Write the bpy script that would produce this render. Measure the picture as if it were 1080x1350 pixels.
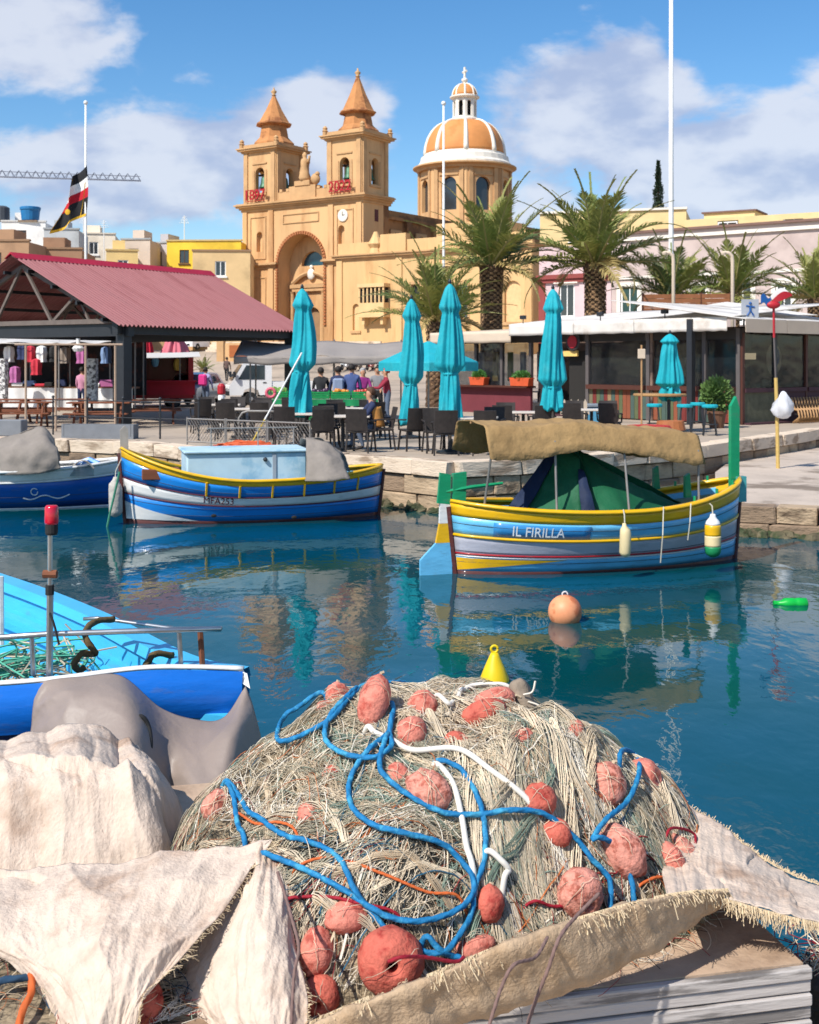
import bpy, bmesh, math, random
from mathutils import Vector, Matrix, noise as mnoise
for o in list(bpy.data.objects): bpy.data.objects.remove(o)
scene = bpy.context.scene
COL = scene.collection
R = math.radians
# ------------------------------------------------------------------ camera
F, CX, HY, CZ = 1600.0, 540.0, 478.0, 2.83      # focal length and horizon (photo pixels), eye height over the water
cam_d = bpy.data.cameras.new('camera'); cam = bpy.data.objects.new('camera', cam_d); COL.objects.link(cam)
cam.location = (0, 0, CZ); cam.rotation_euler = (R(90), 0, 0)
cam_d.sensor_fit = 'HORIZONTAL'; cam_d.sensor_width = 36; cam_d.lens = 36 * F / 1080
cam_d.shift_y = -(675 - HY) / 1080
cam_d.clip_start = .05; cam_d.clip_end = 6000
cam_d.dof.use_dof = True; cam_d.dof.focus_distance = 4.6; cam_d.dof.aperture_fstop = 13
scene.camera = cam
# ------------------------------------------------------------------ sky, sun, exposure
SUN_EL, SUN_AZ = R(47), math.atan2(-.73, -.68)     # direction to the sun: left and a little behind the camera
world = bpy.data.worlds.new('World'); scene.world = world; world.use_nodes = True
nt = world.node_tree; nt.nodes.clear()
def wn(t, **k):
    n = nt.nodes.new(t)
    for a, b in k.items(): setattr(n, a, b)
    return n
sky = wn('ShaderNodeTexSky', sky_type='NISHITA'); sky.sun_disc = False
sky.sun_elevation = SUN_EL; sky.sun_rotation = SUN_AZ; sky.altitude = 10; sky.air_density = 1.0; sky.dust_density = .35; sky.ozone_density = 3.2
hs = wn('ShaderNodeHueSaturation'); hs.inputs['Saturation'].default_value = 1.28; hs.inputs['Value'].default_value = 1.2
nt.links.new(sky.outputs[0], hs.inputs['Color'])
tc = wn('ShaderNodeTexCoord')
def wmath(op, a, b=None, clamp=False):
    n = wn('ShaderNodeMath', operation=op); n.use_clamp = clamp
    for i, v in enumerate((a, b)):
        if v is None: continue
        if isinstance(v, (int, float)): n.inputs[i].default_value = v
        else: nt.links.new(v, n.inputs[i])
    return n.outputs[0]
mp = wn('ShaderNodeMapping'); mp.inputs['Scale'].default_value = (1, 1, 1.9); mp.inputs['Location'].default_value = (3.1, .4, 1.3)
nt.links.new(tc.outputs['Generated'], mp.inputs[0])
n1 = wn('ShaderNodeTexNoise'); n1.inputs['Scale'].default_value = 7.0; n1.inputs['Detail'].default_value = 9; n1.inputs['Roughness'].default_value = .56; n1.inputs['Distortion'].default_value = .15
n2 = wn('ShaderNodeTexNoise'); n2.inputs['Scale'].default_value = 14; n2.inputs['Detail'].default_value = 6; n2.inputs['Roughness'].default_value = .5
for n in (n1, n2): nt.links.new(mp.outputs[0], n.inputs['Vector'])
dens = n1.outputs['Fac']
# cloud banks in the sky (azimuth / height of each bank, its half width and half height)
for (px, py, rx, ry, amp) in ((40, 45, 120, 75, .20), (300, 200, 220, 80, .14), (90, 260, 220, 80, .13), (440, 120, 110, 60, .12), (830, 75, 170, 70, .17),
                              (760, 200, 130, 60, .10), (1030, 230, 150, 110, .18), (900, 260, 170, 60, .12), (265, 50, 45, 50, .12),
                              (590, 20, 200, 70, -.16), (230, 20, 60, 60, -.05), (560, 170, 70, 110, -.12), (190, 90, 90, 70, -.13), (60, 145, 120, 22, -.10), (1000, 50, 100, 110, -.16), (160, 330, 200, 40, -.10), (370, 50, 130, 60, -.16)):
    c = Vector(((px - CX) / F, 1, (HY - py) / F)).normalized()
    m = wn('ShaderNodeMapping', vector_type='POINT')
    sx, sz = F / rx, F / ry
    m.inputs['Scale'].default_value = (sx, 2.0, sz); m.inputs['Location'].default_value = (-c.x * sx, -c.y * 2.0, -c.z * sz)
    nt.links.new(tc.outputs['Generated'], m.inputs[0])
    ln = wn('ShaderNodeVectorMath', operation='LENGTH'); nt.links.new(m.outputs[0], ln.inputs[0])
    mr = wn('ShaderNodeMapRange', interpolation_type='SMOOTHSTEP'); mr.inputs['From Min'].default_value = 1.5; mr.inputs['From Max'].default_value = .1
    mr.inputs['To Min'].default_value = 0; mr.inputs['To Max'].default_value = amp
    nt.links.new(ln.outputs['Value'], mr.inputs['Value'])
    dens = wmath('ADD', dens, mr.outputs[0])
rmp = wn('ShaderNodeMapRange', interpolation_type='SMOOTHSTEP'); rmp.inputs['From Min'].default_value = .515; rmp.inputs['From Max'].default_value = .65
nt.links.new(dens, rmp.inputs['Value'])
mask = wmath('MULTIPLY', rmp.outputs[0], .86)
shade = wn('ShaderNodeMapRange', interpolation_type='SMOOTHSTEP'); shade.inputs['From Min'].default_value = .36; shade.inputs['From Max'].default_value = .60
nt.links.new(n2.outputs['Fac'], shade.inputs['Value'])
cc = wn('ShaderNodeMix', data_type='RGBA'); cc.inputs[6].default_value = (3.6, 4.2, 5.8, 1); cc.inputs[7].default_value = (6.0, 6.3, 7.1, 1)
nt.links.new(shade.outputs[0], cc.inputs[0])
mx = wn('ShaderNodeMix', data_type='RGBA'); nt.links.new(mask, mx.inputs[0]); nt.links.new(hs.outputs[0], mx.inputs[6]); nt.links.new(cc.outputs[2], mx.inputs[7])
bg = wn('ShaderNodeBackground'); bg.inputs['Strength'].default_value = .10
nt.links.new(mx.outputs[2], bg.inputs['Color'])
wo = wn('ShaderNodeOutputWorld'); nt.links.new(bg.outputs[0], wo.inputs[0])
sd = bpy.data.lights.new('sun', 'SUN'); sun = bpy.data.objects.new('sun', sd); COL.objects.link(sun)
sd.energy = 4.6; sd.angle = R(.55); sd.color = (1, .95, .87)
to_sun = Vector((math.cos(SUN_AZ) * math.cos(SUN_EL), math.sin(SUN_AZ) * math.cos(SUN_EL), math.sin(SUN_EL)))
sky.sun_rotation = math.atan2(to_sun.x, to_sun.y)
sun.rotation_euler = to_sun.to_track_quat('Z', 'Y').to_euler(); sun.location = to_sun * 60 + Vector((0, 20, 0))
vs = scene.view_settings; vs.view_transform = 'Standard'; vs.look = 'None'; vs.exposure = .36; vs.gamma = 1; vs.use_curve_mapping = False
scene.render.engine = 'CYCLES'
# ------------------------------------------------------------------ helpers
def S(r, g, b, k=1.0):
    f = lambda c: (c / 255 / 12.92) if c <= 10 else ((c / 255 + .055) / 1.055) ** 2.4
    return (f(r) * k, f(g) * k, f(b) * k)
def W(px, py, d): return Vector(((px - CX) / F * d, d, CZ - (py - HY) / F * d))
def GX(px, d): return (px - CX) / F * d
_m = {}
def M(name, col, rough=.7, var=.12, scale=3.0, bump=0.0, bscale=None, metal=0.0, spec=.4, col2=None, c2lo=.5, c2hi=.62, c2scale=None, coat=0.0, wave=None, sheen=0.0, trans=0.0, stretch=(1, 1, 1), emit=None, alpha=1.0):
    """procedural principled material: noise-varied colour, optional second colour in patches, bump"""
    if name in _m: return _m[name]
    m = bpy.data.materials.new(name); m.use_nodes = True; t = m.node_tree
    b = t.nodes['Principled BSDF']; b.inputs['Roughness'].default_value = rough; b.inputs['Metallic'].default_value = metal
    b.inputs['Specular IOR Level'].default_value = spec
    if coat: b.inputs['Coat Weight'].default_value = coat; b.inputs['Coat Roughness'].default_value = .12
    if emit: b.inputs['Emission Color'].default_value = (*emit[:3], 1); b.inputs['Emission Strength'].default_value = emit[3]
    b.inputs['Alpha'].default_value = alpha
    co = t.nodes.new('ShaderNodeTexCoord'); mpp = t.nodes.new('ShaderNodeMapping'); mpp.inputs['Scale'].default_value = stretch
    oi = t.nodes.new('ShaderNodeObjectInfo'); ad = t.nodes.new('ShaderNodeVectorMath'); ad.operation = 'ADD'
    mu = t.nodes.new('ShaderNodeMath'); mu.operation = 'MULTIPLY'; mu.inputs[1].default_value = 37.0
    t.links.new(oi.outputs['Random'], mu.inputs[0]); t.links.new(co.outputs['Object'], ad.inputs[0]); t.links.new(mu.outputs[0], ad.inputs[1])
    t.links.new(ad.outputs[0], mpp.inputs[0])
    nz = t.nodes.new('ShaderNodeTexNoise'); nz.inputs['Scale'].default_value = scale; nz.inputs['Detail'].default_value = 7; nz.inputs['Roughness'].default_value = .62
    t.links.new(mpp.outputs[0], nz.inputs['Vector'])
    mr = t.nodes.new('ShaderNodeMapRange'); mr.inputs['From Min'].default_value = .28; mr.inputs['From Max'].default_value = .72; mr.inputs['To Min'].default_value = 1 - var; mr.inputs['To Max'].default_value = 1 + var
    t.links.new(nz.outputs['Fac'], mr.inputs['Value'])
    base = t.nodes.new('ShaderNodeMix'); base.data_type = 'RGBA'; base.blend_type = 'MIX'
    base.inputs[6].default_value = (*col, 1); base.inputs[7].default_value = (*(col2 or col), 1); base.inputs[0].default_value = 0
    if col2:
        n_ = t.nodes.new('ShaderNodeTexNoise'); n_.inputs['Scale'].default_value = c2scale or scale * .6; n_.inputs['Detail'].default_value = 8; n_.inputs['Roughness'].default_value = .65
        t.links.new(mpp.outputs[0], n_.inputs['Vector'])
        r_ = t.nodes.new('ShaderNodeMapRange'); r_.interpolation_type = 'SMOOTHSTEP'; r_.inputs['From Min'].default_value = c2lo; r_.inputs['From Max'].default_value = c2hi
        t.links.new(n_.outputs['Fac'], r_.inputs['Value']); t.links.new(r_.outputs[0], base.inputs[0])
    mul = t.nodes.new('ShaderNodeVectorMath'); mul.operation = 'SCALE'
    t.links.new(base.outputs[2], mul.inputs[0]); t.links.new(mr.outputs[0], mul.inputs['Scale'])
    t.links.new(mul.outputs[0], b.inputs['Base Color'])
    if bump:
        bn = t.nodes.new('ShaderNodeTexNoise'); bn.inputs['Scale'].default_value = bscale or scale * 4; bn.inputs['Detail'].default_value = 6
        t.links.new(mpp.outputs[0], bn.inputs['Vector'])
        bp = t.nodes.new('ShaderNodeBump'); bp.inputs['Strength'].default_value = 1; bp.inputs['Distance'].default_value = bump
        src = bn.outputs['Fac']
        if wave:      # weave: two crossed wave textures
            for ax in wave[1]:
                w = t.nodes.new('ShaderNodeTexWave'); w.bands_direction = ax; w.inputs['Scale'].default_value = wave[0]; w.inputs['Distortion'].default_value = 1.5; w.inputs['Detail'].default_value = 1
                t.links.new(mpp.outputs[0], w.inputs['Vector'])
                a_ = t.nodes.new('ShaderNodeMath'); a_.operation = 'MULTIPLY_ADD'; a_.inputs[1].default_value = .4
                t.links.new(w.outputs['Fac'], a_.inputs[0]); t.links.new(src, a_.inputs[2]); src = a_.outputs[0]
        t.links.new(src, bp.inputs['Height']); t.links.new(bp.outputs[0], b.inputs['Normal'])
    if trans:
        tr = t.nodes.new('ShaderNodeBsdfTranslucent'); t.links.new(mul.outputs[0], tr.inputs['Color'])
        ms = t.nodes.new('ShaderNodeMixShader'); ms.inputs[0].default_value = trans
        out = t.nodes['Material Output']; t.links.new(b.outputs[0], ms.inputs[1]); t.links.new(tr.outputs[0], ms.inputs[2]); t.links.new(ms.outputs[0], out.inputs[0])
    _m[name] = m
    return m
def glass_mat(name, tint=(.8, .86, .9), clear=.6, rough=.04):
    if name in _m: return _m[name]
    m = bpy.data.materials.new(name); m.use_nodes = True; t = m.node_tree
    b = t.nodes['Principled BSDF']; b.inputs['Base Color'].default_value = (.02, .025, .03, 1); b.inputs['Roughness'].default_value = rough; b.inputs['Specular IOR Level'].default_value = .9
    nz = t.nodes.new('ShaderNodeTexNoise'); nz.inputs['Scale'].default_value = 1.6; nz.inputs['Detail'].default_value = 2
    bp = t.nodes.new('ShaderNodeBump'); bp.inputs['Distance'].default_value = .03; t.links.new(nz.outputs['Fac'], bp.inputs['Height']); t.links.new(bp.outputs[0], b.inputs['Normal'])
    tr = t.nodes.new('ShaderNodeBsdfTransparent'); tr.inputs['Color'].default_value = (*tint, 1)
    ms = t.nodes.new('ShaderNodeMixShader'); ms.inputs[0].default_value = clear
    t.links.new(b.outputs[0], ms.inputs[1]); t.links.new(tr.outputs[0], ms.inputs[2]); t.links.new(ms.outputs[0], t.nodes['Material Output'].inputs[0])
    _m[name] = m
    return m
class MB:
    def __init__(s): s.v = []; s.f = []; s.m = []; s.T = None
    def add(s, vs, fs, m=0):
        o = len(s.v)
        if s.T is not None: vs = [s.T @ Vector(p) for p in vs]
        s.v += [tuple(p) for p in vs]
        for f in fs: s.f.append([i + o for i in f]); s.m.append(m)
        return s
    def poly(s, pts, m=0): return s.add(pts, [list(range(len(pts)))], m)
    def box(s, x0, x1, y0, y1, z0, z1, m=0):
        return s.add([(x0, y0, z0), (x1, y0, z0), (x1, y1, z0), (x0, y1, z0), (x0, y0, z1), (x1, y0, z1), (x1, y1, z1), (x0, y1, z1)],
                     [(3, 2, 1, 0), (4, 5, 6, 7), (0, 1, 5, 4), (1, 2, 6, 5), (2, 3, 7, 6), (3, 0, 4, 7)], m)
    def cbox(s, x0, x1, y0, y1, z0, z1, c=.01, m=0):
        """box with chamfered edges"""
        X, Y, Z = (x0, x1), (y0, y1), (z0, z1); vs = []; idx = {}
        for i in (0, 1):
            for j in (0, 1):
                for k in (0, 1):
                    dx, dy, dz = (c, -c)[i], (c, -c)[j], (c, -c)[k]
                    for a, p in enumerate(((X[i], Y[j] + dy, Z[k] + dz), (X[i] + dx, Y[j], Z[k] + dz), (X[i] + dx, Y[j] + dy, Z[k]))):
                        idx[(i, j, k, a)] = len(vs); vs.append(p)
        fs = []
        def q(*t): fs.append([idx[x] for x in t])
        for i in (0, 1): q((i, 0, 0, 0), (i, 1, 0, 0), (i, 1, 1, 0), (i, 0, 1, 0))
        for j in (0, 1): q((0, j, 0, 1), (1, j, 0, 1), (1, j, 1, 1), (0, j, 1, 1))
        for k in (0, 1): q((0, 0, k, 2), (1, 0, k, 2), (1, 1, k, 2), (0, 1, k, 2))
        for i in (0, 1):
            for j in (0, 1): q((i, j, 0, 0), (i, j, 1, 0), (i, j, 1, 1), (i, j, 0, 1))
            for k in (0, 1): q((i, 0, k, 0), (i, 1, k, 0), (i, 1, k, 2), (i, 0, k, 2))
        for j in (0, 1):
            for k in (0, 1): q((0, j, k, 1), (1, j, k, 1), (1, j, k, 2), (0, j, k, 2))
        for i in (0, 1):
            for j in (0, 1):
                for k in (0, 1): q((i, j, k, 0), (i, j, k, 1), (i, j, k, 2))
        return s.add(vs, fs, m)
    def beam(s, a, b, w, h=None, m=0, up=(0, 0, 1)):
        a = Vector(a); b = Vector(b); h = h or w; d = (b - a).normalized(); u = Vector(up)
        if abs(d.dot(u)) > .97: u = Vector((0, 1, 0))
        x = d.cross(u).normalized(); z = x.cross(d).normalized()
        p = [q + x * (i * w / 2) + z * (j * h / 2) for q in (a, b) for i, j in ((-1, -1), (1, -1), (1, 1), (-1, 1))]
        return s.add(p, [(0, 1, 2, 3), (7, 6, 5, 4), (0, 4, 5, 1), (1, 5, 6, 2), (2, 6, 7, 3), (3, 7, 4, 0)], m)
    def tube(s, pts, r, n=6, m=0, cap=True, prof=None):
        pts = [Vector(p) for p in pts]; L = len(pts); rr = r if isinstance(r, (list, tuple)) else [r] * L
        t0 = (pts[1] - pts[0]).normalized(); u = Vector((0, 0, 1)) if abs(t0.z) < .9 else Vector((1, 0, 0))
        x = t0.cross(u).normalized(); vs = []; fs = []
        for i, p in enumerate(pts):
            t = (pts[min(i + 1, L - 1)] - pts[max(i - 1, 0)])
            t = t.normalized() if t.length > 1e-9 else t0
            x = (x - t * x.dot(t)); x = x.normalized() if x.length > 1e-6 else t.orthogonal().normalized()
            y = t.cross(x)
            for k in range(n):
                a = 2 * math.pi * k / n; q = rr[i] * (prof(a, i) if prof else 1)
                vs.append(p + x * (math.cos(a) * q) + y * (math.sin(a) * q))
        for i in range(L - 1):
            for k in range(n):
                k2 = (k + 1) % n; fs.append((i * n + k, i * n + k2, (i + 1) * n + k2, (i + 1) * n + k))
        if cap: fs.append(list(range(n))[::-1]); fs.append([(L - 1) * n + k for k in range(n)])
        return s.add(vs, fs, m)
    def lathe(s, prof, n=16, c=(0, 0, 0), m=0, mod=None, ph=0.0):
        vs = []; fs = []
        for i, (r, z) in enumerate(prof):
            for k in range(n):
                a = ph + 2 * math.pi * k / n; q = r * (mod(a, i, z) if mod else 1)
                vs.append((c[0] + math.cos(a) * q, c[1] + math.sin(a) * q, c[2] + z))
        for i in range(len(prof) - 1):
            for k in range(n):
                k2 = (k + 1) % n; fs.append((i * n + k, i * n + k2, (i + 1) * n + k2, (i + 1) * n + k))
        if prof[0][0] > 1e-4: fs.append(list(range(n))[::-1])
        if prof[-1][0] > 1e-4: fs.append([(len(prof) - 1) * n + k for k in range(n)])
        return s.add(vs, fs, m)
    def grid(s, fn, nu, nv, m=0, closeu=False):
        vs = [fn(i / nu, j / nv) for j in range(nv + 1) for i in range(nu + 1)]
        fs = [(j * (nu + 1) + i, j * (nu + 1) + i + 1, (j + 1) * (nu + 1) + i + 1, (j + 1) * (nu + 1) + i) for j in range(nv) for i in range(nu)]
        return s.add(vs, fs, m)
    def ball(s, c, r, nu=14, nv=10, m=0, mod=None):
        if not isinstance(r, (list, tuple)): r = (r, r, r)
        def fn(a, b):
            th = 2 * math.pi * a; ph = math.pi * (b - .5); p = Vector((math.cos(ph) * math.cos(th), math.cos(ph) * math.sin(th), math.sin(ph)))
            k = mod(p) if mod else 1
            return (c[0] + p.x * r[0] * k, c[1] + p.y * r[1] * k, c[2] + p.z * r[2] * k)
        return s.grid(fn, nu, nv, m)
    def extrude(s, poly, y0, y1, m=0):
        """polygon in x/z pulled along y"""
        n = len(poly); vs = [(x, y0, z) for x, z in poly] + [(x, y1, z) for x, z in poly]
        return s.add(vs, [list(range(n)), list(range(n, 2 * n))[::-1]] + [(i, i + n, (i + 1) % n + n, (i + 1) % n) for i in range(n)], m)
    def prism(s, poly, z0, z1, m=0):
        n = len(poly); vs = [(x, y, z0) for x, y in poly] + [(x, y, z1) for x, y in poly]
        return s.add(vs, [list(range(n))[::-1], list(range(n, 2 * n))] + [(i, (i + 1) % n, (i + 1) % n + n, i + n) for i in range(n)], m)
    def wall(s, x0, x1, z0, z1, ops=(), t=.4, m=0, y=0.0, nseg=10, back=True):
        """wall slab in the x/z plane, front at y, with openings (xa, xb, za, zb, arched[, reveal depth])"""
        xs = sorted({x0, x1, *[o[0] for o in ops], *[o[1] for o in ops]}); zs = sorted({z0, z1, *[o[2] for o in ops], *[o[3] for o in ops]})
        xs = [q for q in xs if x0 <= q <= x1]; zs = [q for q in zs if z0 <= q <= z1]
        for i in range(len(xs) - 1):
            for j in range(len(zs) - 1):
                cx, cz = (xs[i] + xs[i + 1]) / 2, (zs[j] + zs[j + 1]) / 2
                if any(o[0] < cx < o[1] and o[2] < cz < o[3] for o in ops): continue
                a, b, c, d = xs[i], xs[i + 1], zs[j], zs[j + 1]
                s.poly([(a, y, c), (b, y, c), (b, y, d), (a, y, d)], m)
                if back: s.poly([(a, y + t, c), (a, y + t, d), (b, y + t, d), (b, y + t, c)], m)
        s.poly([(x0, y, z1), (x1, y, z1), (x1, y + t, z1), (x0, y + t, z1)], m)
        s.poly([(x0, y, z0), (x0, y, z1), (x0, y + t, z1), (x0, y + t, z0)], m); s.poly([(x1, y, z0), (x1, y + t, z0), (x1, y + t, z1), (x1, y, z1)], m)
        for o in ops:
            a, b, c, d = o[:4]; dp = o[5] if len(o) > 5 else t
            if o[4]:
                r = (b - a) / 2; zc = d - r; cxm = (a + b) / 2
                arc = [(cxm - r * math.cos(math.pi * k / nseg), zc + r * math.sin(math.pi * k / nseg)) for k in range(nseg + 1)]
                h = nseg // 2
                for yy in ((y, y + t) if back else (y,)):
                    s.poly([(a, yy, d)] + [(p[0], yy, p[1]) for p in arc[:h + 1]][::-1], m); s.poly([(b, yy, d)] + [(p[0], yy, p[1]) for p in arc[h:]][::-1], m)
                path = [(a, c)] + arc + [(b, c)]
            else: path = [(a, c), (a, d), (b, d), (b, c)]
            for p, q in zip(path, path[1:]): s.poly([(p[0], y, p[1]), (p[0], y + dp, p[1]), (q[0], y + dp, q[1]), (q[0], y, q[1])], m)
            if c > z0 + 1e-6: s.poly([(a, y, c), (b, y, c), (b, y + dp, c), (a, y + dp, c)], m)
        return s
    def build(s, name, mats, parent=None, smooth=False, loc=None, rot=None, weld=False, solid=None):
        me = bpy.data.meshes.new(name); me.from_pydata(s.v, [], s.f)
        if not isinstance(mats, (list, tuple)): mats = [mats]
        for q in mats: me.materials.append(q)
        if len(mats) > 1: me.polygons.foreach_set('material_index', s.m)
        if weld or smooth:
            bm = bmesh.new(); bm.from_mesh(me)
            if weld: bmesh.ops.remove_doubles(bm, verts=bm.verts, dist=1e-5)
            bmesh.ops.recalc_face_normals(bm, faces=bm.faces); bm.to_mesh(me); bm.free()
        if smooth: me.polygons.foreach_set('use_smooth', [True] * len(me.polygons))
        me.validate(); me.update()
        o = bpy.data.objects.new(name, me); COL.objects.link(o)
        if parent is not None: o.parent = parent
        if loc is not None: o.location = loc
        if rot is not None: o.rotation_euler = rot
        if solid:
            md = o.modifiers.new('thickness', 'SOLIDIFY'); md.thickness = solid; md.offset = 0
        return o
def tag(o, label=None, cat=None, group=None, kind=None):
    if label: o['label'] = label
    if cat: o['category'] = cat
    if group: o['group'] = group
    if kind: o['kind'] = kind
    return o
def thing(name, label, cat, loc=(0, 0, 0), rz=0.0, group=None):
    o = bpy.data.objects.new(name, None); COL.objects.link(o); o.empty_display_size = .2
    o.location = loc; o.rotation_euler = (0, 0, rz)
    return tag(o, label, cat, group)
def copy_tree(o, parent=None, label=None, loc=None, rz=None):
    c = o.copy(); COL.objects.link(c); c.parent = parent
    for ch in KIDS.get(o.name) or list(o.children): copy_tree(ch, c)
    if label: c['label'] = label
    if loc is not None: c.location = loc
    if rz is not None: c.rotation_euler.z = rz
    return c
KIDS = {}
def inst(o, parent, loc=(0, 0, 0), rot=(0, 0, 0), scale=(1, 1, 1)):
    c = o.copy(); COL.objects.link(c); c.parent = parent; c.location = loc; c.rotation_euler = rot; c.scale = scale
    return c
def cr(pts, n):
    """Catmull-Rom through points, n samples per span"""
    P = [Vector(p) for p in pts]; P = [P[0] * 2 - P[1]] + P + [P[-1] * 2 - P[-2]]; out = []
    for i in range(1, len(P) - 2):
        a, b, c, d = P[i - 1], P[i], P[i + 1], P[i + 2]
        for k in range(n):
            t = k / n; out.append(.5 * ((2 * b) + (c - a) * t + (2 * a - 5 * b + 4 * c - d) * t * t + (3 * b - a - 3 * c + d) * t ** 3))
    out.append(P[-2]); return out
def text_mesh(body, size, extrude=.0):
    cu = bpy.data.curves.new('lettering', 'FONT'); cu.body = body; cu.size = size; cu.align_x = 'CENTER'; cu.align_y = 'CENTER'; cu.extrude = extrude
    o = bpy.data.objects.new('lettering', cu); COL.objects.link(o)
    dg = bpy.context.evaluated_depsgraph_get(); me = bpy.data.meshes.new_from_object(o.evaluated_get(dg))
    bpy.data.objects.remove(o); bpy.data.curves.remove(cu)
    return me
def flat_text(body, size, mat, parent, loc, rot=(math.pi / 2, 0, 0), name='lettering', extrude=.01):
    me = text_mesh(body, size, extrude); me.materials.clear(); me.materials.append(mat)
    o = bpy.data.objects.new(name, me); COL.objects.link(o); o.parent = parent; o.location = loc; o.rotation_euler = rot
    return o
# ------------------------------------------------------------------ setting: water, quay, plaza ground, landing
random.seed(4)
EDGE = [(-70, 44), (-24, 36), (-13, 31.5), (-8.2, 29.6), (-6.57, 28.9), (-4.67, 26.7), (-.6, 24.4), (.85, 22.9), (2.06, 23.6), (4.1, 25.3), (6.57, 27.6), (11.6, 34.5), (20, 41), (70, 55)]
def edge_y(x):
    for (a, b), (c, d) in zip(EDGE, EDGE[1:]):
        if a <= x <= c: return b + (d - b) * (x - a) / (c - a)
    return 44
QZ = .93
def gz(x, y):
    """height of the plaza: flat by the quay, climbing towards the church"""
    def sm(a, b, t): t = min(max((t - a) / (b - a), 0), 1); return t * t * (3 - 2 * t)
    return QZ + .55 * sm(58, 95, y) + 2.5 * sm(93, 113, y)
mat_water = None
def make_water():
    m = bpy.data.materials.new('harbour_water'); m.use_nodes = True; t = m.node_tree; b = t.nodes['Principled BSDF']
    b.inputs['Base Color'].default_value = (.003, .055, .085, 1); b.inputs['Roughness'].default_value = .03; b.inputs['IOR'].default_value = 1.33
    co = t.nodes.new('ShaderNodeTexCoord'); h = None
    nf = t.nodes.new('ShaderNodeTexNoise'); nf.inputs['Scale'].default_value = .18; nf.inputs['Detail'].default_value = 3
    t.links.new(co.outputs['Object'], nf.inputs['Vector'])
    cr_ = t.nodes.new('ShaderNodeMix'); cr_.data_type = 'RGBA'; cr_.inputs[6].default_value = (.001, .043, .038, 1); cr_.inputs[7].default_value = (.0005, .060, .100, 1)
    rr = t.nodes.new('ShaderNodeMapRange'); rr.inputs['From Min'].default_value = .35; rr.inputs['From Max'].default_value = .6
    t.links.new(nf.outputs['Fac'], rr.inputs['Value']); t.links.new(rr.outputs[0], cr_.inputs[0]); t.links.new(cr_.outputs[2], b.inputs['Base Color'])
    amp = t.nodes.new('ShaderNodeMapRange'); amp.inputs['From Min'].default_value = .35; amp.inputs['From Max'].default_value = .65; amp.inputs['To Min'].default_value = .35; amp.inputs['To Max'].default_value = 1.0
    t.links.new(nf.outputs['Fac'], amp.inputs['Value'])
    for sc, st, w in ((1.1, (1.0, .8, 1), .016), (4.2, (1, .65, 1), .0062), (13, (1, .6, 1), .0015)):
        mpn = t.nodes.new('ShaderNodeMapping'); mpn.inputs['Scale'].default_value = st; mpn.inputs['Rotation'].default_value = (0, 0, .35 * sc)
        n = t.nodes.new('ShaderNodeTexNoise'); n.inputs['Scale'].default_value = sc; n.inputs['Detail'].default_value = 2.5; n.inputs['Roughness'].default_value = .45; n.inputs['Distortion'].default_value = .5
        t.links.new(co.outputs['Object'], mpn.inputs[0]); t.links.new(mpn.outputs[0], n.inputs['Vector'])
        q = t.nodes.new('ShaderNodeMath'); q.operation = 'MULTIPLY'; q.inputs[1].default_value = w; t.links.new(n.outputs['Fac'], q.inputs[0])
        if h is None: h = q.outputs[0]
        else:
            a = t.nodes.new('ShaderNodeMath'); a.operation = 'ADD'; t.links.new(h, a.inputs[0]); t.links.new(q.outputs[0], a.inputs[1]); h = a.outputs[0]
    am = t.nodes.new('ShaderNodeMath'); am.operation = 'MULTIPLY'; t.links.new(h, am.inputs[0]); t.links.new(amp.outputs[0], am.inputs[1])
    bp = t.nodes.new('ShaderNodeBump'); bp.inputs['Strength'].default_value = 1; bp.inputs['Distance'].default_value = 1.0
    t.links.new(am.outputs[0], bp.inputs['Height']); t.links.new(bp.outputs[0], b.inputs['Normal'])
    return m
tag(MB().poly([(-900, -300, 0), (900, -300, 0), (900, 60, 0), (-900, 60, 0)]).build('water', make_water()), kind='structure')
m_pave = M('plaza_paving', S(196, 178, 158, .72), .85, .14, .6, .01, 9, col2=S(150, 138, 124, .6), c2lo=.5, c2hi=.7, c2scale=.25)
m_stone = M('quay_limestone', S(214, 186, 152, .62), .88, .2, 2.2, .03, 7, col2=S(140, 116, 92, .5), c2lo=.48, c2hi=.7, c2scale=1.4)
m_stone2 = M('quay_limestone_dark', S(186, 158, 130, .55), .9, .22, 2.4, .03, 8, col2=S(120, 102, 84, .45), c2lo=.45, c2hi=.7, c2scale=1.2)
m_coping = M('quay_coping', S(238, 216, 190, .8), .85, .14, 1.6, .015, 10, col2=S(186, 160, 134, .6), c2scale=.8)
m_algae = M('algae_band', (.035, .05, .018), .75, .5, 5, .03, 12, col2=(.11, .09, .05), c2lo=.45, c2hi=.6)
# plaza sheet
g = MB(); xs = []
for (a, b), (c, d) in zip(EDGE, EDGE[1:]):
    n = max(2, int((c - a) / 2)); xs += [a + (c - a) * k / n for k in range(n)]
xs = [-900, -300] + xs + [70, 300, 900]
rows = [0, .6, 3, 6, 10, 15, 20, 25, 30, 36, 42, 48, 54, 58, 62, 66, 70, 74, 78, 84, 92, 110, 160, 400, 1500]
vs = []; fs = []
for x in xs:
    e = edge_y(min(max(x, -70), 70))
    for r_ in rows: vs.append((x, e + r_, gz(x, e + r_) if r_ > .1 else QZ))
nr = len(rows)
for i in range(len(xs) - 1):
    for j in range(nr - 1): fs.append((i * nr + j, (i + 1) * nr + j, (i + 1) * nr + j + 1, i * nr + j + 1))
ground = tag(g.add(vs, fs).build('ground', m_pave), kind='structure')
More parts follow.
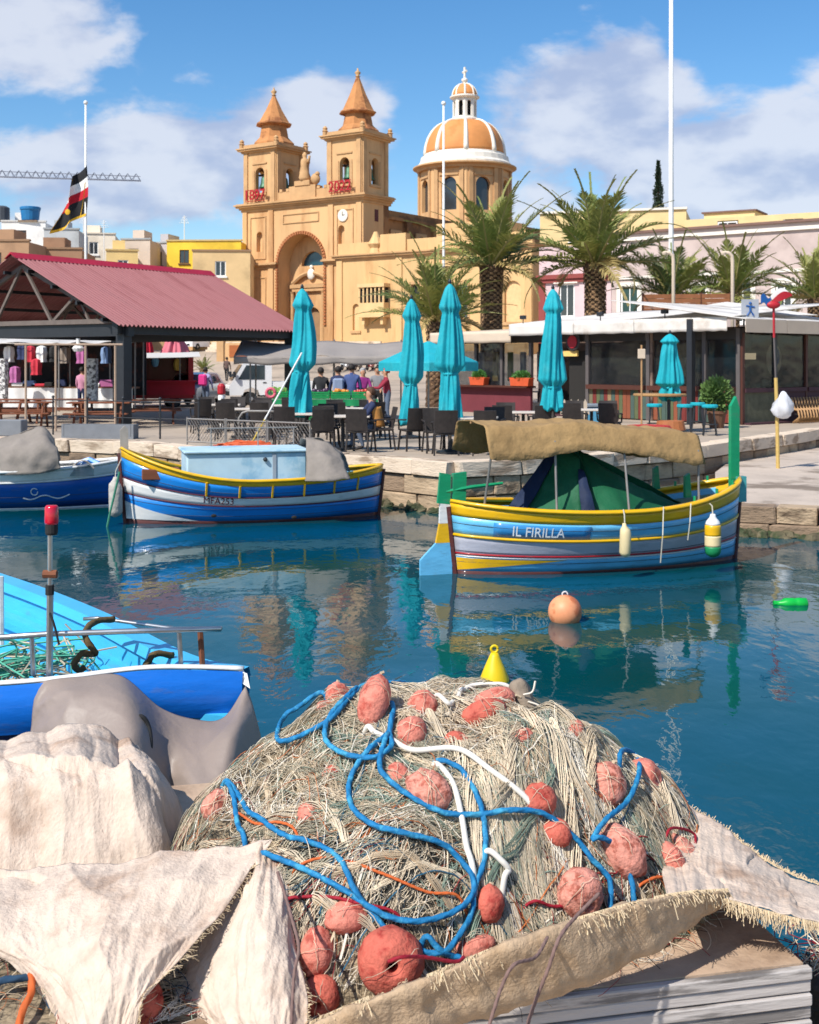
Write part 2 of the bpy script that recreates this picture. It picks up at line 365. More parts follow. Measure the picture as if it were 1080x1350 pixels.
# quay wall core (behind the facing stones) and the stones themselves
q = MB()
for (a, b), (c, d) in zip(EDGE, EDGE[1:]):
    q.poly([(a, b + .05, -.8), (c, d + .05, -.8), (c, d + .05, QZ - .02), (a, b + .05, QZ - .02)])
quay = tag(q.build('quay_wall', m_stone2), 'pale limestone quay wall of squared blocks along the far side of the harbour', 'quay', kind='structure')
def block_mesh(seed, mat):
    random.seed(seed); mb = MB(); mb.cbox(-.5, .5, -.5, .5, -.5, .5, .04)
    mb.v = [tuple(c + random.uniform(-.025, .025) for c in p) for p in mb.v]
    o = mb.build('stone_block', mat); me = o.data; bpy.data.objects.remove(o); return me
BL = [block_mesh(i, [m_stone, m_stone2, m_stone][i % 3]) for i in range(6)]; CP = [block_mesh(20 + i, m_coping) for i in range(3)]
def put_block(me, loc, rz, sc, parent, name='stone_block'):
    o = bpy.data.objects.new(name, me); COL.objects.link(o); o.parent = parent; o.location = loc; o.rotation_euler = (random.uniform(-.015, .015), random.uniform(-.01, .01), rz); o.scale = sc
    return o
random.seed(9)
for (a, b), (c, d) in zip(EDGE[2:-2], EDGE[3:-1]):
    A, B = Vector((a, b)), Vector((c, d)); L = (B - A).length; rz = math.atan2(d - b, c - a)
    for ci, (z0, z1, ln) in enumerate(((.66, QZ + .035, 1.25), (.30, .655, .95), (-.12, .295, 1.1))):
        s_ = 0.0 if ci != 1 else .0
        while s_ < L - .05:
            w = min(ln * random.uniform(.75, 1.25), L - s_)
            if L - s_ - w < .3: w = L - s_
            p = A + (B - A) * ((s_ + w / 2) / L)
            prj = random.uniform(-.03, .04) + (.05 if ci == 0 else 0)
            nx, ny = (B - A).normalized().y, -(B - A).normalized().x
            put_block(random.choice(CP if ci == 0 else BL), (p.x + nx * (prj - .1), p.y + ny * (prj - .1), (z0 + z1) / 2 + random.uniform(-.01, .01)), rz, (w - .015, .5, z1 - z0 - .012), quay)
            s_ += w
# weed and algae fringe at the waterline
mb = MB(); random.seed(2)
for (a, b), (c, d) in zip(EDGE[2:-2], EDGE[3:-1]):
    A, B = Vector((a, b)), Vector((c, d)); n = int((B - A).length * 16); t_ = (B - A).normalized(); nn = Vector((t_.y, -t_.x))
    for k in range(n):
        p = A + (B - A) * random.random() + nn * random.uniform(.16, .34); h = random.uniform(.03, .14)
        mb.ball((p.x, p.y, random.uniform(-.05, .02)), (random.uniform(.06, .2), random.uniform(.05, .12), h), 6, 4, mod=lambda v: 1 + .3 * math.sin(v.x * 9 + v.z * 7))
tag(mb.build('waterline_weed', m_algae), 'dark green weed growing along the foot of the quay wall', 'weed', kind='stuff')
# low landing at the right with a rough rubble edge
LP = [(5.35, 20.2), (6.9, 19.7), (9, 19.4), (14, 18.6), (40, 17), (40, 44), (20, 40.8), (11.6, 34.3), (9.5, 31.6), (7.6, 28.9), (6.6, 26.2), (5.7, 22.6)]
m_land = M('landing_concrete', S(214, 196, 178, .7), .9, .16, 1.1, .02, 8, col2=S(160, 142, 124, .6), c2scale=.5)
bmL = bmesh.new(); vv = [bmL.verts.new((x, y, .46)) for x, y in LP]; f_ = bmL.faces.new(vv)
ex = bmesh.ops.extrude_face_region(bmL, geom=[f_]); bmesh.ops.translate(bmL, verts=[e for e in ex['geom'] if isinstance(e, bmesh.types.BMVert)], vec=(0, 0, -1.4))
bmesh.ops.recalc_face_normals(bmL, faces=bmL.faces)
me = bpy.data.meshes.new('landing'); bmL.to_mesh(me); bmL.free(); me.materials.append(m_land)
landing = bpy.data.objects.new('landing', me); COL.objects.link(landing); tag(landing, 'low pale concrete landing beside the quay', 'landing', kind='structure')
random.seed(12)
E2 = [(5.7, 22.6), (5.35, 20.2), (6.9, 19.7), (9, 19.4), (14, 18.6)]
for (a, b), (c, d) in zip(E2, E2[1:]):
    A, B = Vector((a, b)), Vector((c, d)); L = (B - A).length; rz = math.atan2(d - b, c - a); t_ = (B - A).normalized(); nn = Vector((t_.y, -t_.x))
    for z0, z1 in ((.2, .475), (-.2, .19)):
        s_ = 0
        while s_ < L - .05:
            w = min(random.uniform(.45, 1.0), L - s_)
            p = A + t_ * (s_ + w / 2) + nn * random.uniform(-.03, .06) * (1 if z1 > .3 else 1.6)
            put_block(random.choice(BL), (p.x, p.y, (z0 + z1) / 2), rz + random.uniform(-.05, .05), (w - .02, .5, z1 - z0), landing); s_ += w
mb = MB()
for k in range(260):
    (a, b), (c, d) = random.choice(list(zip(E2, E2[1:]))); t_ = random.random(); x, y = a + (c - a) * t_, b + (d - b) * t_
    mb.ball((x + random.uniform(-.3, .1), y - random.uniform(.15, .42), random.uniform(-.06, .03)), (random.uniform(.05, .22), random.uniform(.05, .15), random.uniform(.03, .13)), 6, 4)
tag(mb.build('waterline_weed', m_algae), 'dark weed and pebbles at the foot of the low landing', 'weed', kind='stuff')
# near quay under the net pile (below the frame)
nq = tag(MB().box(-30, 30, -20, 3.55, -1, .93).build('near_quay', m_land), kind='structure')
# ------------------------------------------------------------------ church
m_ch = M('church_limestone', S(236, 190, 136, .74), .85, .12, .35, .03, 3, col2=S(206, 150, 98, .62), c2lo=.45, c2hi=.75, c2scale=.5, stretch=(1, 1, .22))
m_ch2 = M('church_trim_stone', S(228, 182, 130, .66), .85, .18, .8, .01, 4)
m_chd = M('nave_shaded_stone', S(196, 142, 92, .62), .9, .18, .5, .03, 3, col2=S(150, 106, 70, .55), c2scale=.25)  # darker brown puts the nave side's shade into the weathered stone colour
m_spire = M('spire_stone', S(214, 148, 92, .7), .9, .2, .9, .03, 3, col2=S(170, 108, 66, .6), c2scale=.6)
m_lime = M('pale_lime_render', S(244, 236, 222, .82), .8, .06, 1)
m_dorange = M('dome_orange', S(234, 156, 88, .76), .7, .14, .6, col2=S(222, 138, 70, .72), c2scale=.3)
m_bell = M('bell_bronze', S(88, 132, 104, .6), .5, .2, 2, metal=.4)
m_dark = M('dark_interior', (.02, .018, .016), .9, .1)
m_glassteal = M('dark_teal_glass', S(40, 92, 110, .6), .15, .1, 2, spec=.8)
m_pane = M('window_glass_dark', (.03, .035, .04), .1, .2, 1.5, spec=.8)
m_red = M('red_paint', S(200, 40, 52, .7), .5, .1, 3)
m_white = M('white_paint', (.78, .77, .74), .55, .05, 3)
CG = 3.95
ch = thing('church', 'golden limestone church with two pointed bell towers and an orange ribbed dome', 'church', (-17.74, 129.1, CG), math.atan2(-.568, .823))
Zc = lambda a: a - CG
W0, W1 = 0.0, 16.0
# facade with deep arched portal and niches
fw = MB(); AL, AR, AT = 4.95, 11.05, Zc(16.05)
fw.wall(W0, W1, -1.5, Zc(19.2), [(AL, AR, -1.5, AT, True, 1.9), (1.95, 2.75, Zc(14.5), Zc(16.6), True, .5), (12.85, 13.65, Zc(14.4), Zc(16.6), True, .5)], t=3.4, nseg=24, back=False)
fw.box(1.9, 2.8, .5, .6, Zc(14.4), Zc(16.8)); fw.box(12.8, 13.7, .5, .6, Zc(14.3), Zc(16.8))
fw.build('facade_wall', m_ch, ch)
b = MB(); b.wall(AL - .2, AR + .2, -1.5, AT + .2, [(6.5, 9.5, Zc(12.9), Zc(14.4), True, .4), (7.0, 9.0, -1.5, Zc(8.6), True, .5)], t=.5, y=1.9, nseg=16, back=False); b.build('portal_back_wall', m_ch, ch)
MB().box(6.4, 9.6, 2.3, 2.4, Zc(12.7), Zc(14.5)).build('lunette_window', m_glassteal, ch)
dr = MB(); dr.box(6.9, 9.1, 2.35, 2.45, -1.5, Zc(8.7)); dr.build('portal_door', M('portal_door_wood', S(190, 150, 110, .6), .7, .15, 2), ch)
pd = MB(); pd.box(5.3, 10.7, 1.45, 1.89, Zc(10.6), Zc(11.0)); pd.box(5.5, 10.5, 1.55, 1.89, Zc(10.25), Zc(10.58))
for s_ in (-1, 1): pd.tube([(8 + s_ * (2.5 - 2.1 * t), 1.65, Zc(11.1) + 1.0 * math.sin(t * 1.5)) for t in [k / 8 for k in range(9)]], .22, 6)
pd.build('portal_pediment', m_ch2, ch)
cb = MB(); cb.ball((8, 1.65, Zc(12.0)), (.5, .2, .6), 12, 8); cb.ball((8, 1.7, Zc(12.75)), (.22, .15, .22), 10, 6); cb.build('coat_of_arms', m_lime, ch, smooth=True)
for x in (5.6, 6.3, 9.7, 10.4): MB().lathe([(.28, 0), (.28, .3), (.2, .4), (.2, Zc(10.0)), (.3, Zc(10.25))], 10, (x, 1.55, 0)).build('portal_column', m_ch2, ch, smooth=False)
tr = MB()
for k in range(33):       # toothed voussoirs round the arch
    a = math.pi * k / 32; r = 3.05; c = (8 - (r + .14) * math.cos(a), -.10, Zc(13.0) + (r + .14) * math.sin(a))
    tr.T = Matrix.Translation(c) @ Matrix.Rotation(a - math.pi / 2, 4, 'Y'); tr.box(-.1, .1, -.06, .098, -.17, .15)
tr.T = None
for k in range(20):
    z = 12.8 - k * .32
    for x in (AL - .14, AR + .14): tr.box(x - .15, x + .15, -.16, -.002, Zc(z) - .1, Zc(z) + .1)
tr.build('arch_voussoirs', M('voussoir_stone', S(206, 132, 84, .65), .85, .15, 1), ch)
def band(mb, x0, x1, z0, steps, y=0.0, ends=(1, 1), yb=.3):
    z = z0
    for h, o in steps:
        mb.box(x0 - o * ends[0], x1 + o * ends[1], y - o, y + yb, z, z + h - .002); z += h
cn = MB(); band(cn, 0, 16, Zc(18.75), ((.25, .12), (.2, .3), (.18, .55), (.14, .7), (.1, .5)), yb=4.6)
cn.build('main_cornice', m_ch2, ch)
for x0, x1 in ((0, 4.55), (11.45, 16)):
    ce = MB(); band(ce, x0, x1, Zc(12.65), ((.2, .1), (.18, .25), (.16, .5), (.1, .4)), yb=.1); ce.build('lower_entablature', m_ch2, ch)
for x0, x1 in ((.1, .7), (3.7, 4.35), (11.65, 12.3), (15.2, 15.85)):
    for z0, z1 in ((-1.5, 12.64), (13.32, 18.74)): MB().box(x0, x1, -.16, -.002, Zc(z0) if z0 > 0 else z0, Zc(z1)).build('pilaster', m_ch, ch)
for x0, x1, z0, z1 in ((1.1, 3.3, 13.7, 18.2), (12.7, 14.8, 13.7, 18.2), (5.6, 10.4, 17.2, 18.2), (1.1, 3.3, 6.0, 11.8), (12.7, 14.8, 6, 11.8)):
    p = MB(); w = .1
    for a in ((x0, x1, z0, z0 + w), (x0, x1, z1 - w, z1), (x0, x0 + w, z0 + w, z1 - w), (x1 - w, x1, z0 + w, z1 - w)): p.box(a[0], a[1], -.09, -.002, Zc(a[2]), Zc(a[3]))
    p.build('panel_moulding', m_ch2, ch)
clk = MB(); clk.T = Matrix.Translation((13.5, -.05, Zc(17.55))) @ Matrix.Rotation(R(90), 4, 'X'); clk.lathe([(.62, 0), (.62, .06), (.55, .09)], 20); clk.T = None
ck = clk.build('clock_face', m_lime, ch)
hd = MB(); hd.beam((13.5, -.15, Zc(17.55)), (13.5, -.15, Zc(17.95)), .05); hd.beam((13.5, -.15, Zc(17.55)), (13.78, -.15, Zc(17.6)), .05); hd.build('clock_hands', m_dark, ck)
# parapet and statue between the towers
pp = MB(); pp.box(4.7, 11.6, .15, .55, Zc(19.62), Zc(20.55)); pp.box(6.4, 9.9, .0, .8, Zc(19.62), Zc(21.0)); pp.box(7.2, 9.2, -.1, .9, Zc(21.0), Zc(21.5))
for x in (5.2, 6.1, 10.2, 11.1): pp.box(x - .18, x + .18, .1, .6, Zc(20.55), Zc(20.85))
pp.build('roof_parapet', m_ch2, ch)
st = MB(); st.lathe([(.55, 0), (.6, .3), (.5, .9), (.42, 1.5), (.5, 1.95), (.38, 2.2), (.17, 2.35), (.24, 2.55), (.24, 2.75), (.1, 2.95), (.0, 3.0)], 12, (8.2, .4, Zc(21.5)), mod=lambda a, i, z: 1 + .14 * math.sin(3 * a + z * 3))
st.tube([(8.5, .35, Zc(23.3)), (8.95, .15, Zc(23.5)), (9.05, .1, Zc(24.0))], .14, 6)
st.build('roof_statue', m_ch2, ch, smooth=True)
an = MB(); an.ball((9.6, .4, Zc(21.6)), (.55, .4, .6), 10, 6); an.ball((9.9, .35, Zc(22.1)), .25, 8, 6); an.build('kneeling_figure', m_ch2, ch, smooth=True)
# bell towers
def tower(x0, x1, dep, zb, z_c, z_t2, z_apex):
    w = x1 - x0; cxm = (x0 + x1) / 2; cym = dep / 2
    wl = MB(); oz0, oz1 = Zc(zb) + 1.1, Zc(zb) + 3.75
    for rot in range(4):
        wl.T = Matrix.Translation((cxm, cym, 0)) @ Matrix.Rotation(rot * math.pi / 2, 4, 'Z')
        h = w / 2
        wl.wall(-h + (.55 if rot % 2 else 0), h - (.55 if rot % 2 else 0), Zc(zb), Zc(z_c), [(-.62, .62, oz0, oz1, True)], t=.55, y=-h, nseg=12)
    wl.T = None; wl.build('belfry_walls', m_ch, ch)
    tm = MB()
    for rot in range(4):
        tm.T = Matrix.Translation((cxm, cym, 0)) @ Matrix.Rotation(rot * math.pi / 2, 4, 'Z'); h = w / 2
        for sx in (-1, 1): tm.box(min(sx * (h - .62), sx * (h - .1)), max(sx * (h - .62), sx * (h - .1)), -h - .14, -h - .003, Zc(zb), Zc(z_c) - .01)
        tm.box(-1.0, 1.0, -h - .1, -h - .003, oz1 + .35, oz1 + .5)
        tm.box(-.95, .95, -h - .12, -h - .003, oz0 - .3, oz0 - .05)
        for q in (-1, 1): tm.box(q * .86 - .14, q * .86 + .14, -h - .07, -h - .003, oz0, oz1 - .3)
    tm.T = None; tm.build('belfry_pilasters', m_ch2, ch)
    cc_ = MB(); h = w / 2
    for z0, z1, o in ((z_c, z_c + .2, .2), (z_c + .2, z_c + .38, .5), (z_c + .38, z_c + .5, .62)): cc_.box(cxm - h - o, cxm + h + o, cym - h - o, cym + h + o, Zc(z0) + .001, Zc(z1))
    cc_.build('tower_cornice', m_ch2, ch)
    ps = MB(); zt = z_c + .5
    for sx in (-1, 1):
        for sy in (-1, 1):
            ps.lathe([(.26, 0), (.26, .45), (.34, .5), (.2, .6), (.26, .8), (.08, 1.0)], 8, (cxm + sx * (h + .15), cym + sy * (h + .15), Zc(zt)))
    for sx in (-1, 1):
        ps.box(cxm + sx * (h + .15) - .08, cxm + sx * (h + .15) + .08, cym - h + .15, cym + h - .15, Zc(zt), Zc(zt) + .35); ps.box(cxm - h + .15, cxm + h - .15, cym + sx * (h + .15) - .08, cym + sx * (h + .15) + .08, Zc(zt), Zc(zt) + .35)
    ps.build('tower_balustrade', m_ch2, ch)
    oc = MB(); hh = z_t2 - zt
    oc.lathe([(h * 1.02, 0), (h * 1.0, hh * .25), (h * .80, hh * .42), (h * .72, hh * .5), (h * .62, hh * .97), (h * .62, hh)], 8, (cxm, cym, Zc(zt)), ph=math.pi / 8)
    oc.build('octagonal_tier', m_spire, ch)
    sp = MB(); hs_ = z_apex - z_t2 - .55
    sp.lathe([(h * .8, 0), (h * .88, .1), (h * .88, .2), (h * .76, .34), (h * .40, hs_ * .52), (h * .07, hs_)], 8, (cxm, cym, Zc(z_t2)), ph=math.pi / 8)
    sp.build('spire', m_spire, ch)
    fn = MB(); fn.lathe([(.2, 0), (.3, .08), (.12, .16), (.3, .38), (.3, .5), (.1, .68), (.06, .9), (0, .95)], 10, (cxm, cym, Zc(z_apex) - .6)); fn.build('finial', m_ch2, ch, smooth=True)
    bl = MB(); bl.lathe([(0, 1.25), (.22, 1.22), (.34, 1.0), (.4, .5), (.52, .15), (.62, 0), (.55, 0), (.3, .6), (0, 1.0)], 14, (cxm, cym - h + .75, oz0 + .55)); bo = bl.build('bell', m_bell, ch, smooth=True)
    MB().beam((cxm - .75, cym - h + .75, oz0 + 1.95), (cxm + .75, cym - h + .75, oz0 + 1.95), .2).build('bell_yoke', m_dark, bo)
    bl2 = MB(); bl2.lathe([(0, 1.25), (.22, 1.22), (.34, 1.0), (.4, .5), (.52, .15), (.62, 0), (.5, 0), (0, 1.0)], 14, (cxm + h - .75, cym, oz0 + .5)); bl2.build('bell', m_bell, ch, smooth=True)
tower(.15, 4.65, 4.5, 19.62, 25.0, 28.05, 31.9); tower(11.45, 15.85, 4.4, 19.62, 25.2, 28.0, 32.4)
for body, x in (('1897', 2.3), ('2022', 13.6)):
    o = flat_text(body, 1.45, m_red, ch, (x, -.72, Zc(20.35)), name='illuminated_date', extrude=.06); o['label'] = 'red date ' + body + ' framed on the tower parapet'
    fr = MB()
    for k in range(5): fr.tube([(x - 1.3 + k * .65, -.66, Zc(19.75)), (x - 1.3 + k * .65, -.66, Zc(21.0))], .035, 4)
    for z in (19.78, 20.35, 20.95): fr.tube([(x - 1.3, -.66, Zc(z)), (x + 1.3, -.66, Zc(z))], .035, 4)
    fr.build('date_frame', m_red, ch)
# tower sides, nave, transept
nv = MB(); nv.box(11.5, 15.95, 3.4, 4.4, -1.5, Zc(18.75)); nv.box(.05, 4.6, 3.4, 4.5, -1.5, Zc(18.75)); nv.box(4.6, 11.5, 4.05, 4.5, -1.5, Zc(18.75))
nv.box(1.0, 15.0, 4.5, 46, -1.5, Zc(17.6)); nv.box(.7, 15.3, 4.5, 46, Zc(17.6), Zc(17.95)); nv.box(1.1, 14.9, 4.5, 46, Zc(17.95), Zc(18.6)); nv.box(-4, 20, 24, 40, -1.5, Zc(18.4))
for y in (9, 14, 19): nv.box(15.0, 15.35, y - .4, y + .4, -1.5, Zc(17.58))
nv.build('nave', m_chd, ch)
for y in (6.8, 11.5, 16.5):
    wn_ = MB(); wn_.T = Matrix.Translation((15.03, y, 0)) @ Matrix.Rotation(math.pi / 2, 4, 'Z'); wn_.wall(-1.0, 1.0, Zc(13.4), Zc(16.6), [(-.7, .7, Zc(13.7), Zc(16.3), True)], t=.16, y=-.18); wn_.T = None
    f_ = wn_.build('nave_window', m_ch2, ch); MB().box(15.0, 15.05, y - .8, y + .8, Zc(13.6), Zc(16.4)).build('pane', m_pane, f_)
for z in (15.0, 17.6): MB().box(15.93, 16.03, 1.9, 2.5, Zc(z) - .6, Zc(z) + .6).build('slit_window', M('slit_window_red', S(120, 40, 30, .5), .6), ch)
# dome
DX, DY = 8.0, 31.7; DZ = lambda a: Zc(a)
dm = MB(); r0 = 5.8
for k in range(8):
    dm.T = Matrix.Translation((DX, DY, 0)) @ Matrix.Rotation(k * math.pi / 4 + .2, 4, 'Z'); ap = r0 * math.cos(math.pi / 8); hw = r0 * math.sin(math.pi / 8)
    dm.wall(-hw, hw, DZ(17), DZ(26.6), [(-.95, .95, DZ(21.2), DZ(25.2), True)], t=.5, y=-ap, nseg=12, back=False)
dm.T = None; dm.build('drum', m_ch, ch)
for k in range(8):
    T = Matrix.Translation((DX, DY, 0)) @ Matrix.Rotation(k * math.pi / 4 + .2, 4, 'Z'); p = MB(); p.T = T; p.box(-1.0, 1.0, -ap + .45, -ap + .5, DZ(21), DZ(25.3)); p.T = None; p.build('drum_window', m_pane, ch)
    p = MB(); p.T = T
    for q in (-1, 1): p.box(q * 1.65 - .25, q * 1.65 + .25, -ap - .18, -ap - .003, DZ(17), DZ(26.3))
    p.box(-1.2, 1.2, -ap - .14, -ap - .003, DZ(25.35), DZ(25.6)); p.T = None; p.build('drum_pilaster_pair', m_ch2, ch)
MB().lathe([(r0 + .1, 0), (r0 + .2, .25), (r0 + .65, .45), (r0 + .65, .6), (r0 + .3, .7)], 32, (DX, DY, DZ(26.3)), ph=.2).build('drum_cornice', m_ch2, ch)
MB().lathe([(r0 + .05, 0), (r0 + .05, .3), (r0 - .25, .6), (r0 - .35, 1.2), (r0 - .75, 1.4), (r0 - .8, 1.6)], 32, (DX, DY, DZ(26.95)), ph=.2).build('dome_skirt', m_lime, ch)
R1, Z0, Z1 = 4.85, DZ(28.5), DZ(32.7)
pf = lambda t: (1.75 + (R1 - 1.75) * math.cos(t * math.pi / 2) ** .92, Z0 + (Z1 - Z0) * math.sin(t * math.pi / 2))
MB().lathe([pf(k / 14) for k in range(15)], 48, (DX, DY, 0)).build('dome_shell', m_dorange, ch, smooth=True)
for k in range(8):
    a = k * math.pi / 4 + .2 + math.pi / 8
    MB().tube([(DX + math.cos(a) * (pf(t)[0] - .03), DY + math.sin(a) * (pf(t)[0] - .03), pf(t)[1]) for t in [j / 12 for j in range(13)]], [.34 - .015 * j for j in range(13)], 6).build('dome_rib', m_lime, ch, smooth=True)
ln_ = MB(); ln_.lathe([(1.95, 0), (2.0, .3), (1.75, .45), (1.3, .5)], 24, (DX, DY, Z1 - .1)); ln_.build('lantern_ring', m_lime, ch); ln_ = MB(); ln_.lathe([(1.6, 0), (1.85, .15), (1.85, .3), (1.6, .4)], 24, (DX, DY, DZ(35.5)))
ln_.build('lantern_ring', m_lime, ch)
lw = MB()
for k in range(8):
    lw.T = Matrix.Translation((DX, DY, 0)) @ Matrix.Rotation(k * math.pi / 4 + .2, 4, 'Z'); a_ = 1.5 * math.cos(math.pi / 8); h_ = 1.5 * math.sin(math.pi / 8)
    lw.wall(-h_, h_, Z1 + .35, DZ(35.5), [(-.27, .27, Z1 + .6, DZ(35.2), True)], t=.2, y=-a_, nseg=8)
lw.T = None; lw.build('lantern_walls', m_lime, ch); MB().lathe([(.9, Z1 + .4), (.9, DZ(35.5))], 12, (DX, DY, 0)).build('lantern_dark_core', m_dark, ch)  # dark core puts the lantern's inner shade into its colour
cp = lambda t: (1.5 * math.cos(t * math.pi / 2) ** .9, 1.55 * math.sin(t * math.pi / 2))
MB().lathe([cp(k / 8) for k in range(9)], 24, (DX, DY, DZ(35.9))).build('cupola', m_dorange, ch, smooth=True)
for k in range(8):
    a = k * math.pi / 4 + .2 + math.pi / 8; MB().tube([(DX + math.cos(a) * cp(t)[0], DY + math.sin(a) * cp(t)[0], DZ(35.9) + cp(t)[1]) for t in [j / 7 for j in range(8)]], .13, 5).build('cupola_rib', m_lime, ch)
cs = MB(); cs.lathe([(.35, 0), (.2, .25), (.4, .5), (.4, .7), (.12, .9), (.1, 1.1)], 12, (DX, DY, DZ(37.3))); cs.tube([(DX, DY, DZ(38.3)), (DX, DY, DZ(39.5))], .15, 6); cs.tube([(DX - .45, DY + .3, DZ(38.95)), (DX + .45, DY - .3, DZ(38.95))], .15, 6)
cs.build('dome_cross', m_lime, ch)
# ------------------------------------------------------------------ parish house beside the church (same street line)
AX0, AX1, AH = 13.6, 35.7, 12.9
an_ = thing('parish_house', 'long golden limestone house with stone balcony and arched niches joined to the church', 'house', (-17.74, 129.1, 3.6), math.atan2(-.568, .823)); Za = lambda a: a - 3.6
m_an = M('parish_limestone', S(238, 196, 138, .74), .85, .12, .4, .03, 3, col2=S(212, 160, 104, .62), c2lo=.48, c2hi=.78, c2scale=.5, stretch=(1, 1, .22))
aw = MB(); OPN = [(15.6, 16.4, 6.0, 8.6, True), (22.6, 23.6, 7.6, 10.2, False), (27.6, 28.9, 7.0, 10.0, False), (32.8, 34.5, 6.5, 10.2, True)]
aw.wall(AX0, AX1, -3, Za(AH), [(a, b_, Za(c), Za(d), e) for a, b_, c, d, e in OPN], t=.5, y=-1.2, nseg=12, back=False)
aw.box(AX0, AX1, -.7, 7, -3, Za(AH) - .05); aw.build('wall', m_an, an_)
mo = MB(); band(mo, AX0, AX1, Za(AH), ((.2, .12), (.2, .35), (.14, .5)), y=-1.2, yb=7)
mo.build('cornice', m_ch2, an_); pr = MB(); pr.box(AX0 + .1, AX1 - .1, -1.1, -.7, Za(AH) + .55, Za(AH) + 1.7); pr.box(19, 22, -1.3, -.5, Za(AH) + .55, Za(AH) + 2.3)
pr.lathe([(.7, 0), (.55, .5), (.8, .9), (.4, 1.6), (.2, 2.1)], 10, (18.2, -.9, Za(AH) + .55)); pr.box(24, 31, 1.0, 6, Za(AH) + .5, Za(AH) + 3.2); pr.build('parapet', m_an, an_)
for a, b_, c, d, e in OPN:
    pn = MB().box(a - .05, b_ + .05, -.95, -.75, Za(c) - .05, Za(d) + .05).build('window', m_pane if not e else M('cream_blind', S(250, 206, 150, .75), .8), an_)
    fr = MB(); fr.box(a - .22, b_ + .22, -1.32, -1.203, Za(c) - .3, Za(c) - .05)
    if not e: fr.box(a - .2, b_ + .2, -1.3, -1.203, Za(d) + .05, Za(d) + .3); fr.box(a - .2, a, -1.27, -1.203, Za(c) - .05, Za(d) + .05); fr.box(b_, b_ + .2, -1.27, -1.203, Za(c) - .05, Za(d) + .05)
    fr.build('sill_and_frame', m_ch2, pn)
bc = MB(); bc.box(16.9, 20.1, -2.2, -1.2, Za(7.2), Za(7.5)); bc.box(17.0, 20.0, -2.1, -1.22, Za(7.5), Za(8.6)); bc.box(16.9, 20.1, -2.2, -1.2, Za(10.1), Za(10.45))
for k in range(7): bc.box(17.0 + k * .475, 17.15 + k * .475, -2.1, -1.95, Za(8.6), Za(10.1))
for x in (17.4, 19.6): bc.extrude([(x - .15, Za(6.5)), (x + .15, Za(6.5)), (x + .15, Za(7.2)), (x - .15, Za(7.2))], -1.9, -1.2)
bo = bc.build('stone_balcony', M('balcony_stone', S(246, 208, 150, .74), .8, .1, 1), an_); MB().box(17.1, 19.9, -1.9, -1.25, Za(8.6), Za(10.05)).build('balcony_pane', m_dark, bo)
for x in (14.0, 21.2, 25.6, 31.0, 35.3): MB().box(x - .35, x + .35, -1.33, -1.203, -3, Za(AH) - .02).build('pilaster', m_an, an_)
# ------------------------------------------------------------------ other buildings
def win(parent, x0, x1, z0, z1, y=0.0, frame=None, pane=None, bars=1, fw=.12, name='window', sill=True):
    """window set into an opening: frame with a pane behind it"""
    f_ = MB(); a, b_, c, d = x0, x1, z0, z1; w = fw
    for q in ((a, b_, d - w, d), (a, b_, c, c + w), (a, a + w, c + w, d - w), (b_ - w, b_, c + w, d - w)): f_.box(q[0], q[1], y + .06, y + .16, q[2], q[3])
    for k in range(bars): xx = a + (b_ - a) * (k + 1) / (bars + 1); f_.box(xx - .04, xx + .04, y + .07, y + .15, c + w, d - w)
    if sill: f_.box(a - .12, b_ + .12, y - .12, y - .003, c - .16, c - .02)
    o = f_.build(name, frame or m_white, parent); MB().box(a + .03, b_ - .03, y + .1, y + .12, c + .03, d - .03).build('pane', pane or m_pane, o)
    return o
m_mauve = M('mauve_render', S(214, 194, 186, .78), .85, .08, .35, .008, 5, col2=S(196, 175, 168, .72), c2lo=.4, c2hi=.8, c2scale=.5)
m_pink = M('pink_render', S(236, 206, 206, .75), .85, .07, .4, .006, 5, col2=S(226, 192, 194, .74), c2lo=.4, c2hi=.8, c2scale=.5)
m_pinkred = M('dull_red_trim', S(176, 86, 80, .6), .8, .12, .8)
m_yel = M('pale_yellow_render', S(246, 218, 160, .8), .85, .09, .3, .006, 4, col2=S(232, 198, 138, .74), c2lo=.4, c2hi=.8)
def house_line(name, label, p0, d0, p1, d1, ztop, depth, wallmat, ops, cat='house', zb=None):
    """house whose front wall runs between two map points; openings given in metres along the wall"""
    A = Vector((GX(p0, d0), d0)); B = Vector((GX(p1, d1), d1)); L = (B - A).length; z0 = gz(A.x, min(d0, d1)) if zb is None else zb
    t = thing(name, label, cat, (A.x, A.y, z0), math.atan2(B.y - A.y, B.x - A.x)); H = ztop - z0
    w = MB(); w.wall(0, L, -2, H, [(a, b_, c, d, False) for a, b_, c, d in ops], t=.3, back=False); w.box(.02, L - .02, .3, depth, -2, H - .06); w.build('wall', wallmat, t)
    return t, L, H
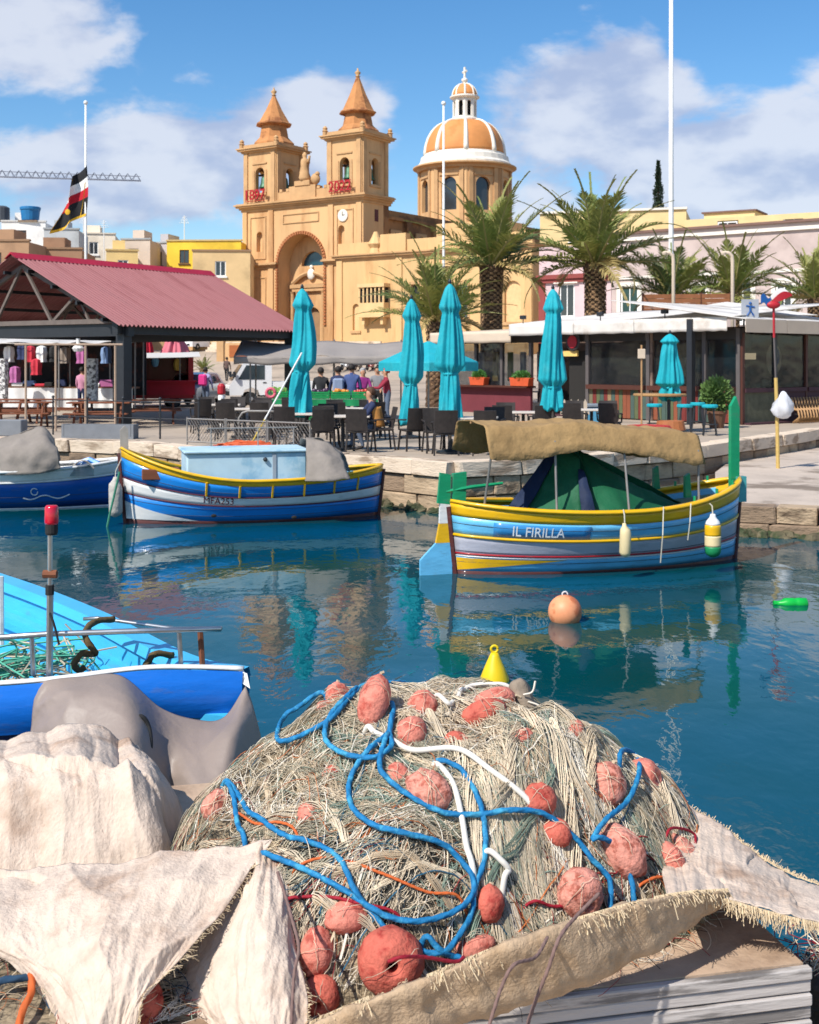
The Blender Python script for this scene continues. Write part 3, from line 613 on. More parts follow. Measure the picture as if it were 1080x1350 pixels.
# mauve house: angled pink end and long mauve front
t, L, H = house_line('pink_house', 'pink rendered house end with dark red cornice behind the tall palm', 711, 100, 806, 96, 12.3, 9, m_pink, [(1.9, 3.3, 4.9, 7.6)])
c_ = MB(); c_.box(-.1, L + .1, -.35, -.003, 8.0, 8.35); c_.box(-.05, L + .05, -.2, -.003, 7.7, 7.99); c_.build('cornice', m_pinkred, t); win(t, 1.9, 3.3, 4.9, 7.6)
MB().box(0, .6, -.1, -.003, -2, 7.69).build('corner_strip', m_pinkred, t)
MB().box(1.5, 3.7, -.25, -.003, 7.62, 7.72).build('window_hood', m_lime, t)
t, L, H = house_line('mauve_house', 'long two-storey mauve house with white window surrounds behind the palms', 806.5, 95.9, 1150, 84, 12.9, 10, m_mauve,
                     [(.8, 2.3, 4.4, 7.4), (6.6, 7.9, 4.4, 7.2), (10.0, 11.4, 4.4, 7.4), (13.2, 14.4, 4.4, 7.2), (16.0, 18.2, 3.4, 7.6), (19.5, 20.6, 4.6, 7.2)])
c_ = MB(); c_.box(-.1, L + .1, -.22, -.003, H - .55, H - .3); c_.box(-.1, L + .1, -.12, -.003, 8.0, 8.2); c_.build('cornice', m_lime, t); MB().box(-.05, L + .05, -.25, .3, H, H + .18).build('coping', M('coping_brown', S(150, 116, 104, .6), .85), t)
for i, (a, b_, c, d) in enumerate(((.8, 2.3, 4.4, 7.4), (6.6, 7.9, 4.4, 7.2), (10.0, 11.4, 4.4, 7.4), (13.2, 14.4, 4.4, 7.2), (19.5, 20.6, 4.6, 7.2))):
    w_ = win(t, a, b_, c, d, pane=M('green_shutter', S(60, 96, 88, .5), .5) if i == 0 else m_pane, bars=1)
    s_ = MB(); s_.box(a - .32, a - .01, -.1, -.003, c - .3, d + .32); s_.box(b_ + .01, b_ + .32, -.1, -.003, c - .3, d + .32); s_.box(a - .32, b_ + .32, -.1, -.003, d + .02, d + .34); s_.build('window_surround', m_lime, t)
sh = MB().box(16.05, 18.15, .08, .14, 3.4, 7.58).build('roller_shutter', M('mauve_shutter', S(190, 166, 160, .6), .6), t)
for k in range(14): MB().box(16.1, 18.1, .05, .079, 3.5 + k * .29, 3.7 + k * .29).build('slat', M('mauve_shutter', (0, 0, 0)), sh)
# yellow house behind
t, L, H = house_line('yellow_house', 'pale yellow flat-roofed house rising behind the mauve roof parapet', 712, 124, 905, 120, 18.0, 8, m_yel, [(3, 4.2, 11.2, 13.2)], zb=3.9)
win(t, 3, 4.2, 11.2, 13.2); MB().box(-.1, L + .1, -.2, .4, H, H + .22).build('coping', m_lime, t)
t, L, H = house_line('cream_house', 'cream flat-roofed house with dark rooftop openings behind the mauve front', 903, 118, 1130, 110, 16.7, 8, m_yel, [(3.2, 5.2, 11.6, 12.5), (9.4, 11.2, 11.4, 12.3)], zb=3.9)
for a in (3.2, 9.4): win(t, a, a + 1.9, 11.5, 12.4, pane=m_dark, sill=False)
rb = MB(); rb.box(1.6, 6.5, 1, 5, H - .05, H + .6); rb.build('roof_room', m_yel, t); MB().box(1.4, 6.7, .8, 5.2, H + .6, H + .75).build('roof_slab', M('coping_brown', (0, 0, 0)), t)
# left background houses
random.seed(31)
SPEC = [  # px0, px1, ytop, depth, colour, name, label
    (-40, 38, 318, 100, S(190, 150, 116, .6), 'stone_house', 'brown weathered stone house end at the far left behind the market roof'),
    (36, 108, 328, 104, S(176, 136, 106, .6), 'stone_house', 'brown stone house with grey window behind the red roof ridge'),
    (2, 60, 292, 128, S(236, 232, 226, .75), 'white_house', 'white rendered house carrying a blue roof tank'),
    (58, 104, 302, 126, S(190, 194, 196, .7), 'grey_house', 'grey house with slanted parapet beside the white tank house'),
    (96, 152, 308, 136, S(240, 226, 204, .75), 'cream_house', 'cream house block with rooftop aerial beyond the flag'),
    (140, 182, 330, 118, S(238, 206, 140, .7), 'yellow_house', 'small straw yellow house just above the red roof ridge'),
    (160, 198, 316, 124, S(214, 196, 178, .7), 'grey_house', 'taupe grey house with flat dark roof edge'),
    (196, 222, 321, 128, S(196, 190, 190, .7), 'grey_house', 'narrow pale grey house next to the bright yellow house'),
    (220, 318, 318, 126, S(246, 200, 66, .75), 'yellow_house', 'bright yellow house beside the church tower'),
    (254, 330, 331, 112, S(226, 192, 140, .68), 'stone_house', 'tan house with dark balcony openings below the bright yellow house'),
    (110, 300, 388, 116, S(206, 168, 124, .62), 'terraced_house', 'row of tan terraced houses seen under the market roof'),
    (-60, 112, 392, 112, S(200, 160, 122, .62), 'terraced_house', 'tan stone terraced houses with doors behind the stalls')]
for (p0, p1, yt, d, col, nm, lb) in SPEC:
    zt = CZ + (HY - yt) / F * d; Lw = GX(p1, d) - GX(p0, d); n = max(1, int(Lw / 3.2)); zb = gz(0, d); Hh = zt - zb
    ops = []
    for k in range(n):
        for fl in range(2):
            zc_ = Hh - 2.3 - fl * 3.2
            if zc_ > .3: x = Lw * (k + .5) / n + random.uniform(-.3, .3); ops.append((x - .5, x + .5, zc_, zc_ + 1.4))
    col = tuple(min(.85, c * 1.3) for c in col); mt = M('render_%s_%d' % (nm, yt), col, .88, .12, .5, .01, 4, col2=tuple(c * .8 for c in col), c2scale=.2)
    dd = d + random.uniform(-.8, .8)
    t, L, H = house_line(nm, lb, p0, d, p1, dd, zt, 7, mt, [o for o in ops if o[1] < Lw - .1 and o[0] > .1])
    for o in ops:
        if o[1] < Lw - .1 and o[0] > .1: win(t, *o, fw=.09, frame=random.choice([m_white, M('grey_frame', S(130, 126, 120, .6), .6), M('brown_frame', S(110, 74, 50, .6), .6)]), sill=True)
    MB().box(-.08, L + .08, -.1, .35, H, H + .16).build('coping', M('coping_%s' % nm, tuple(c * .72 for c in col), .85), t)
    if nm != 'terraced_house' and random.random() < .6: MB().box(L * .2, L * .6, 2, 5, H - .06, H + 1.2).build('roof_room', mt, t)
# rooftop tank and dishes
tk = thing('water_tank', 'round blue plastic water tank on the white roof', 'tank', (GX(40, 129), 129, CZ + (HY - 292) / F * 128 + .16)); q = MB(); q.lathe([(.85, 0), (.9, .1), (1.0, 1.1), (1.08, 1.2), (1.08, 1.45), (1.0, 1.5)], 18); q.build('body', M('tank_blue', S(40, 130, 190, .7), .5), tk); MB().box(-1, 1, -1, 1, -.16, 0).build('base', m_stone2, tk)
tk = thing('water_tank', 'grey rooftop tank next to the blue one', 'tank', (GX(2, 129), 129, CZ + (HY - 292) / F * 128 + .16)); q = MB(); q.lathe([(.8, 0), (.85, .1), (.85, 1.4), (.5, 1.6), (0, 1.65)], 14); q.build('body', M('tank_grey', S(90, 96, 104, .6), .6), tk)
for px, yt, lb in ((110, 284, 'thin rooftop aerial above the cream house'), (137, 290, 'white rooftop aerial mast between the flag and the yellow house'), (243, 284, 'thin aerial on the bright yellow house')):
    z = CZ + (HY - yt) / F * 131; a_ = thing('aerial', lb, 'aerial', (GX(px, 131), 131, z - 3.2)); q = MB(); q.tube([(0, 0, -1.0), (0, 0, 3.2)], .05, 5); 
    for k in range(4): q.tube([(-.5 + k * .08, 0, 2.4 + k * .2), (.5 - k * .08, 0, 2.4 + k * .2)], .025, 4)
    q.build('mast', m_white, a_)
# tower crane jib far behind
cr_ = thing('tower_crane', 'grey lattice tower crane jib reaching over the left roofs', 'crane', (GX(-220, 260), 260, 3)); q = MB(); zj = CZ + (HY - 232) / F * 260 - 3
x0, x1 = -6, GX(185, 260) - GX(-220, 260)
def jz(x): return zj - (x - 30) * .028
for dy, dz in ((-.6, 0), (.6, 0), (0, 1.5)): q.beam((x0, dy, jz(x0) + dz), (x1, dy, jz(x1) + dz * .6), .16)
n = 40
for k in range(n):
    a = x0 + (x1 - x0) * k / n; b_ = x0 + (x1 - x0) * (k + .5) / n; c = x0 + (x1 - x0) * (k + 1) / n
    for dy in (-.6, .6): q.beam((a, dy, jz(a)), (b_, 0, jz(b_) + 1.5), .09); q.beam((b_, 0, jz(b_) + 1.5), (c, dy, jz(c)), .09)
m_crane = M('crane_grey', S(150, 156, 172, .6), .6)
q.build('jib', m_crane, cr_); q = MB()
for dx, dy in ((-.8, -.8), (.8, -.8), (-.8, .8), (.8, .8)): q.beam((dx, dy, 0), (dx, dy, zj + 6), .18)
for k in range(int(zj / 2)): q.beam((-.8, -.8, k * 2), (.8, -.8, k * 2 + 2), .1); q.beam((-.8, .8, k * 2), (.8, .8, k * 2 + 2), .1)
q.build('mast', m_crane, cr_)
# flagpoles
def pole(name, lb, px, ytop, d, r, zb=None, mat=None, knob=True):
    zb = gz(0, d) if zb is None else zb; z = CZ + (HY - ytop) / F * d; t = thing(name, lb, 'flagpole', (GX(px, d), d, zb)); q = MB(); q.tube([(0, 0, 0), (0, 0, .4), (0, 0, (z - zb) * .5), (0, 0, z - zb)], [r * 1.3, r, r * .9, r * .7], 10); q.build('mast', mat or m_white, t, smooth=True)
    q = MB(); q.lathe([(r * 2, 0), (r * 2, .12), (r * 1.4, .2), (r * 1.3, .3)], 10); q.build('foot', m_white, t)
    if knob: MB().ball((0, 0, z - zb + r), r * 1.6, 10, 8).build('knob', m_white, t, smooth=True)
    return t, z - zb
pole('flagpole', 'thick bare white flagpole rising above the mauve house', 885, -40, 62, .14)
pole('flagpole', 'slim bare white flagpole in front of the church dome', 585, 138, 70, .085)
fp, hh = pole('flagpole', 'white flagpole carrying a drooping flag left of the church', 113, 137, 66, .075)
m_fl = [M('flag_black', (.012, .012, .014), .8), M('flag_white', (.8, .8, .78), .8), M('flag_red', S(206, 24, 44, .8), .8), M('flag_gold', S(240, 186, 40, .8), .7)]
fl = thing('flag', 'drooping flag in black, white and red with a gold fringe', 'flag', (GX(113, 66), 65.9, CZ + (HY - 215) / F * 66))
px2 = 66 / F
OUT = [(2, 0), (-10, -14), (-20, -34), (-28, -50), (-40, -60), (-42, -78), (-38, -92), (-22, -92), (-16, -84), (-8, -78), (2, -60), (4, -30)]
def flagp(s_, v):      # s_: 0 hoist .. 1 fly ; v: 0 top .. 1 bottom
    hx = 2 * px2 * (1 - v * .5); hz = -(2 + v * 64) * px2
    fx_, fz_ = (-17 - 26 * v) * px2, (-22 - 68 * v) * px2
    x = hx + (fx_ - hx) * s_ + .12 * math.sin(s_ * 7 + v * 3); z = hz + (fz_ - hz) * s_; y = -.25 * math.sin(s_ * 9 + v * 4) * (.3 + s_)
    return Vector((x, y, z))
for k, (n_, mt) in enumerate((('black_stripe', m_fl[0]), ('white_stripe', m_fl[1]), ('red_stripe', m_fl[2]), ('black_stripe', m_fl[0]))):
    v0, v1 = ((0, .24), (.24, .46), (.46, .66), (.66, 1))[k]
    MB().grid(lambda a, b_: flagp(a, v0 + (v1 - v0) * b_), 18, 6).build(n_, mt, fl, smooth=True)
fr = MB()
for pts in ([flagp(k / 14, 1.0) for k in range(15)], [flagp(1.0, k / 14) for k in range(15)], [flagp(0.12, .3 + .7 * k / 8) for k in range(9)]):
    fr.grid(lambda a, b_: pts[min(int(a * (len(pts) - 1) + .5), len(pts) - 1)] + Vector((-.06 * b_, -.04, -.16 * b_)), len(pts) - 1, 2)
fr.build('gold_fringe', m_fl[3], fl)
MB().ball((flagp(.55, .8).x, flagp(.55, .8).y - .22, flagp(.55, .8).z), (.14, .03, .16), 10, 6).build('emblem', m_fl[3], fl)
# ------------------------------------------------------------------ palms and cypress
m_frond = [M('palm_frond_%d' % i, c, .55, .25, 2, trans=.25) for i, c in enumerate(((.17, .22, .055), (.26, .27, .07), (.11, .16, .048), (.38, .29, .11)))]
m_rachis = M('palm_rachis', (.30, .26, .10), .6)
m_trunk = M('palm_trunk_bark', S(120, 92, 70, .55), .9, .35, 4, .03, 14, col2=S(70, 52, 42, .5), c2scale=5)
m_stub = M('palm_leaf_base', S(178, 142, 104, .6), .85, .25, 6)
def frond_mesh(L, droop, seed, mat, stiff=1.0):
    random.seed(seed); mb = MB(); N = 22
    pth = []; x = z = 0.0; ang = 0.0
    for i in range(N + 1):
        pth.append(Vector((x, 0, z))); t = i / N; ang = -droop * t ** 1.7; x += math.cos(ang) * L / N; z += math.sin(ang) * L / N
    mb.tube(pth, [.05 * (1 - .85 * i / N) for i in range(N + 1)], 4, 1)
    for i in range(4, N * 3):
        t = i / (N * 3); k = min(int(t * N), N - 1); p = pth[k].lerp(pth[k + 1], t * N - k); d = (pth[k + 1] - pth[k]).normalized(); up = Vector((-d.z, 0, d.x))
        ll = L * .17 * (math.sin(min(1, t * 1.25 + .12) * math.pi) ** .6 + .12) * random.uniform(.85, 1.1) * (1 if t > .12 else .4)
        for s_ in (-1, 1):
            fw = .55 + .5 * t + random.uniform(-.1, .1)
            dr = (Vector((0, s_, 0)) * math.cos(fw) + d * math.sin(fw) + up * random.uniform(.05, .5)).normalized()
            e = p + dr * ll + Vector((0, 0, -ll * random.uniform(.1, .35))); mid = p + dr * ll * .55
            wv = dr.cross(up).normalized() * .028
            mb.add([p - wv * .5, p + wv * .5, mid + wv, mid - wv, e], [(0, 1, 2, 3), (3, 2, 4)], 0)
    o = mb.build('frond', [mat, m_rachis]); me = o.data; bpy.data.objects.remove(o); return me
FR = [frond_mesh(1.0 * 3.4, dr, i, m_frond[i % 3]) for i, dr in enumerate((.55, .85, 1.15, 1.45, .7, 1.0))]; FRD = [frond_mesh(3.0, 1.9, 40, m_frond[3]), frond_mesh(3.2, 1.6, 41, m_frond[3])]
def palm(lb, px, py, d, trunk_r, scale, n, seed, lo=-.1, hi=1.5, zb=None):
    random.seed(seed); X = GX(px, d); zt = CZ + (HY - py) / F * d; zb = gz(X, d) if zb is None else zb; h = zt - zb
    t = thing('palm_tree', lb, 'palm', (X, d, zb), random.uniform(0, 6), 'palm trees behind the waterfront')
    tk = MB(); nz = 30
    tk.lathe([(trunk_r * (1.15 - .25 * k / nz + .05 * (k % 2)) * (1 if k < nz - 3 else 1 + .12 * (k - nz + 3)), h * k / nz) for k in range(nz + 1)], 14, mod=lambda a, i, z: 1 + .06 * math.sin(a * 7 + i * 2.4))
    tr_ = tk.build('trunk', m_trunk, t)
    sb = MB()
    for k in range(int(h / .11)):
        z = h - k * .11
        for j in range(9):
            a = 2 * math.pi * j / 9 + (k % 2) * .35; r = trunk_r * (1.0 + .1 * (z / h > .85))
            T = Matrix.Rotation(a, 4, 'Z') @ Matrix.Translation((r, 0, z)) @ Matrix.Rotation(-.5, 4, 'Y'); sb.T = T; s_ = trunk_r * .22
            sb.add([(0, -s_, -.05), (0, s_, -.05), (.02, s_ * .6, .09), (.02, -s_ * .6, .09), (s_ * .7, 0, .02)], [(0, 1, 4), (1, 2, 4), (2, 3, 4), (3, 0, 4)])
    sb.T = None; o_ = sb.build('leaf_bases', m_stub, tr_); o_['kind'] = 'stuff'
    for k in range(n):
        u = (k + .5) / n; el = hi - (hi - lo) * u ** .85 + random.uniform(-.12, .12); az = k * 2.39996 + random.uniform(-.2, .2)
        me = random.choice(FRD) if (el < lo + .22 and random.random() < .5) else random.choice(FR if el < .9 else FR[:2] + FR[4:5])
        o = bpy.data.objects.new('frond', me); COL.objects.link(o); o.parent = t; o.location = (math.cos(az) * trunk_r * .4, math.sin(az) * trunk_r * .4, h + random.uniform(-.1, .15))
        s_ = scale * random.uniform(.85, 1.1); o.scale = (s_,) * 3; o.rotation_euler = (random.uniform(-.4, .4), -el, az)
    return t
palm('tall date palm with thick scaly trunk standing before the golden parish house', 648, 352, 55, .46, 1.34, 32, 1)
palm('tall date palm with full crown standing before the pink house', 785, 348, 55, .46, 1.36, 34, 2)
palm('low date palm half hidden behind the turquoise parasols', 574, 425, 52, .36, 1.1, 32, 3, lo=.1)
palm('young date palm beside the curved lamp above the wooden fence', 886, 392, 58, .3, 1.08, 26, 4, lo=-.1)
palm('young date palm between the two curved lamps', 966, 388, 57, .3, 1.05, 26, 5, lo=-.1)
palm('young date palm at the end of the mauve house', 1076, 395, 56, .32, 1.1, 26, 6, lo=-.1)
palm('small date palm among the parked vehicles by the church steps', 268, 487, 78, .2, .32, 18, 9, lo=.2)
# cypress
def cypress(lb, px, y0, y1, d, w):
    random.seed(8); X = GX(px, d); zt = CZ + (HY - y0) / F * d; zb = gz(X, d); t = thing('cypress_tree', lb, 'cypress', (X, d, zb)); h = zt - zb
    MB().lathe([(.35, 0), (.2, h * .6), (.03, h)], 8).build('trunk', m_trunk, t); c = MB()
    for k in range(5000):
        u = random.random() ** .8; z = h * (.3 + .7 * u); rr = w * (1 - u ** 2.2) * (.55 + .45 * random.random()) * (1 + .25 * math.sin(z * 3)); a = random.uniform(0, 6.28)
        p = Vector((math.cos(a) * rr, math.sin(a) * rr, z)); s_ = random.uniform(.12, .28); q = Vector((random.uniform(-1, 1), random.uniform(-1, 1), random.uniform(.5, 2))).normalized(); r_ = q.orthogonal().normalized()
        c.add([p, p + q * s_ + r_ * s_ * .3, p + q * s_ * 1.6, p + q * s_ - r_ * s_ * .3], [(0, 1, 2, 3)])
    c.build('crown', M('cypress_green', (.028, .05, .022), .7, .4, 2), t)
cypress('dark slim cypress rising behind the yellow house', 868, 214, 280, 132, 1.0)
# ------------------------------------------------------------------ market pavilion with red sheet roof
m_roof = M('red_sheet_roof', S(192, 118, 120, .52), .6, .14, .9, col2=S(164, 88, 90, .46), c2lo=.46, c2hi=.74, c2scale=.9, stretch=(2.5, .35, .35))
m_ridge = M('ridge_cap_red', S(196, 36, 62, .7), .5)
m_steel = M('dark_steel', (.018, .02, .024), .5, .2, 4, spec=.5)
m_galv = M('galvanised_steel', S(176, 170, 164, .6), .5, .15, 4, metal=.3)
m_greyt = M('truss_grey_timber', S(140, 126, 118, .55), .8, .2, 3)
PA = R(57.5); PL, PW, ZE, ZR = 8.24, 4.26, 4.06 - QZ, 6.1 - QZ
pv = thing('market_pavilion', 'open market pavilion with faded red corrugated roof on black posts', 'pavilion', (-8.353, 34.998, QZ), PA)
def roof_side(sgn):
    def fn(a, b_):
        x = -.35 + (PL + .7) * a; y = PW - sgn * (PW + .35) * (1 - b_) ; z = ZR - (ZR - ZE + .17) * (1 - b_)
        return (x, y, z + .035 * math.sin(x * 2 * math.pi / .17))
    return fn
for sg in (1, -1): MB().grid(roof_side(sg), 420, 2).build('roof_sheet', m_roof, pv, solid=.012)
rc = MB(); rc.extrude([(-.28, ZR - .1), (0, ZR + .1), (.28, ZR - .1), (0, ZR + .05)], -.4, PL + .4); rc.v = [(y, PW + x, z) for x, y, z in rc.v]; rc.build('ridge_cap', m_ridge, pv)
for x in (.25, PL - .15):
    for y in (.1, 2 * PW - .1):
        p = MB(); p.box(x - .16, x + .16, y - .16, y + .16, 0, ZE - .05); p.box(x - .26, x + .26, y - .26, y + .26, 0, .06); p.box(x - .22, x + .22, y - .22, y + .22, ZE - .2, ZE - .06); p.build('post', m_steel, pv)
for y in (.1, 2 * PW - .1): MB().box(-.1, PL + .1, y - .11, y + .11, ZE - .4, ZE - .06).build('eave_beam', m_steel, pv)
for x in (.25, PL - .15): MB().box(x - .11, x + .11, -.2, 2 * PW + .2, ZE - .46, ZE - .1).build('tie_beam', m_steel, pv)
for x in (.1, PL * .5, PL - .1):
    tr = MB(); zb = ZE - .02
    tr.beam((x, .15, zb), (x, 2 * PW - .15, zb), .1, .14)
    for s_ in (-1, 1):
        tr.beam((x, PW + s_ * (PW - .35), zb + .0), (x, PW, ZR - .3), .1, .12); tr.beam((x, PW + s_ * 1.3, zb), (x, PW + s_ * 2.4, ZE + (ZR - ZE) * .40), .08); tr.beam((x, PW + s_ * 1.3, zb), (x, PW + .02, ZR - .25), .08); tr.beam((x, PW + s_ * 2.9, zb), (x, PW + s_ * 2.4, ZE + (ZR - ZE) * .40), .07)
    tr.build('roof_truss', m_greyt, pv)
for k in range(4):
    for s_ in (-1, 1):
        q = (k + .5) / 4; y = PW + s_ * PW * (1 - q); z = ZE + (ZR - ZE) * q - .24; MB().beam((-.2, y, z), (PL + .2, y, z), .08, .1).build('purlin', m_steel, pv)
MB().lathe([(.12, 0), (.18, .1), (.06, .25), (.06, .4)], 10, (.25, 2.0, ZE - .9)).build('hanging_lamp', m_white, pv)
# ------------------------------------------------------------------ market stalls and kiosk under and behind it
def gp(px, d): return Vector((GX(px, d), d, gz(GX(px, d), d)))
m_kred = M('kiosk_red', S(196, 22, 44, .75), .45, .08, 2, coat=.2)
m_canvas = M('off_white_canvas', S(236, 232, 226, .78), .85, .06, 1.5, trans=.2)
ks = thing('food_kiosk', 'bright red food kiosk trailer with serving counter and white awning', 'kiosk', gp(208, 51.5) , R(12)); ks.scale = (1.15, 1.15, .84)
q = MB(); q.box(-2.2, 1.3, 0, 2.2, .45, .62); q.box(-2.2, 1.3, 2.0, 2.2, .62, 2.6); q.box(1.12, 1.3, 0, 2.0, .62, 2.6); q.box(-2.2, -2.02, 0, 2.0, .62, 2.6); q.box(-2.2, 1.3, 0, 2.2, 2.6, 2.72); q.build('body', m_kred, ks)
q = MB(); q.extrude([(-2.2, .62), (1.35, .62), (1.35, 1.28), (-2.2, 1.28)], -.12, -.01); q.box(-2.3, 1.4, -.35, .25, 1.28, 1.36); q.build('counter', M('counter_red', S(206, 20, 50, .75), .5), ks)
for x in (-1.7, .8): MB().tube([(x, -.05, 1.36), (x, -.05, 2.6)], .03, 6).build('awning_post', m_galv, ks)
aw_ = MB(); aw_.grid(lambda a, b_: (-2.6 + 4.1 * a, -1.4 + 1.5 * b_, 2.55 + .25 * b_ - .06 * math.sin(a * 3.14)), 12, 4); aw_.build('awning', m_canvas, ks, solid=.02)
for x in (-1.6, .6):
    w_ = MB(); w_.T = Matrix.Translation((x, .3, .24)) @ Matrix.Rotation(R(90), 4, 'X'); w_.lathe([(.22, -.08), (.25, -.06), (.25, .06), (.22, .08)], 14); w_.build('wheel', m_steel, ks)
for x, z, c in ((-.9, 2.0, (.2, .5, .75)), (-.1, 2.1, (.8, .8, .75)), (.7, 1.9, (.7, .5, .1))):
    o = tag(MB().lathe([(.03, .5), (.12, .42), (.16, .2), (.12, 0), (.05, -.05)], 10, (0, 0, 0), mod=lambda a, i, z: 1 + .2 * math.sin(3 * a)).build('hanging_garment', M('garment_%.1f' % c[2], c, .8)), {.75: ('pale grey bag hanging in the red kiosk', 0)}.get(c[2], ('x',))[0], 'bag')
    o.location = ks.matrix_basis @ Vector((x, .12, z)); o['label'] = {(-.9): 'light blue cloth hanging in the red kiosk front', (-.1): 'white plastic bag hanging in the red kiosk front', .7: 'yellow flower bunch hanging in the red kiosk front'}[x]
def stall(name, lb, px, d, w, h, rz, canvas, goods, dep=1.5, zt=.8):
    t = thing(name, lb, 'stall', gp(px, d), rz); t.scale = (1.17,) * 3
    for x in (-w / 2, w / 2):
        for y in (0, dep): MB().tube([(x, y, 0), (x, y, h - (.0 if y else .15))], .028, 6).build('post', m_galv, t)
    MB().grid(lambda a, b_: (-w / 2 - .2 + (w + .4) * a, -.35 + (dep + .6) * b_, h - .18 + .28 * b_ - .08 * math.sin(a * math.pi * 3) ** 2), 18, 6).build('canopy', canvas, t, solid=.015)
    MB().box(-w / 2 + .1, w / 2 - .1, .1, dep - .1, zt - .05, zt).build('table_top', goods[0], t)
    sk = MB(); sk.grid(lambda a, b_: (-w / 2 + .1 + (w - .2) * a, .08 + .02 * math.sin(a * 40), .12 + (zt - .15) * b_), 60, 1); sk.build('table_skirt', goods[1], t, solid=.01)
    MB().box(-w / 2 - .1, w / 2 + .1, dep + .02, dep + .05, .5, h - .1).build('back_cloth', goods[2], t)
    return t
m_cl1, m_cl2, m_cl3 = M('stall_table_wood', S(150, 104, 72, .6), .7), M('stall_skirt_white', (.72, .71, .69), .8), M('stall_back_dark', S(60, 56, 60, .5), .9, .4, 4, col2=S(120, 70, 60, .5), c2scale=2.5)
stall('market_stall', 'clothes stall under a long white canopy inside the market pavilion', 58, 48, 4.4, 2.5, R(4), m_canvas, (m_cl1, m_cl2, m_cl3))
stall('market_stall', 'souvenir stall with white skirt next to the black pavilion post', 128, 47, 2.5, 2.5, R(2), m_canvas, (m_cl1, m_cl2, m_cl3))
stall('market_stall', 'stall with red back cloth at the left end of the market pavilion', -6, 49.2, 2.5, 2.6, R(-4), m_canvas, (m_cl1, m_cl2, M('stall_back_red', S(170, 34, 40, .6), .85)))
random.seed(17)
GC = [((.5, .03, .05), 'red'), ((.03, .04, .1), 'navy'), ((.75, .74, .7), 'white'), ((.02, .02, .02), 'black'), ((.4, .12, .28), 'magenta'), ((.25, .2, .16), 'brown'), ((.2, .3, .5), 'denim blue')]
for px, d, z, ci in ((30, 47.4, 2.6, 1), (40, 47.4, 2.5, 0), (55, 47.4, 2.5, 2), (48, 47.3, 2.0, 0), (20, 47.3, 1.7, 4), (72, 47.4, 2.5, 3), (86, 47.4, 2.45, 5), (108, 46.3, 2.45, 4), (140, 46.3, 2.45, 6), (12, 48, 2.5, 2)):
    c, cn_ = GC[ci]; o = MB(); o.lathe([(.04, .06), (.17, 0), (.2, -.22), (.17, -.45), (.2, -.58)], 12, mod=lambda a, i, zz: (1 + .15 * math.sin(4 * a)) * (1 if abs(math.cos(a)) > .5 else .6))
    ob = o.build('hanging_garment', M('garment_' + cn_, c, .85), loc=(GX(px, d), d, gz(0, d) + z)); tag(ob, cn_ + ' garment hanging ' + {30: 'before the clothes stall', 40: 'high on the clothes stall rail', 55: 'between black and red ones on the rail', 48: 'below another one on the clothes stall', 20: 'low beside the printed column', 72: 'on the rail of the clothes stall', 86: 'by the end of the clothes stall', 108: 'on the rail of the souvenir stall', 140: 'next to the black pavilion post', 12: 'at the red-backed stall'}[px], 'garment', 'garments hung on the market stalls'); 
rl = tag(MB().tube([(GX(-10, 47.35), 47.35, QZ + 2.66), (GX(150, 46.25), 46.25, QZ + 2.56)], .02, 6).build('hanging_rail', m_galv), 'thin steel rail carrying the hung garments in front of the stalls', 'rail')
for k, (ci, where) in enumerate(((4, 'before the red back cloth'), (2, 'on the clothes stall table'), (6, 'on the clothes stall table'), (0, 'on the clothes stall table'), (3, 'on the clothes stall table'), (5, 'on the souvenir stall table'), (2, 'on the souvenir stall table'), (4, 'on the souvenir stall table'), (1, 'on the clothes stall table'))):
    px = (6, 24, 36, 48, 62, 112, 124, 138, 78)[k]; d = (49.6, 48.4, 48.4, 48.4, 48.4, 47.4, 47.4, 47.4, 48.4)[k]; c, cn_ = GC[ci]
    mb = MB(); w_, h_ = random.uniform(.15, .3), random.uniform(.1, .3); mb.cbox(-w_, w_, -.15, .15, 0, h_, .03); mb.v = [(x * (1 + .2 * math.sin(z * 20)), y, z) for x, y, z in mb.v]
    tag(mb.build('folded_goods', M('garment_' + cn_, c, .85), loc=(GX(px, d), d + .3, QZ + .938)), cn_ + ' folded goods lying ' + where, 'goods', 'goods on the stall tables')
# display column rack with prints
for px, lb in ((121, 'white printed display column beside the souvenir stall'), (2, 'white printed display column at the red stall')):
    rk = thing('display_column', lb, 'display', gp(px, 45.2)); MB().box(-.19, .19, -.19, .19, .4, 2.05).build('panel', M('printed_panel', (.75, .74, .72), .6, .5, 9, col2=(.12, .11, .11), c2lo=.5, c2hi=.55, c2scale=8), rk); MB().lathe([(.3, 0), (.3, .05), (.05, .08), (.05, .4)], 10).build('foot', m_steel, rk)
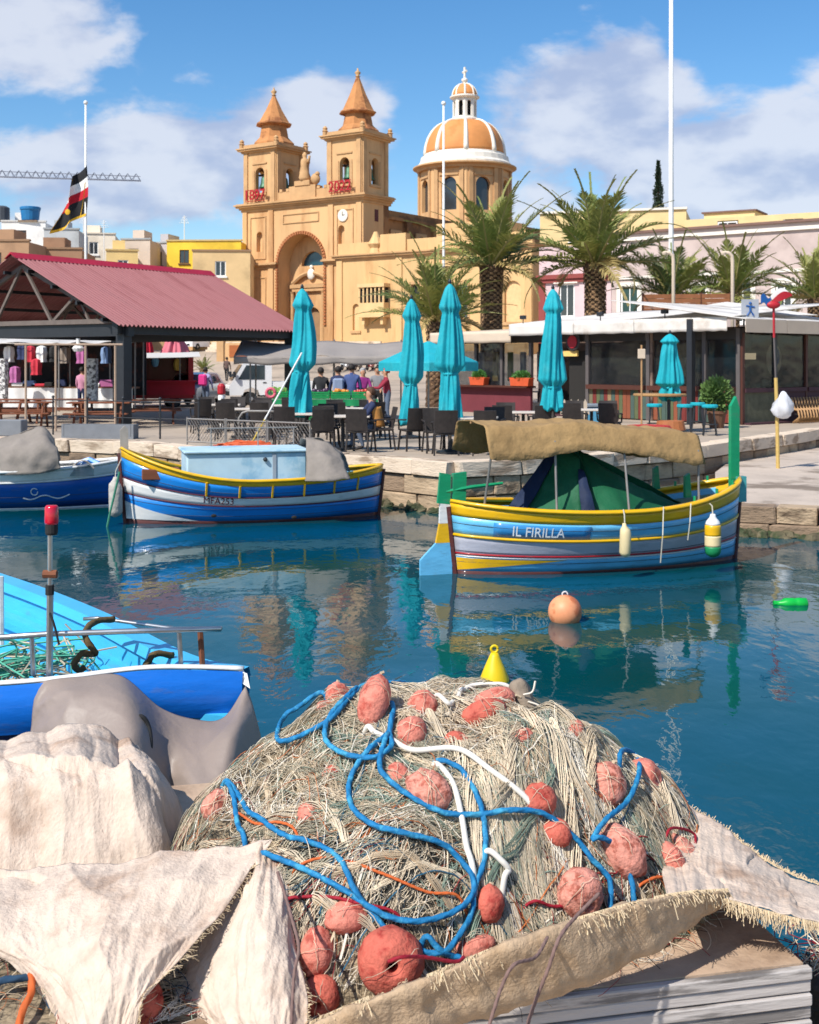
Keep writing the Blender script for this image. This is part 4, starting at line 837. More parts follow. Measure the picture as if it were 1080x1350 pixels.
# pink folded parasols behind the kiosk, red bundle
m_pinkf = M('pink_parasol_cloth', S(240, 132, 146, .75), .85, .08, 3, trans=.1); m_redf = M('red_cloth', S(206, 30, 56, .75), .85, .1, 3)
def parasol_closed(name, lb, X, Y, zb, H, zlow, mat, rmax=.2, seed=0, group=None, capz=.15, tie=.76, n=6):
    """closed parasol: pole, base, hanging folded cloth with an upper valance and a tie lower down"""
    random.seed(seed); t = thing(name, lb, 'parasol', (X, Y, zb), random.uniform(0, 6), group); t.rotation_euler.x, t.rotation_euler.y = R(random.uniform(-1.2, 1.2)), R(random.uniform(-1.2, 1.2)); L = H - zlow
    pr = []; K = 60; tie += random.uniform(-.11, .06); capz += random.uniform(-.04, .05); bx_, by_ = random.uniform(-.05, .05), random.uniform(-.05, .05)
    for k in range(K + 1):
        u = k / K; z = H - L * u
        if u < .025: r = .02 + (.30 * rmax - .02) * u / .025
        elif u < capz: r = rmax * (.30 + .46 * ((u - .025) / (capz - .025)) ** .75)
        elif u < capz + .035: r = rmax * (.76 - .24 * (u - capz) / .035)
        elif u < tie - .06: r = rmax * (.52 + .44 * ((u - capz - .035) / (tie - capz - .095)) ** .8)
        elif u < tie: r = rmax * (.96 - .42 * ((u - tie + .06) / .06) ** 1.2)
        else: r = rmax * (.54 + .26 * ((u - tie) / (1 - tie)) ** .6)
        pr.append((r, z))
    ph = [random.uniform(0, 6) for _ in range(4)]
    def mod(a, i, z):
        u = i / K; f_ = .30 * (min(1, u * 6)) * (abs(math.cos(.5 * (n * a + ph[0] + 1.6 * u + .6 * math.sin(a + ph[1])))) - .6) + .10 * min(1, u * 4) * math.sin((2 * n + 1) * a + ph[1] + 5 * u) + .11 * math.sin(2 * a + ph[2] + 5 * u) * min(1, u * 3) + .07 * math.sin(a + ph[3] + 11 * u) * min(1, u * 3)
        if u > tie: f_ += .2 * math.sin(n * 1.0 * a + ph[3] + 9 * u)
        return 1 + f_
    c = MB(); c.lathe(pr, 84, mod=mod)
    # ragged lower hem and valance hem
    vs_ = c.v; c.v = [(x + bx_ * math.sin((H - z) / L * 5), y + by_ * math.sin((H - z) / L * 4), z + (.05 * math.sin(math.atan2(y, x) * n + 1) if i >= 84 * (K - 1) else 0)) for i, (x, y, z) in enumerate(vs_)]
    cl = c.build('canopy', mat, t, smooth=True)
    z = H - L * (tie + .005); MB().lathe([(rmax * .56, -.025), (rmax * .6, 0), (rmax * .56, .025)], 24, (0, 0, z)).build('tie_strap', mat, cl)
    MB().tube([(0, 0, 0), (0, 0, H + .03)], .028, 8).build('pole', m_galv if mat is not m_pinkf else m_white, t, smooth=True); MB().lathe([(.03, 0), (.045, .03), (.02, .09), (0, .11)], 10, (0, 0, H)).build('finial', m_steel, t, smooth=True)
    MB().lathe([(.3, 0), (.3, .05), (.06, .09), (.05, .3)], 16).build('base', m_steel, t)
    return t
parasol_closed('closed_parasol', 'pink closed parasol behind the red kiosk, beside a red cloth', GX(176, 57), 57, gz(0, 57), 3.45, 1.2, m_pinkf, .62, 1)
parasol_closed('closed_parasol', 'pink closed parasol behind the red kiosk, nearest the white car', GX(231, 57), 57, gz(0, 57), 3.45, 1.2, m_pinkf, .66, 2)
parasol_closed('closed_parasol', 'narrow red closed parasol between the two pink ones', GX(192, 56.2), 56.2, gz(0, 56.2), 3.4, 1.2, m_redf, .34, 3)
# picnic tables
m_wood = M('picnic_wood', S(150, 88, 58, .6), .75, .22, 3, stretch=(1, 8, 8))
def picnic():
    t = thing('picnic_table', 'brown wooden picnic table with benches beneath the market pavilion', 'picnic table', group='picnic tables under the market roof')
    for k in range(5): MB().cbox(-.9, .9, -.36 + k * .146, -.36 + k * .146 + .136, .72, .76, .008).build('top_plank', m_wood, t)
    for s_ in (-1, 1):
        for k in range(2): MB().cbox(-.9, .9, s_ * .7 - .14 + k * .146, s_ * .7 - .01 + k * .146, .42, .46, .008).build('bench_plank', m_wood, t)
        x = s_ * .65
        for q in (-1, 1): MB().beam((x, q * .62, 0), (x, q * .2, .72), .05, .11).build('leg', m_wood, t)
        MB().beam((x + .05 * s_, -.85, .39), (x + .05 * s_, .85, .39), .05, .1).build('cross_rail', m_wood, t); MB().beam((x + .05 * s_, -.36, .69), (x + .05 * s_, .36, .69), .05, .07).build('top_rail', m_wood, t)
    return t
pt = picnic(); pt.location = gp(28, 35.4); pt.rotation_euler.z = R(8)
pt['label'] = 'brown picnic table in front of the clothes stall under the market roof'
for px, d, a, lb in ((132, 35.2, 4, 'brown picnic table touching the black corner post of the market pavilion'), (80, 38.2, 10, 'brown picnic table deeper under the roof before the white-skirted stall'), (4, 38, -3, 'brown picnic table before the stall with the red back cloth'), (200, 37.6, 12, 'brown picnic table before the red kiosk counter')): copy_tree(pt, lb and None, loc=gp(px, d), rz=R(a))['label'] = lb
# ------------------------------------------------------------------ restaurant with canvas awning and glazed front
m_fascia = M('awning_canvas_white', S(244, 238, 230, .88), .8, .08, 1.2, .01, 3, col2=S(214, 196, 178, .74), c2lo=.5, c2hi=.75, c2scale=.7, trans=.22)
m_beige = M('awning_canvas_beige', S(226, 206, 182, .75), .85, .08, 1.2, .01, 3)
m_brown = M('brown_ledge_wood', S(104, 58, 44, .55), .6, .2, 2)
m_frame = M('grey_frame_metal', S(120, 112, 110, .55), .5, .1, 3)
m_burg = M('burgundy_base', S(136, 60, 70, .6), .75, .15, 1.5)
m_plum = M('plum_base', S(92, 56, 66, .55), .7, .15, 1.5)
g_pvc = glass_mat('clear_screen', (.9, .91, .92), .66, .08)
RA, RB, RC = Vector((GX(596, 47.5), 47.5)), Vector((GX(978, 37), 37)), Vector((GX(1150, 42), 42))
u1 = (RB - RA).normalized(); L1 = (RB - RA).length
rs = thing('restaurant', 'waterfront restaurant with long white awning, clear screens and striped timber base', 'restaurant', (RA.x, RA.y, QZ), math.atan2(u1.y, u1.x))
def lt(px, A=RA, u=u1):
    k = (px - CX) / F; return (k * A.y - A.x) / (u.x - k * u.y)
inv = Matrix.Rotation(-math.atan2(u1.y, u1.x), 2)
c2 = inv @ (RC - RA); b2 = inv @ (RB - RA)
# roof: white canvas bays
def canvas_bay(x0, x1, mat, zf, zr, dep, out, name='awning_bay', sag=.06):
    q = MB(); q.grid(lambda a, b_: (x0 + (x1 - x0) * a, -out + (dep + out) * b_, zf + (zr - zf) * b_ - sag * math.sin(a * math.pi) * math.sin(b_ * math.pi)), 14, 8); o = q.build(name, mat, rs, smooth=True, solid=.02)
    f_ = MB(); f_.grid(lambda a, b_: (x0 + (x1 - x0) * a, -out - .02 - .006 * math.sin(a * 23 + b_ * 3), zf - .42 + .42 * b_ + (.008 * math.sin(a * 17) if b_ < .1 else 0)), 40, 4); f_.build('valance', mat, o, smooth=True, solid=.015)
    return o
xs_ = [lt(p) for p in (596, 690, 775, 855, 930, 978)]
canvas_bay(xs_[0] - .6, xs_[1] - .02, m_beige, 3.05, 3.35, 5, .6)
for a, b_ in zip(xs_[1:-1], xs_[2:]): canvas_bay(a + .01, b_ - .01, m_fascia, 3.28, 3.9, 5.5, .7)
# return side to the right
ang = math.atan2(c2.y - b2.y, c2.x - b2.x); L2 = (c2 - b2).length
rr = thing('side_terrace', 'glazed side terrace of the restaurant with plum base and canvas roof', 'terrace', (RB.x, RB.y, QZ), math.atan2(RC.y - RB.y, RC.x - RB.x))
for k in range(3):
    x0, x1 = -.85 + k * 2.2, -.85 + (k + 1) * 2.2
    q = MB(); q.grid(lambda a, b_: (x0 + (x1 - x0 - .02) * a, -.7 + 5.2 * b_, 3.2 + .75 * b_ - .06 * math.sin(a * math.pi) * math.sin(b_ * math.pi)), 10, 6); o = q.build('awning_bay', m_fascia, rr, smooth=True, solid=.02)
    f_ = MB(); f_.grid(lambda a, b_: (x0 + (x1 - x0 - .02) * a, -.72, 2.8 + .4 * b_), 16, 2); f_.build('valance', m_beige, o, solid=.015)
# raised white marquee peaks behind the front awning
for px, d, w, zt_, lb in ((958, 45, 3.3, 4.15, 'broad white pitched marquee roof above the awning, next to the printed sign'), (896, 48, 1.5, 4.05, 'small white pointed marquee roof by the curved lamp post')):
    mq = thing('marquee_roof', lb, 'marquee', (GX(px, d), d, QZ)); q = MB()
    q.lathe([(w, zt_ - .55), (w * .55, zt_ - .3), (w * .2, zt_ - .08), (.05, zt_)], 4, ph=math.pi / 4 + .3); q.build('canopy', m_fascia, mq)
    for sx in (-1, 1):
        for sy in (-1, 1): c_ = Vector((sx * w * .62, sy * w * .62, 0)); c_.rotate(Matrix.Rotation(.3, 3, 'Z')); MB().tube([(c_.x, c_.y, 0), (c_.x, c_.y, zt_ - .5)], .04, 6).build('leg', m_white, mq)
# floor slab, interior back wall, dark ceiling
MB().box(xs_[0] - .4, L1 + .3, .05, 6, .001, .06).build('floor', m_plum, rs); MB().box(xs_[0] - .4, L1, 5.6, 5.8, .06, 3.2).build('back_wall', M('interior_wall', S(150, 124, 108, .6), .9, .4, .8, col2=S(70, 56, 52, .5), c2scale=.9), rs)
MB().box(xs_[0] - .3, L1 + .05, -.06, .1, 2.62, 2.95).build('header_beam', M('header_dark', (.03, .026, .025), .7), rs)
for px in (596, 628, 662, 700): MB().box(lt(px) - .06, lt(px) + .06, -.05, .08, 1.0, 2.62).build('window_post', m_frame, rs)
for px in (776, 856, 930, 975): MB().box(lt(px) - .07, lt(px) + .07, -.08, .08, .0, 2.95).build('screen_post', m_frame, rs)
MB().box(lt(930) - .1, lt(930) + .1, -.8, -.62, 0, 3.25).build('awning_post', m_steel, rs)
# burgundy base with ledge at the left, planters stand on it
MB().box(lt(596), lt(700), -.02, .1, 0, .98).build('burgundy_base_wall', m_burg, rs); MB().box(lt(594), lt(702), -.3, .18, .98, 1.05).build('ledge', m_brown, rs)
# pairs of panes
for a, b_ in ((596, 628), (628, 662), (662, 700)): MB().box(lt(a) + .07, lt(b_) - .07, .0, .012, 1.06, 2.61).build('window_pane', glass_mat('window_clear', (.9, .92, .94), .55, .03), rs)
for a, b_ in ((776, 856), (856, 930), (930, 975)):
    MB().box(lt(a) + .08, lt(b_) - .08, .0, .01, 1.16, 2.94).build('clear_screen', g_pvc, rs); MB().box(lt(a) + .07, lt(b_) - .07, -.22, .12, 1.0, 1.15).build('ledge', m_brown, rs)
    # striped base made of coloured boards
    n = int((lt(b_) - lt(a)) / .17); random.seed(int(a))
    for k in range(n):
        x0 = lt(a) + .08 + (lt(b_) - lt(a) - .16) * k / n; c = random.choice([S(120, 130, 90, .5), S(170, 96, 66, .55), S(96, 80, 72, .5), S(150, 140, 110, .55), S(96, 120, 110, .5), S(150, 60, 54, .5), S(180, 150, 110, .55)])
        MB().box(x0, x0 + (lt(b_) - lt(a) - .16) / n - .012, -.05, -.02 + random.uniform(0, .012), .04, .995).build('board', M('board_%d' % int(c[0] * 999), c, .75, .15, 2), rs)
# entrance: door leaf, dark panel, round red sign
MB().box(lt(702), lt(722), .3, .36, .06, 2.6).build('door_leaf', M('door_grey', S(70, 66, 70, .5), .5), rs); MB().box(lt(748), lt(772), .1, .2, .06, 2.3).build('entrance_dark_panel', m_dark, rs)
sg = MB(); sg.T = Matrix.Translation((lt(763), -.28, 2.62)) @ Matrix.Rotation(R(90), 4, 'X'); sg.lathe([(.3, -.03), (.33, 0), (.3, .03)], 24); sg.T = None; so = sg.build('round_sign', M('sign_black', (.03, .025, .025), .4), rs)
fc = MB(); fc.T = Matrix.Translation((lt(763), -.32, 2.62)) @ Matrix.Rotation(R(90), 4, 'X'); fc.lathe([(.22, 0), (.22, .012)], 24); fc.T = None; fc.build('sign_face', m_red, so)
MB().box(lt(744), lt(766), -.2, -.12, 2.12, 2.32).build('menu_box', M('menu_yellow', S(250, 206, 120, .8), .5), rs)  # plain pale yellow box below the round sign
# inside: lit signs, tables, a cream banner
q = MB(); q.box(lt(950), lt(965), 1.2, 1.24, 2.0, 2.2); q.build('cream_sign', M('cream_sign', S(255, 232, 180, .85), .5, emit=(1, .8, .5, .6)), rs)
for px, y in ((800, 1.2), (840, 2.2), (880, 1.3), (910, 2.4), (620, 1.5), (660, 2)):
    x = lt(px); MB().cbox(x - .45, x + .45, y - .4, y + .4, .76, .8, .01).build('inside_table', m_white, rs); MB().tube([(x, y, .06), (x, y, .76)], .05, 6).build('inside_table_leg', m_steel, rs)
for px, y, c in ((640, .5, S(250, 214, 120)), (652, .8, S(200, 220, 60)), (612, .9, (.7, .7, .68)), (686, 1, (.75, .72, .7)), (674, .6, (.7, .7, .72))):
    x = lt(px); MB().box(x - .14, x + .16, y, y + .03, 1.2, 2.3).build('hanging_banner', M('banner_%d%d' % (px, int(y * 9)), c, .7), rs)
# side terrace pieces
for k in range(4): MB().box(k * 1.75 + .02 - .06, k * 1.75 + .02 + .06, -.06, .08, 0, 2.8).build('screen_post', m_brown if k != 1 else m_steel, rr)
for k in range(3):
    MB().box(k * 1.75 + .1, k * 1.75 + 1.7, 0, .01, 1.12, 2.8).build('clear_screen', g_pvc, rr); MB().box(k * 1.75 + .09, k * 1.75 + 1.71, -.1, .1, .98, 1.11).build('ledge', m_plum, rr); MB().box(k * 1.75 + .09, k * 1.75 + 1.71, -.04, .06, 0, .975).build('base_panel', m_plum if k else M('board_x', S(120, 120, 96, .5), .8, .3, 5), rr)
MB().box(0, 5.5, 3.4, 3.5, 0, 2.95).build('back_wall', M('interior_wall', (0, 0, 0)), rr)
ov = MB(); ov.T = Matrix.Translation((2.5, .5, 2.0)) @ Matrix.Rotation(R(90), 4, 'X'); ov.lathe([(.5, -.02), (.52, 0), (.5, .02)], 28); ov.T = None; ov.v = [(2.5 + (x - 2.5) * .8, y, z) for x, y, z in ov.v]; o1 = ov.build('oval_sign', M('oval_cream', S(226, 206, 170, .7), .6), rr)
ov = MB(); ov.T = Matrix.Translation((2.5, .44, 2.1)) @ Matrix.Rotation(R(90), 4, 'X'); ov.lathe([(.3, -.02), (.32, 0), (.3, .02)], 24); ov.T = None; ov.v = [(2.5 + (x - 2.5) * .7, y, z) for x, y, z in ov.v]; ov.build('blue_emblem', M('emblem_blue', S(30, 96, 170, .7), .5), o1)
# curved slatted bench in front
bn = thing('slatted_bench', 'curved slatted wooden bench before the plum base of the side terrace', 'bench', (GX(1058, 38.3), 38.3, QZ), math.atan2(RC.y - RB.y, RC.x - RB.x))
m_slat = M('bench_slat', S(206, 160, 110, .65), .65, .12, 4)
for k in range(16):
    x = -.6 + k * .17; MB().tube([(x, -.05, .02), (x, -.28, .2), (x, -.22, .42), (x, .0, .45), (x, .12, .8)], .035, 5).build('slat', m_slat, bn, smooth=True)
MB().beam((-.7, -.2, .3), (2.05, -.2, .3), .04).build('rail', m_steel, bn); MB().beam((-.7, .06, .42), (2.05, .06, .42), .04).build('rail', m_steel, bn)
# planters with greenery on the ledge
m_terra = M('terracotta_plastic', S(226, 96, 52, .72), .6, .1, 3); m_leafb = M('planter_leaves', (.07, .2, .04), .6, .4, 6, trans=.2)
def leaf_clump(mb, c, r, n, s0, seed):
    random.seed(seed)
    for k in range(n):
        v = Vector((random.gauss(0, 1), random.gauss(0, 1), random.gauss(0, 1))).normalized() * random.random() ** .4; p = Vector(c) + Vector((v.x * r[0], v.y * r[1], v.z * r[2])); s_ = s0 * random.uniform(.6, 1.3)
        d = (v + Vector((random.uniform(-.6, .6), random.uniform(-.6, .6), random.uniform(-.2, .8)))).normalized(); w = d.orthogonal().normalized() * s_ * .35; e = p + d * s_
        mb.add([p, p + d * s_ * .5 + w, e, p + d * s_ * .5 - w], [(0, 1, 2, 3)])
for px, lb, w, sd_ in ((637, 'orange window box with bright green plant before the restaurant window', .42, 1), (693, 'orange window box with mixed herbs next to the tall turquoise parasol', .5, 2)):
    p = rs.matrix_basis @ Vector((lt(px), -.2, 1.05)); t = thing('window_box', lb, 'planter', p, rs.rotation_euler.z)
    q = MB(); q.extrude([(-w + .05, 0), (w - .05, 0), (w, .26), (w + .03, .26), (w + .03, .3), (-w - .03, .3), (-w - .03, .26), (-w, .26)], -.13, .13); q.build('box', m_terra, t)
    q = MB(); leaf_clump(q, (0, 0, .36), (w * .8, .14, .17), 420, .09, sd_); q.build('foliage', m_leafb, t)
# leafy shrub in pot near the bow post
t = thing('potted_shrub', 'leafy green shrub in a pot before the striped restaurant base', 'shrub', (GX(945, 35.2), 35.2, QZ)); q = MB(); q.lathe([(.2, 0), (.27, .42), (.3, .42), (.3, .5), (.22, .5)], 16); q.build('pot', M('pot_brown', S(130, 90, 66, .6), .8), t)
q = MB(); leaf_clump(q, (0, 0, .95), (.42, .4, .5), 1500, .12, 5); q.build('foliage', M('shrub_leaves', (.11, .19, .05), .6, .4, 5, trans=.2), t)
# wooden fence on the upper terrace behind the awning, curved lamps, printed sign
for px, d, lb in ((888, 50, 'cream lamp post with curved top beside the wooden fence'), (966, 49, 'cream lamp post with curved top nearer the printed sign')):
    t = thing('street_lamp', lb, 'street lamp', gp(px, d)); z = CZ + (HY - 333) / F * d - QZ; q = MB(); q.tube([(0, 0, 0), (0, 0, z - .35), (-.03, 0, z - .12), (-.16, 0, z - .01), (-.34, 0, z)], .075, 8); q.build('post', m_beige, t, smooth=True); MB().lathe([(.1, -.08), (.12, 0), (.05, .06)], 10, (-.36, 0, z)).build('lamp_head', m_beige, t); MB().lathe([(.16, 0), (.16, .3), (.08, .4)], 10).build('base', m_beige, t)
fe = thing('terrace_fence', 'brown wooden board fence of the upper terrace above the awning', 'fence', (GX(848, 53), 53, 5.0), R(-10)); q0 = (GX(960, 53) - GX(848, 53))
MB().box(-.1, q0 + .2, -.1, .3, -4.0, 0).build('parapet', m_mauve, fe)
for k in range(3):
    for j in range(4): MB().box(k * q0 / 3 + .02, (k + 1) * q0 / 3 - .02, -.02, .02,  .02 + j * .2, .02 + j * .2 + .185).build('board', M('fence_board', S(168, 106, 66, .6), .75, .2, 3), fe)
for k in range(4): MB().box(k * q0 / 3 - .05, k * q0 / 3 + .05, .021, .1, 0, .86).build('post', m_brown, fe)
t = thing('printed_sign', 'small grey printed sign with blue figure standing above the awning edge', 'sign', (GX(989, 37.2), 37.2, QZ + 3.12)); MB().box(-.26, .26, -.03, .03, .15, .72).build('board', M('sign_grey', S(180, 184, 192, .7), .5), t)
q = MB(); q.tube([(-.1, -.04, .22), (.0, -.04, .38), (.1, -.04, .22)], .03, 5); q.tube([(0, -.04, .38), (0, -.04, .52)], .035, 5); q.tube([(-.13, -.04, .52), (.13, -.04, .48)], .025, 5); q.ball((0, -.04, .6), .045, 8, 6); q.build('figure', M('emblem_blue', (0, 0, 0)), t)
for x in (-.18, .18): MB().tube([(x, .02, -.1), (x, .02, .2)], .025, 5).build('leg', m_steel, t)
# floodlights on the awning edge
for i, px in enumerate((703, 805, 890)):
    p = rs.matrix_basis @ Vector((lt(px), -.5, 3.36)); t = thing('floodlight', ['small black floodlight on the awning beside the tall parasol', 'small black floodlight on the middle of the awning', 'small black floodlight above the short parasol'][i], 'floodlight', p, rs.rotation_euler.z)
    q = MB(); q.cbox(-.12, .12, -.08, .06, .1, .24, .02); q.build('housing', m_steel, t); MB().tube([(0, 0, -.06), (0, 0, .12)], .02, 5).build('bracket', m_steel, t)
# ------------------------------------------------------------------ parasols on the terrace
m_turq = M('turquoise_parasol_cloth', S(30, 186, 202, .76), .8, .1, 5, .01, 14, col2=S(74, 200, 210, .76), c2lo=.5, c2hi=.8, c2scale=2.2, trans=.12)
PG = 'closed turquoise parasols along the quay'
for px, yt, d, low, r, lb in ((397, 380, 28, 548, .29, 'closed turquoise parasol beside the black pavilion post, crossed by a thin pole'), (541, 394, 30.5, 572, .28, 'closed turquoise parasol next to the open one, behind the seated man'), (594, 374, 25.4, 553, .285, 'closed turquoise parasol with ragged skirt over the awning boat stern'), (728, 381, 27.5, 540, .28, 'closed turquoise parasol standing before the restaurant entrance'), (883, 440, 33.5, 527, .33, 'short closed turquoise parasol through a round table before the screens')):
    g_ = gp(px, d); H = CZ + (HY - yt) / F * d - g_.z; lo = CZ + (HY - low) / F * d - g_.z
    parasol_closed('closed_parasol', lb, g_.x, g_.y, g_.z, H, max(lo, .35), m_turq, r, px, PG)
t = thing('open_parasol', 'open turquoise parasol over the vegetable market', 'parasol', gp(565, 37)); z = CZ + (HY - 450) / F * 37 - QZ
q = MB(); q.lathe([(.05, z), (.8, z - .3), (1.5, z - .62), (1.52, z - .66), (1.52, z - .9)], 8, mod=lambda a, i, zz: 1); q.build('canopy', m_turq, t); MB().tube([(0, 0, 0), (0, 0, z)], .03, 8).build('pole', m_galv, t); MB().lathe([(.3, 0), (.3, .06), (.05, .1)], 14).build('base', m_steel, t)
for k in range(8): a = k * math.pi / 4; MB().tube([(0, 0, z - .1), (math.cos(a) * 1.45, math.sin(a) * 1.45, z - .66)], .012, 4).build('rib', m_galv, t)
# ------------------------------------------------------------------ tables and chairs
m_rattan = M('dark_rattan', (.028, .022, .02), .7, .3, 9, .004, 40); m_ttop = M('pale_table_top', S(226, 214, 200, .75), .6, .08, 3)
def chair():
    t = thing('terrace_chair', 'dark rattan terrace chair', 'chair', group='dark rattan chairs on the quay terrace')
    MB().cbox(-.24, .24, -.24, .24, .42, .47, .015).build('seat', m_rattan, t)
    q = MB(); q.grid(lambda a, b_: (-.23 + .46 * a, .22 + .1 * b_ + .03 * math.sin(a * math.pi), .47 + .46 * b_), 6, 6); q.build('backrest', m_rattan, t, solid=.025)
    for sx in (-1, 1):
        for sy in (-1, 1): MB().beam((sx * .22, sy * .22, .42), (sx * .25, sy * .27, 0), .035).build('leg', m_rattan, t)
        MB().tube([(sx * .26, .26, .68), (sx * .27, -.2, .66), (sx * .25, -.22, .44)], .02, 5).build('armrest', m_rattan, t)
    return t
def table(w=.8, l=1.2):
    t = thing('terrace_table', 'pale topped terrace table', 'table', group='pale tables on the quay terrace')
    MB().cbox(-l / 2, l / 2, -w / 2, w / 2, .71, .75, .01).build('table_top', m_ttop, t)
    MB().tube([(0, 0, .03), (0, 0, .71)], .04, 8).build('column', m_steel, t); q = MB(); q.beam((-.32, 0, .025), (.32, 0, .025), .06, .05); q.beam((0, -.32, .024), (0, .32, .024), .058, .046); q.build('foot', m_steel, t)
    return t
ch0, tb0 = chair(), table()
TB = [(322, 30.5, 'beside the leaning pole'), (405, 27.6, 'under the parasol crossed by a thin pole'), (452, 26.4, 'before the seated man'), (618, 25.6, 'under the ragged-skirted parasol'), (690, 28.5, 'before the orange window boxes'), (780, 30.0, 'before the restaurant entrance'), (468, 30.8, 'between the vegetable stall and the seated man'), (288, 33.5, 'by the standing bollard post'), (365, 33, 'beside the black pavilion post')]
random.seed(77); used_t = used_c = False
for (px, d, wh) in TB:
    rz = R(random.uniform(-12, 12)); p = gp(px, d)
    if not used_t: t = tb0; t.location = p; t.rotation_euler.z = rz; used_t = True
    else: t = copy_tree(tb0, loc=p, rz=rz)
    t['label'] = 'pale topped terrace table ' + wh
    for k, (dx, dy, a) in enumerate(((-.42, -.68, math.pi), (.42, -.7, math.pi), (-.4, .7, 0), (.42, .68, 0))):
        if wh == 'before the seated man' and k in (3,): continue
        v = Vector((dx, dy, 0)); v.rotate(Matrix.Rotation(rz, 3, 'Z')); q = p + v; q.z = gz(q.x, q.y); az = a + rz + random.uniform(-.3, .3)
        if q.y < edge_y(q.x) + .35: q.y = edge_y(q.x) + .4
        if not used_c: c = ch0; c.location = q; c.rotation_euler.z = az; used_c = True
        else: c = copy_tree(ch0, loc=q, rz=az)
        c['label'] = ('dark chair seaward of the table ' if k < 2 else 'dark chair landward of the table ') + wh
for px, d, a, lb in ((575, 25.6, 10, 'dark rattan chair standing apart, next to the ragged-skirted parasol'), (545, 26.2, -160, 'empty dark rattan chair right behind the seated man')): copy_tree(ch0, loc=gp(px, d), rz=R(a))['label'] = lb
# round bar table of the short parasol with turquoise stools
t = thing('round_table', 'round wooden table pierced by the short turquoise parasol', 'table', gp(870, 33.3)); MB().lathe([(.7, .98), (.72, 1.0), (.72, 1.03), (.7, 1.05)], 28).build('table_top', M('round_top_wood', S(196, 150, 96, .65), .6), t); MB().tube([(.25, 0, 0), (.25, 0, .98)], .05, 8).build('column', m_steel, t); MB().lathe([(.3, 0), (.3, .04), (.06, .08)], 14, (.25, 0, 0)).build('foot', m_steel, t)
def stool(px, d, lb):
    t = thing('bar_stool', lb, 'stool', gp(px, d), group='turquoise topped stools'); MB().lathe([(.19, .72), (.21, .74), (.21, .79), (.18, .81)], 16).build('seat', m_turq, t)
    for k in range(4): a = k * math.pi / 2 + .6; MB().beam((math.cos(a) * .12, math.sin(a) * .12, .72), (math.cos(a) * .24, math.sin(a) * .24, 0), .03).build('leg', m_steel, t)
    MB().lathe([(.2, .28), (.21, .29), (.2, .3)], 14).build('foot_ring', m_steel, t)
for px, d, lb in ((863, 32.2, 'turquoise topped bar stool before the round parasol table'), (903, 31.8, 'turquoise topped bar stool between the round table and the potted shrub'), (936, 31.6, 'turquoise topped bar stool beside the potted shrub'), (920, 33.2, 'turquoise topped bar stool behind the other stools')): stool(px, d, lb)
# small white picket, blue crate, red mat roll near the entrance
t = thing('picket_fence', 'tiny cream picket fence piece beside the restaurant entrance', 'fence', gp(757, 31.5)); 
for k in range(4): MB().extrude([(-.3 + k * .18, 0), (-.2 + k * .18, 0), (-.2 + k * .18, .85), (-.25 + k * .18, .95), (-.3 + k * .18, .85)], 0, .02).build('picket', m_beige, t)
MB().box(-.35, .4, .02, .04, .55, .63).build('rail', m_beige, t)
t = thing('drinks_cooler', 'light blue drinks cooler box with grey lid near the entrance', 'cooler', gp(783, 32.5)); MB().cbox(-.42, .42, -.25, .25, 0, .7, .03).build('box', M('cooler_blue', S(96, 170, 206, .7), .5), t); MB().cbox(-.44, .44, -.27, .27, .71, .8, .02).build('lid', M('cooler_grey', S(150, 160, 170, .6), .5), t)
t = thing('round_seat_pad', 'red round cushioned drum behind the boat awning', 'pouf', gp(855, 28.6)); MB().lathe([(.5, 0), (.55, .1), (.55, .35), (.5, .42), (.2, .44)], 20).build('drum', M('pouf_red', S(206, 56, 50, .7), .7), t)
t = thing('wooden_barrel', 'low orange wooden barrel behind the boat awning', 'barrel', gp(884, 29.2)); MB().lathe([(.3, 0), (.38, .25), (.32, .5), (.28, .48)], 16).build('staves', M('barrel_wood', S(196, 120, 70, .6), .7), t)
MB().lathe([(.385, .22), (.392, .25), (.385, .28)], 16).build('hoop', m_steel, t)
t = thing('pole_sign', 'thin wooden pole with a cream box sign near the restaurant screens', 'sign', gp(846, 31)); MB().tube([(0, 0, 0), (0, 0, 2.35)], .025, 6).build('pole', m_slat, t); MB().cbox(-.09, .09, -.06, .06, 2.0, 2.25, .01).build('box', m_beige, t); MB().lathe([(.2, 0), (.2, .04), (.04, .06)], 12).build('foot', m_steel, t)
# ------------------------------------------------------------------ vehicles
m_carw = M('car_paint_white', (.78, .78, .78), .25, .03, 2, coat=.6); m_cars = M('car_paint_silver', (.5, .52, .54), .3, .03, 2, metal=.3, coat=.5)
m_tyre = M('tyre_rubber', (.02, .02, .02), .85); m_rim = M('wheel_rim', (.4, .4, .4), .4, metal=.7); m_cglass = M('car_glass', (.03, .045, .055), .08, spec=.9); m_tail = M('tail_red', (.5, .02, .02), .3)
def wheel(parent, x, y, r=.31, w=.2):
    q = MB(); q.T = Matrix.Translation((x, y, r)) @ Matrix.Rotation(R(90), 4, 'X'); q.lathe([(r * .6, -w / 2), (r * .94, -w / 2), (r, -w * .3), (r, w * .3), (r * .94, w / 2), (r * .6, w / 2)], 20); q.T = None; t = q.build('wheel', m_tyre, parent, smooth=False)
    q = MB(); q.T = Matrix.Translation((x, y, r)) @ Matrix.Rotation(R(90), 4, 'X'); q.lathe([(0, -w * .52), (r * .25, -w * .52), (r * .6, -w * .4), (r * .6, w * .4), (r * .25, w * .52), (0, w * .52)], 14); q.T = None; q.build('rim', m_rim, t)
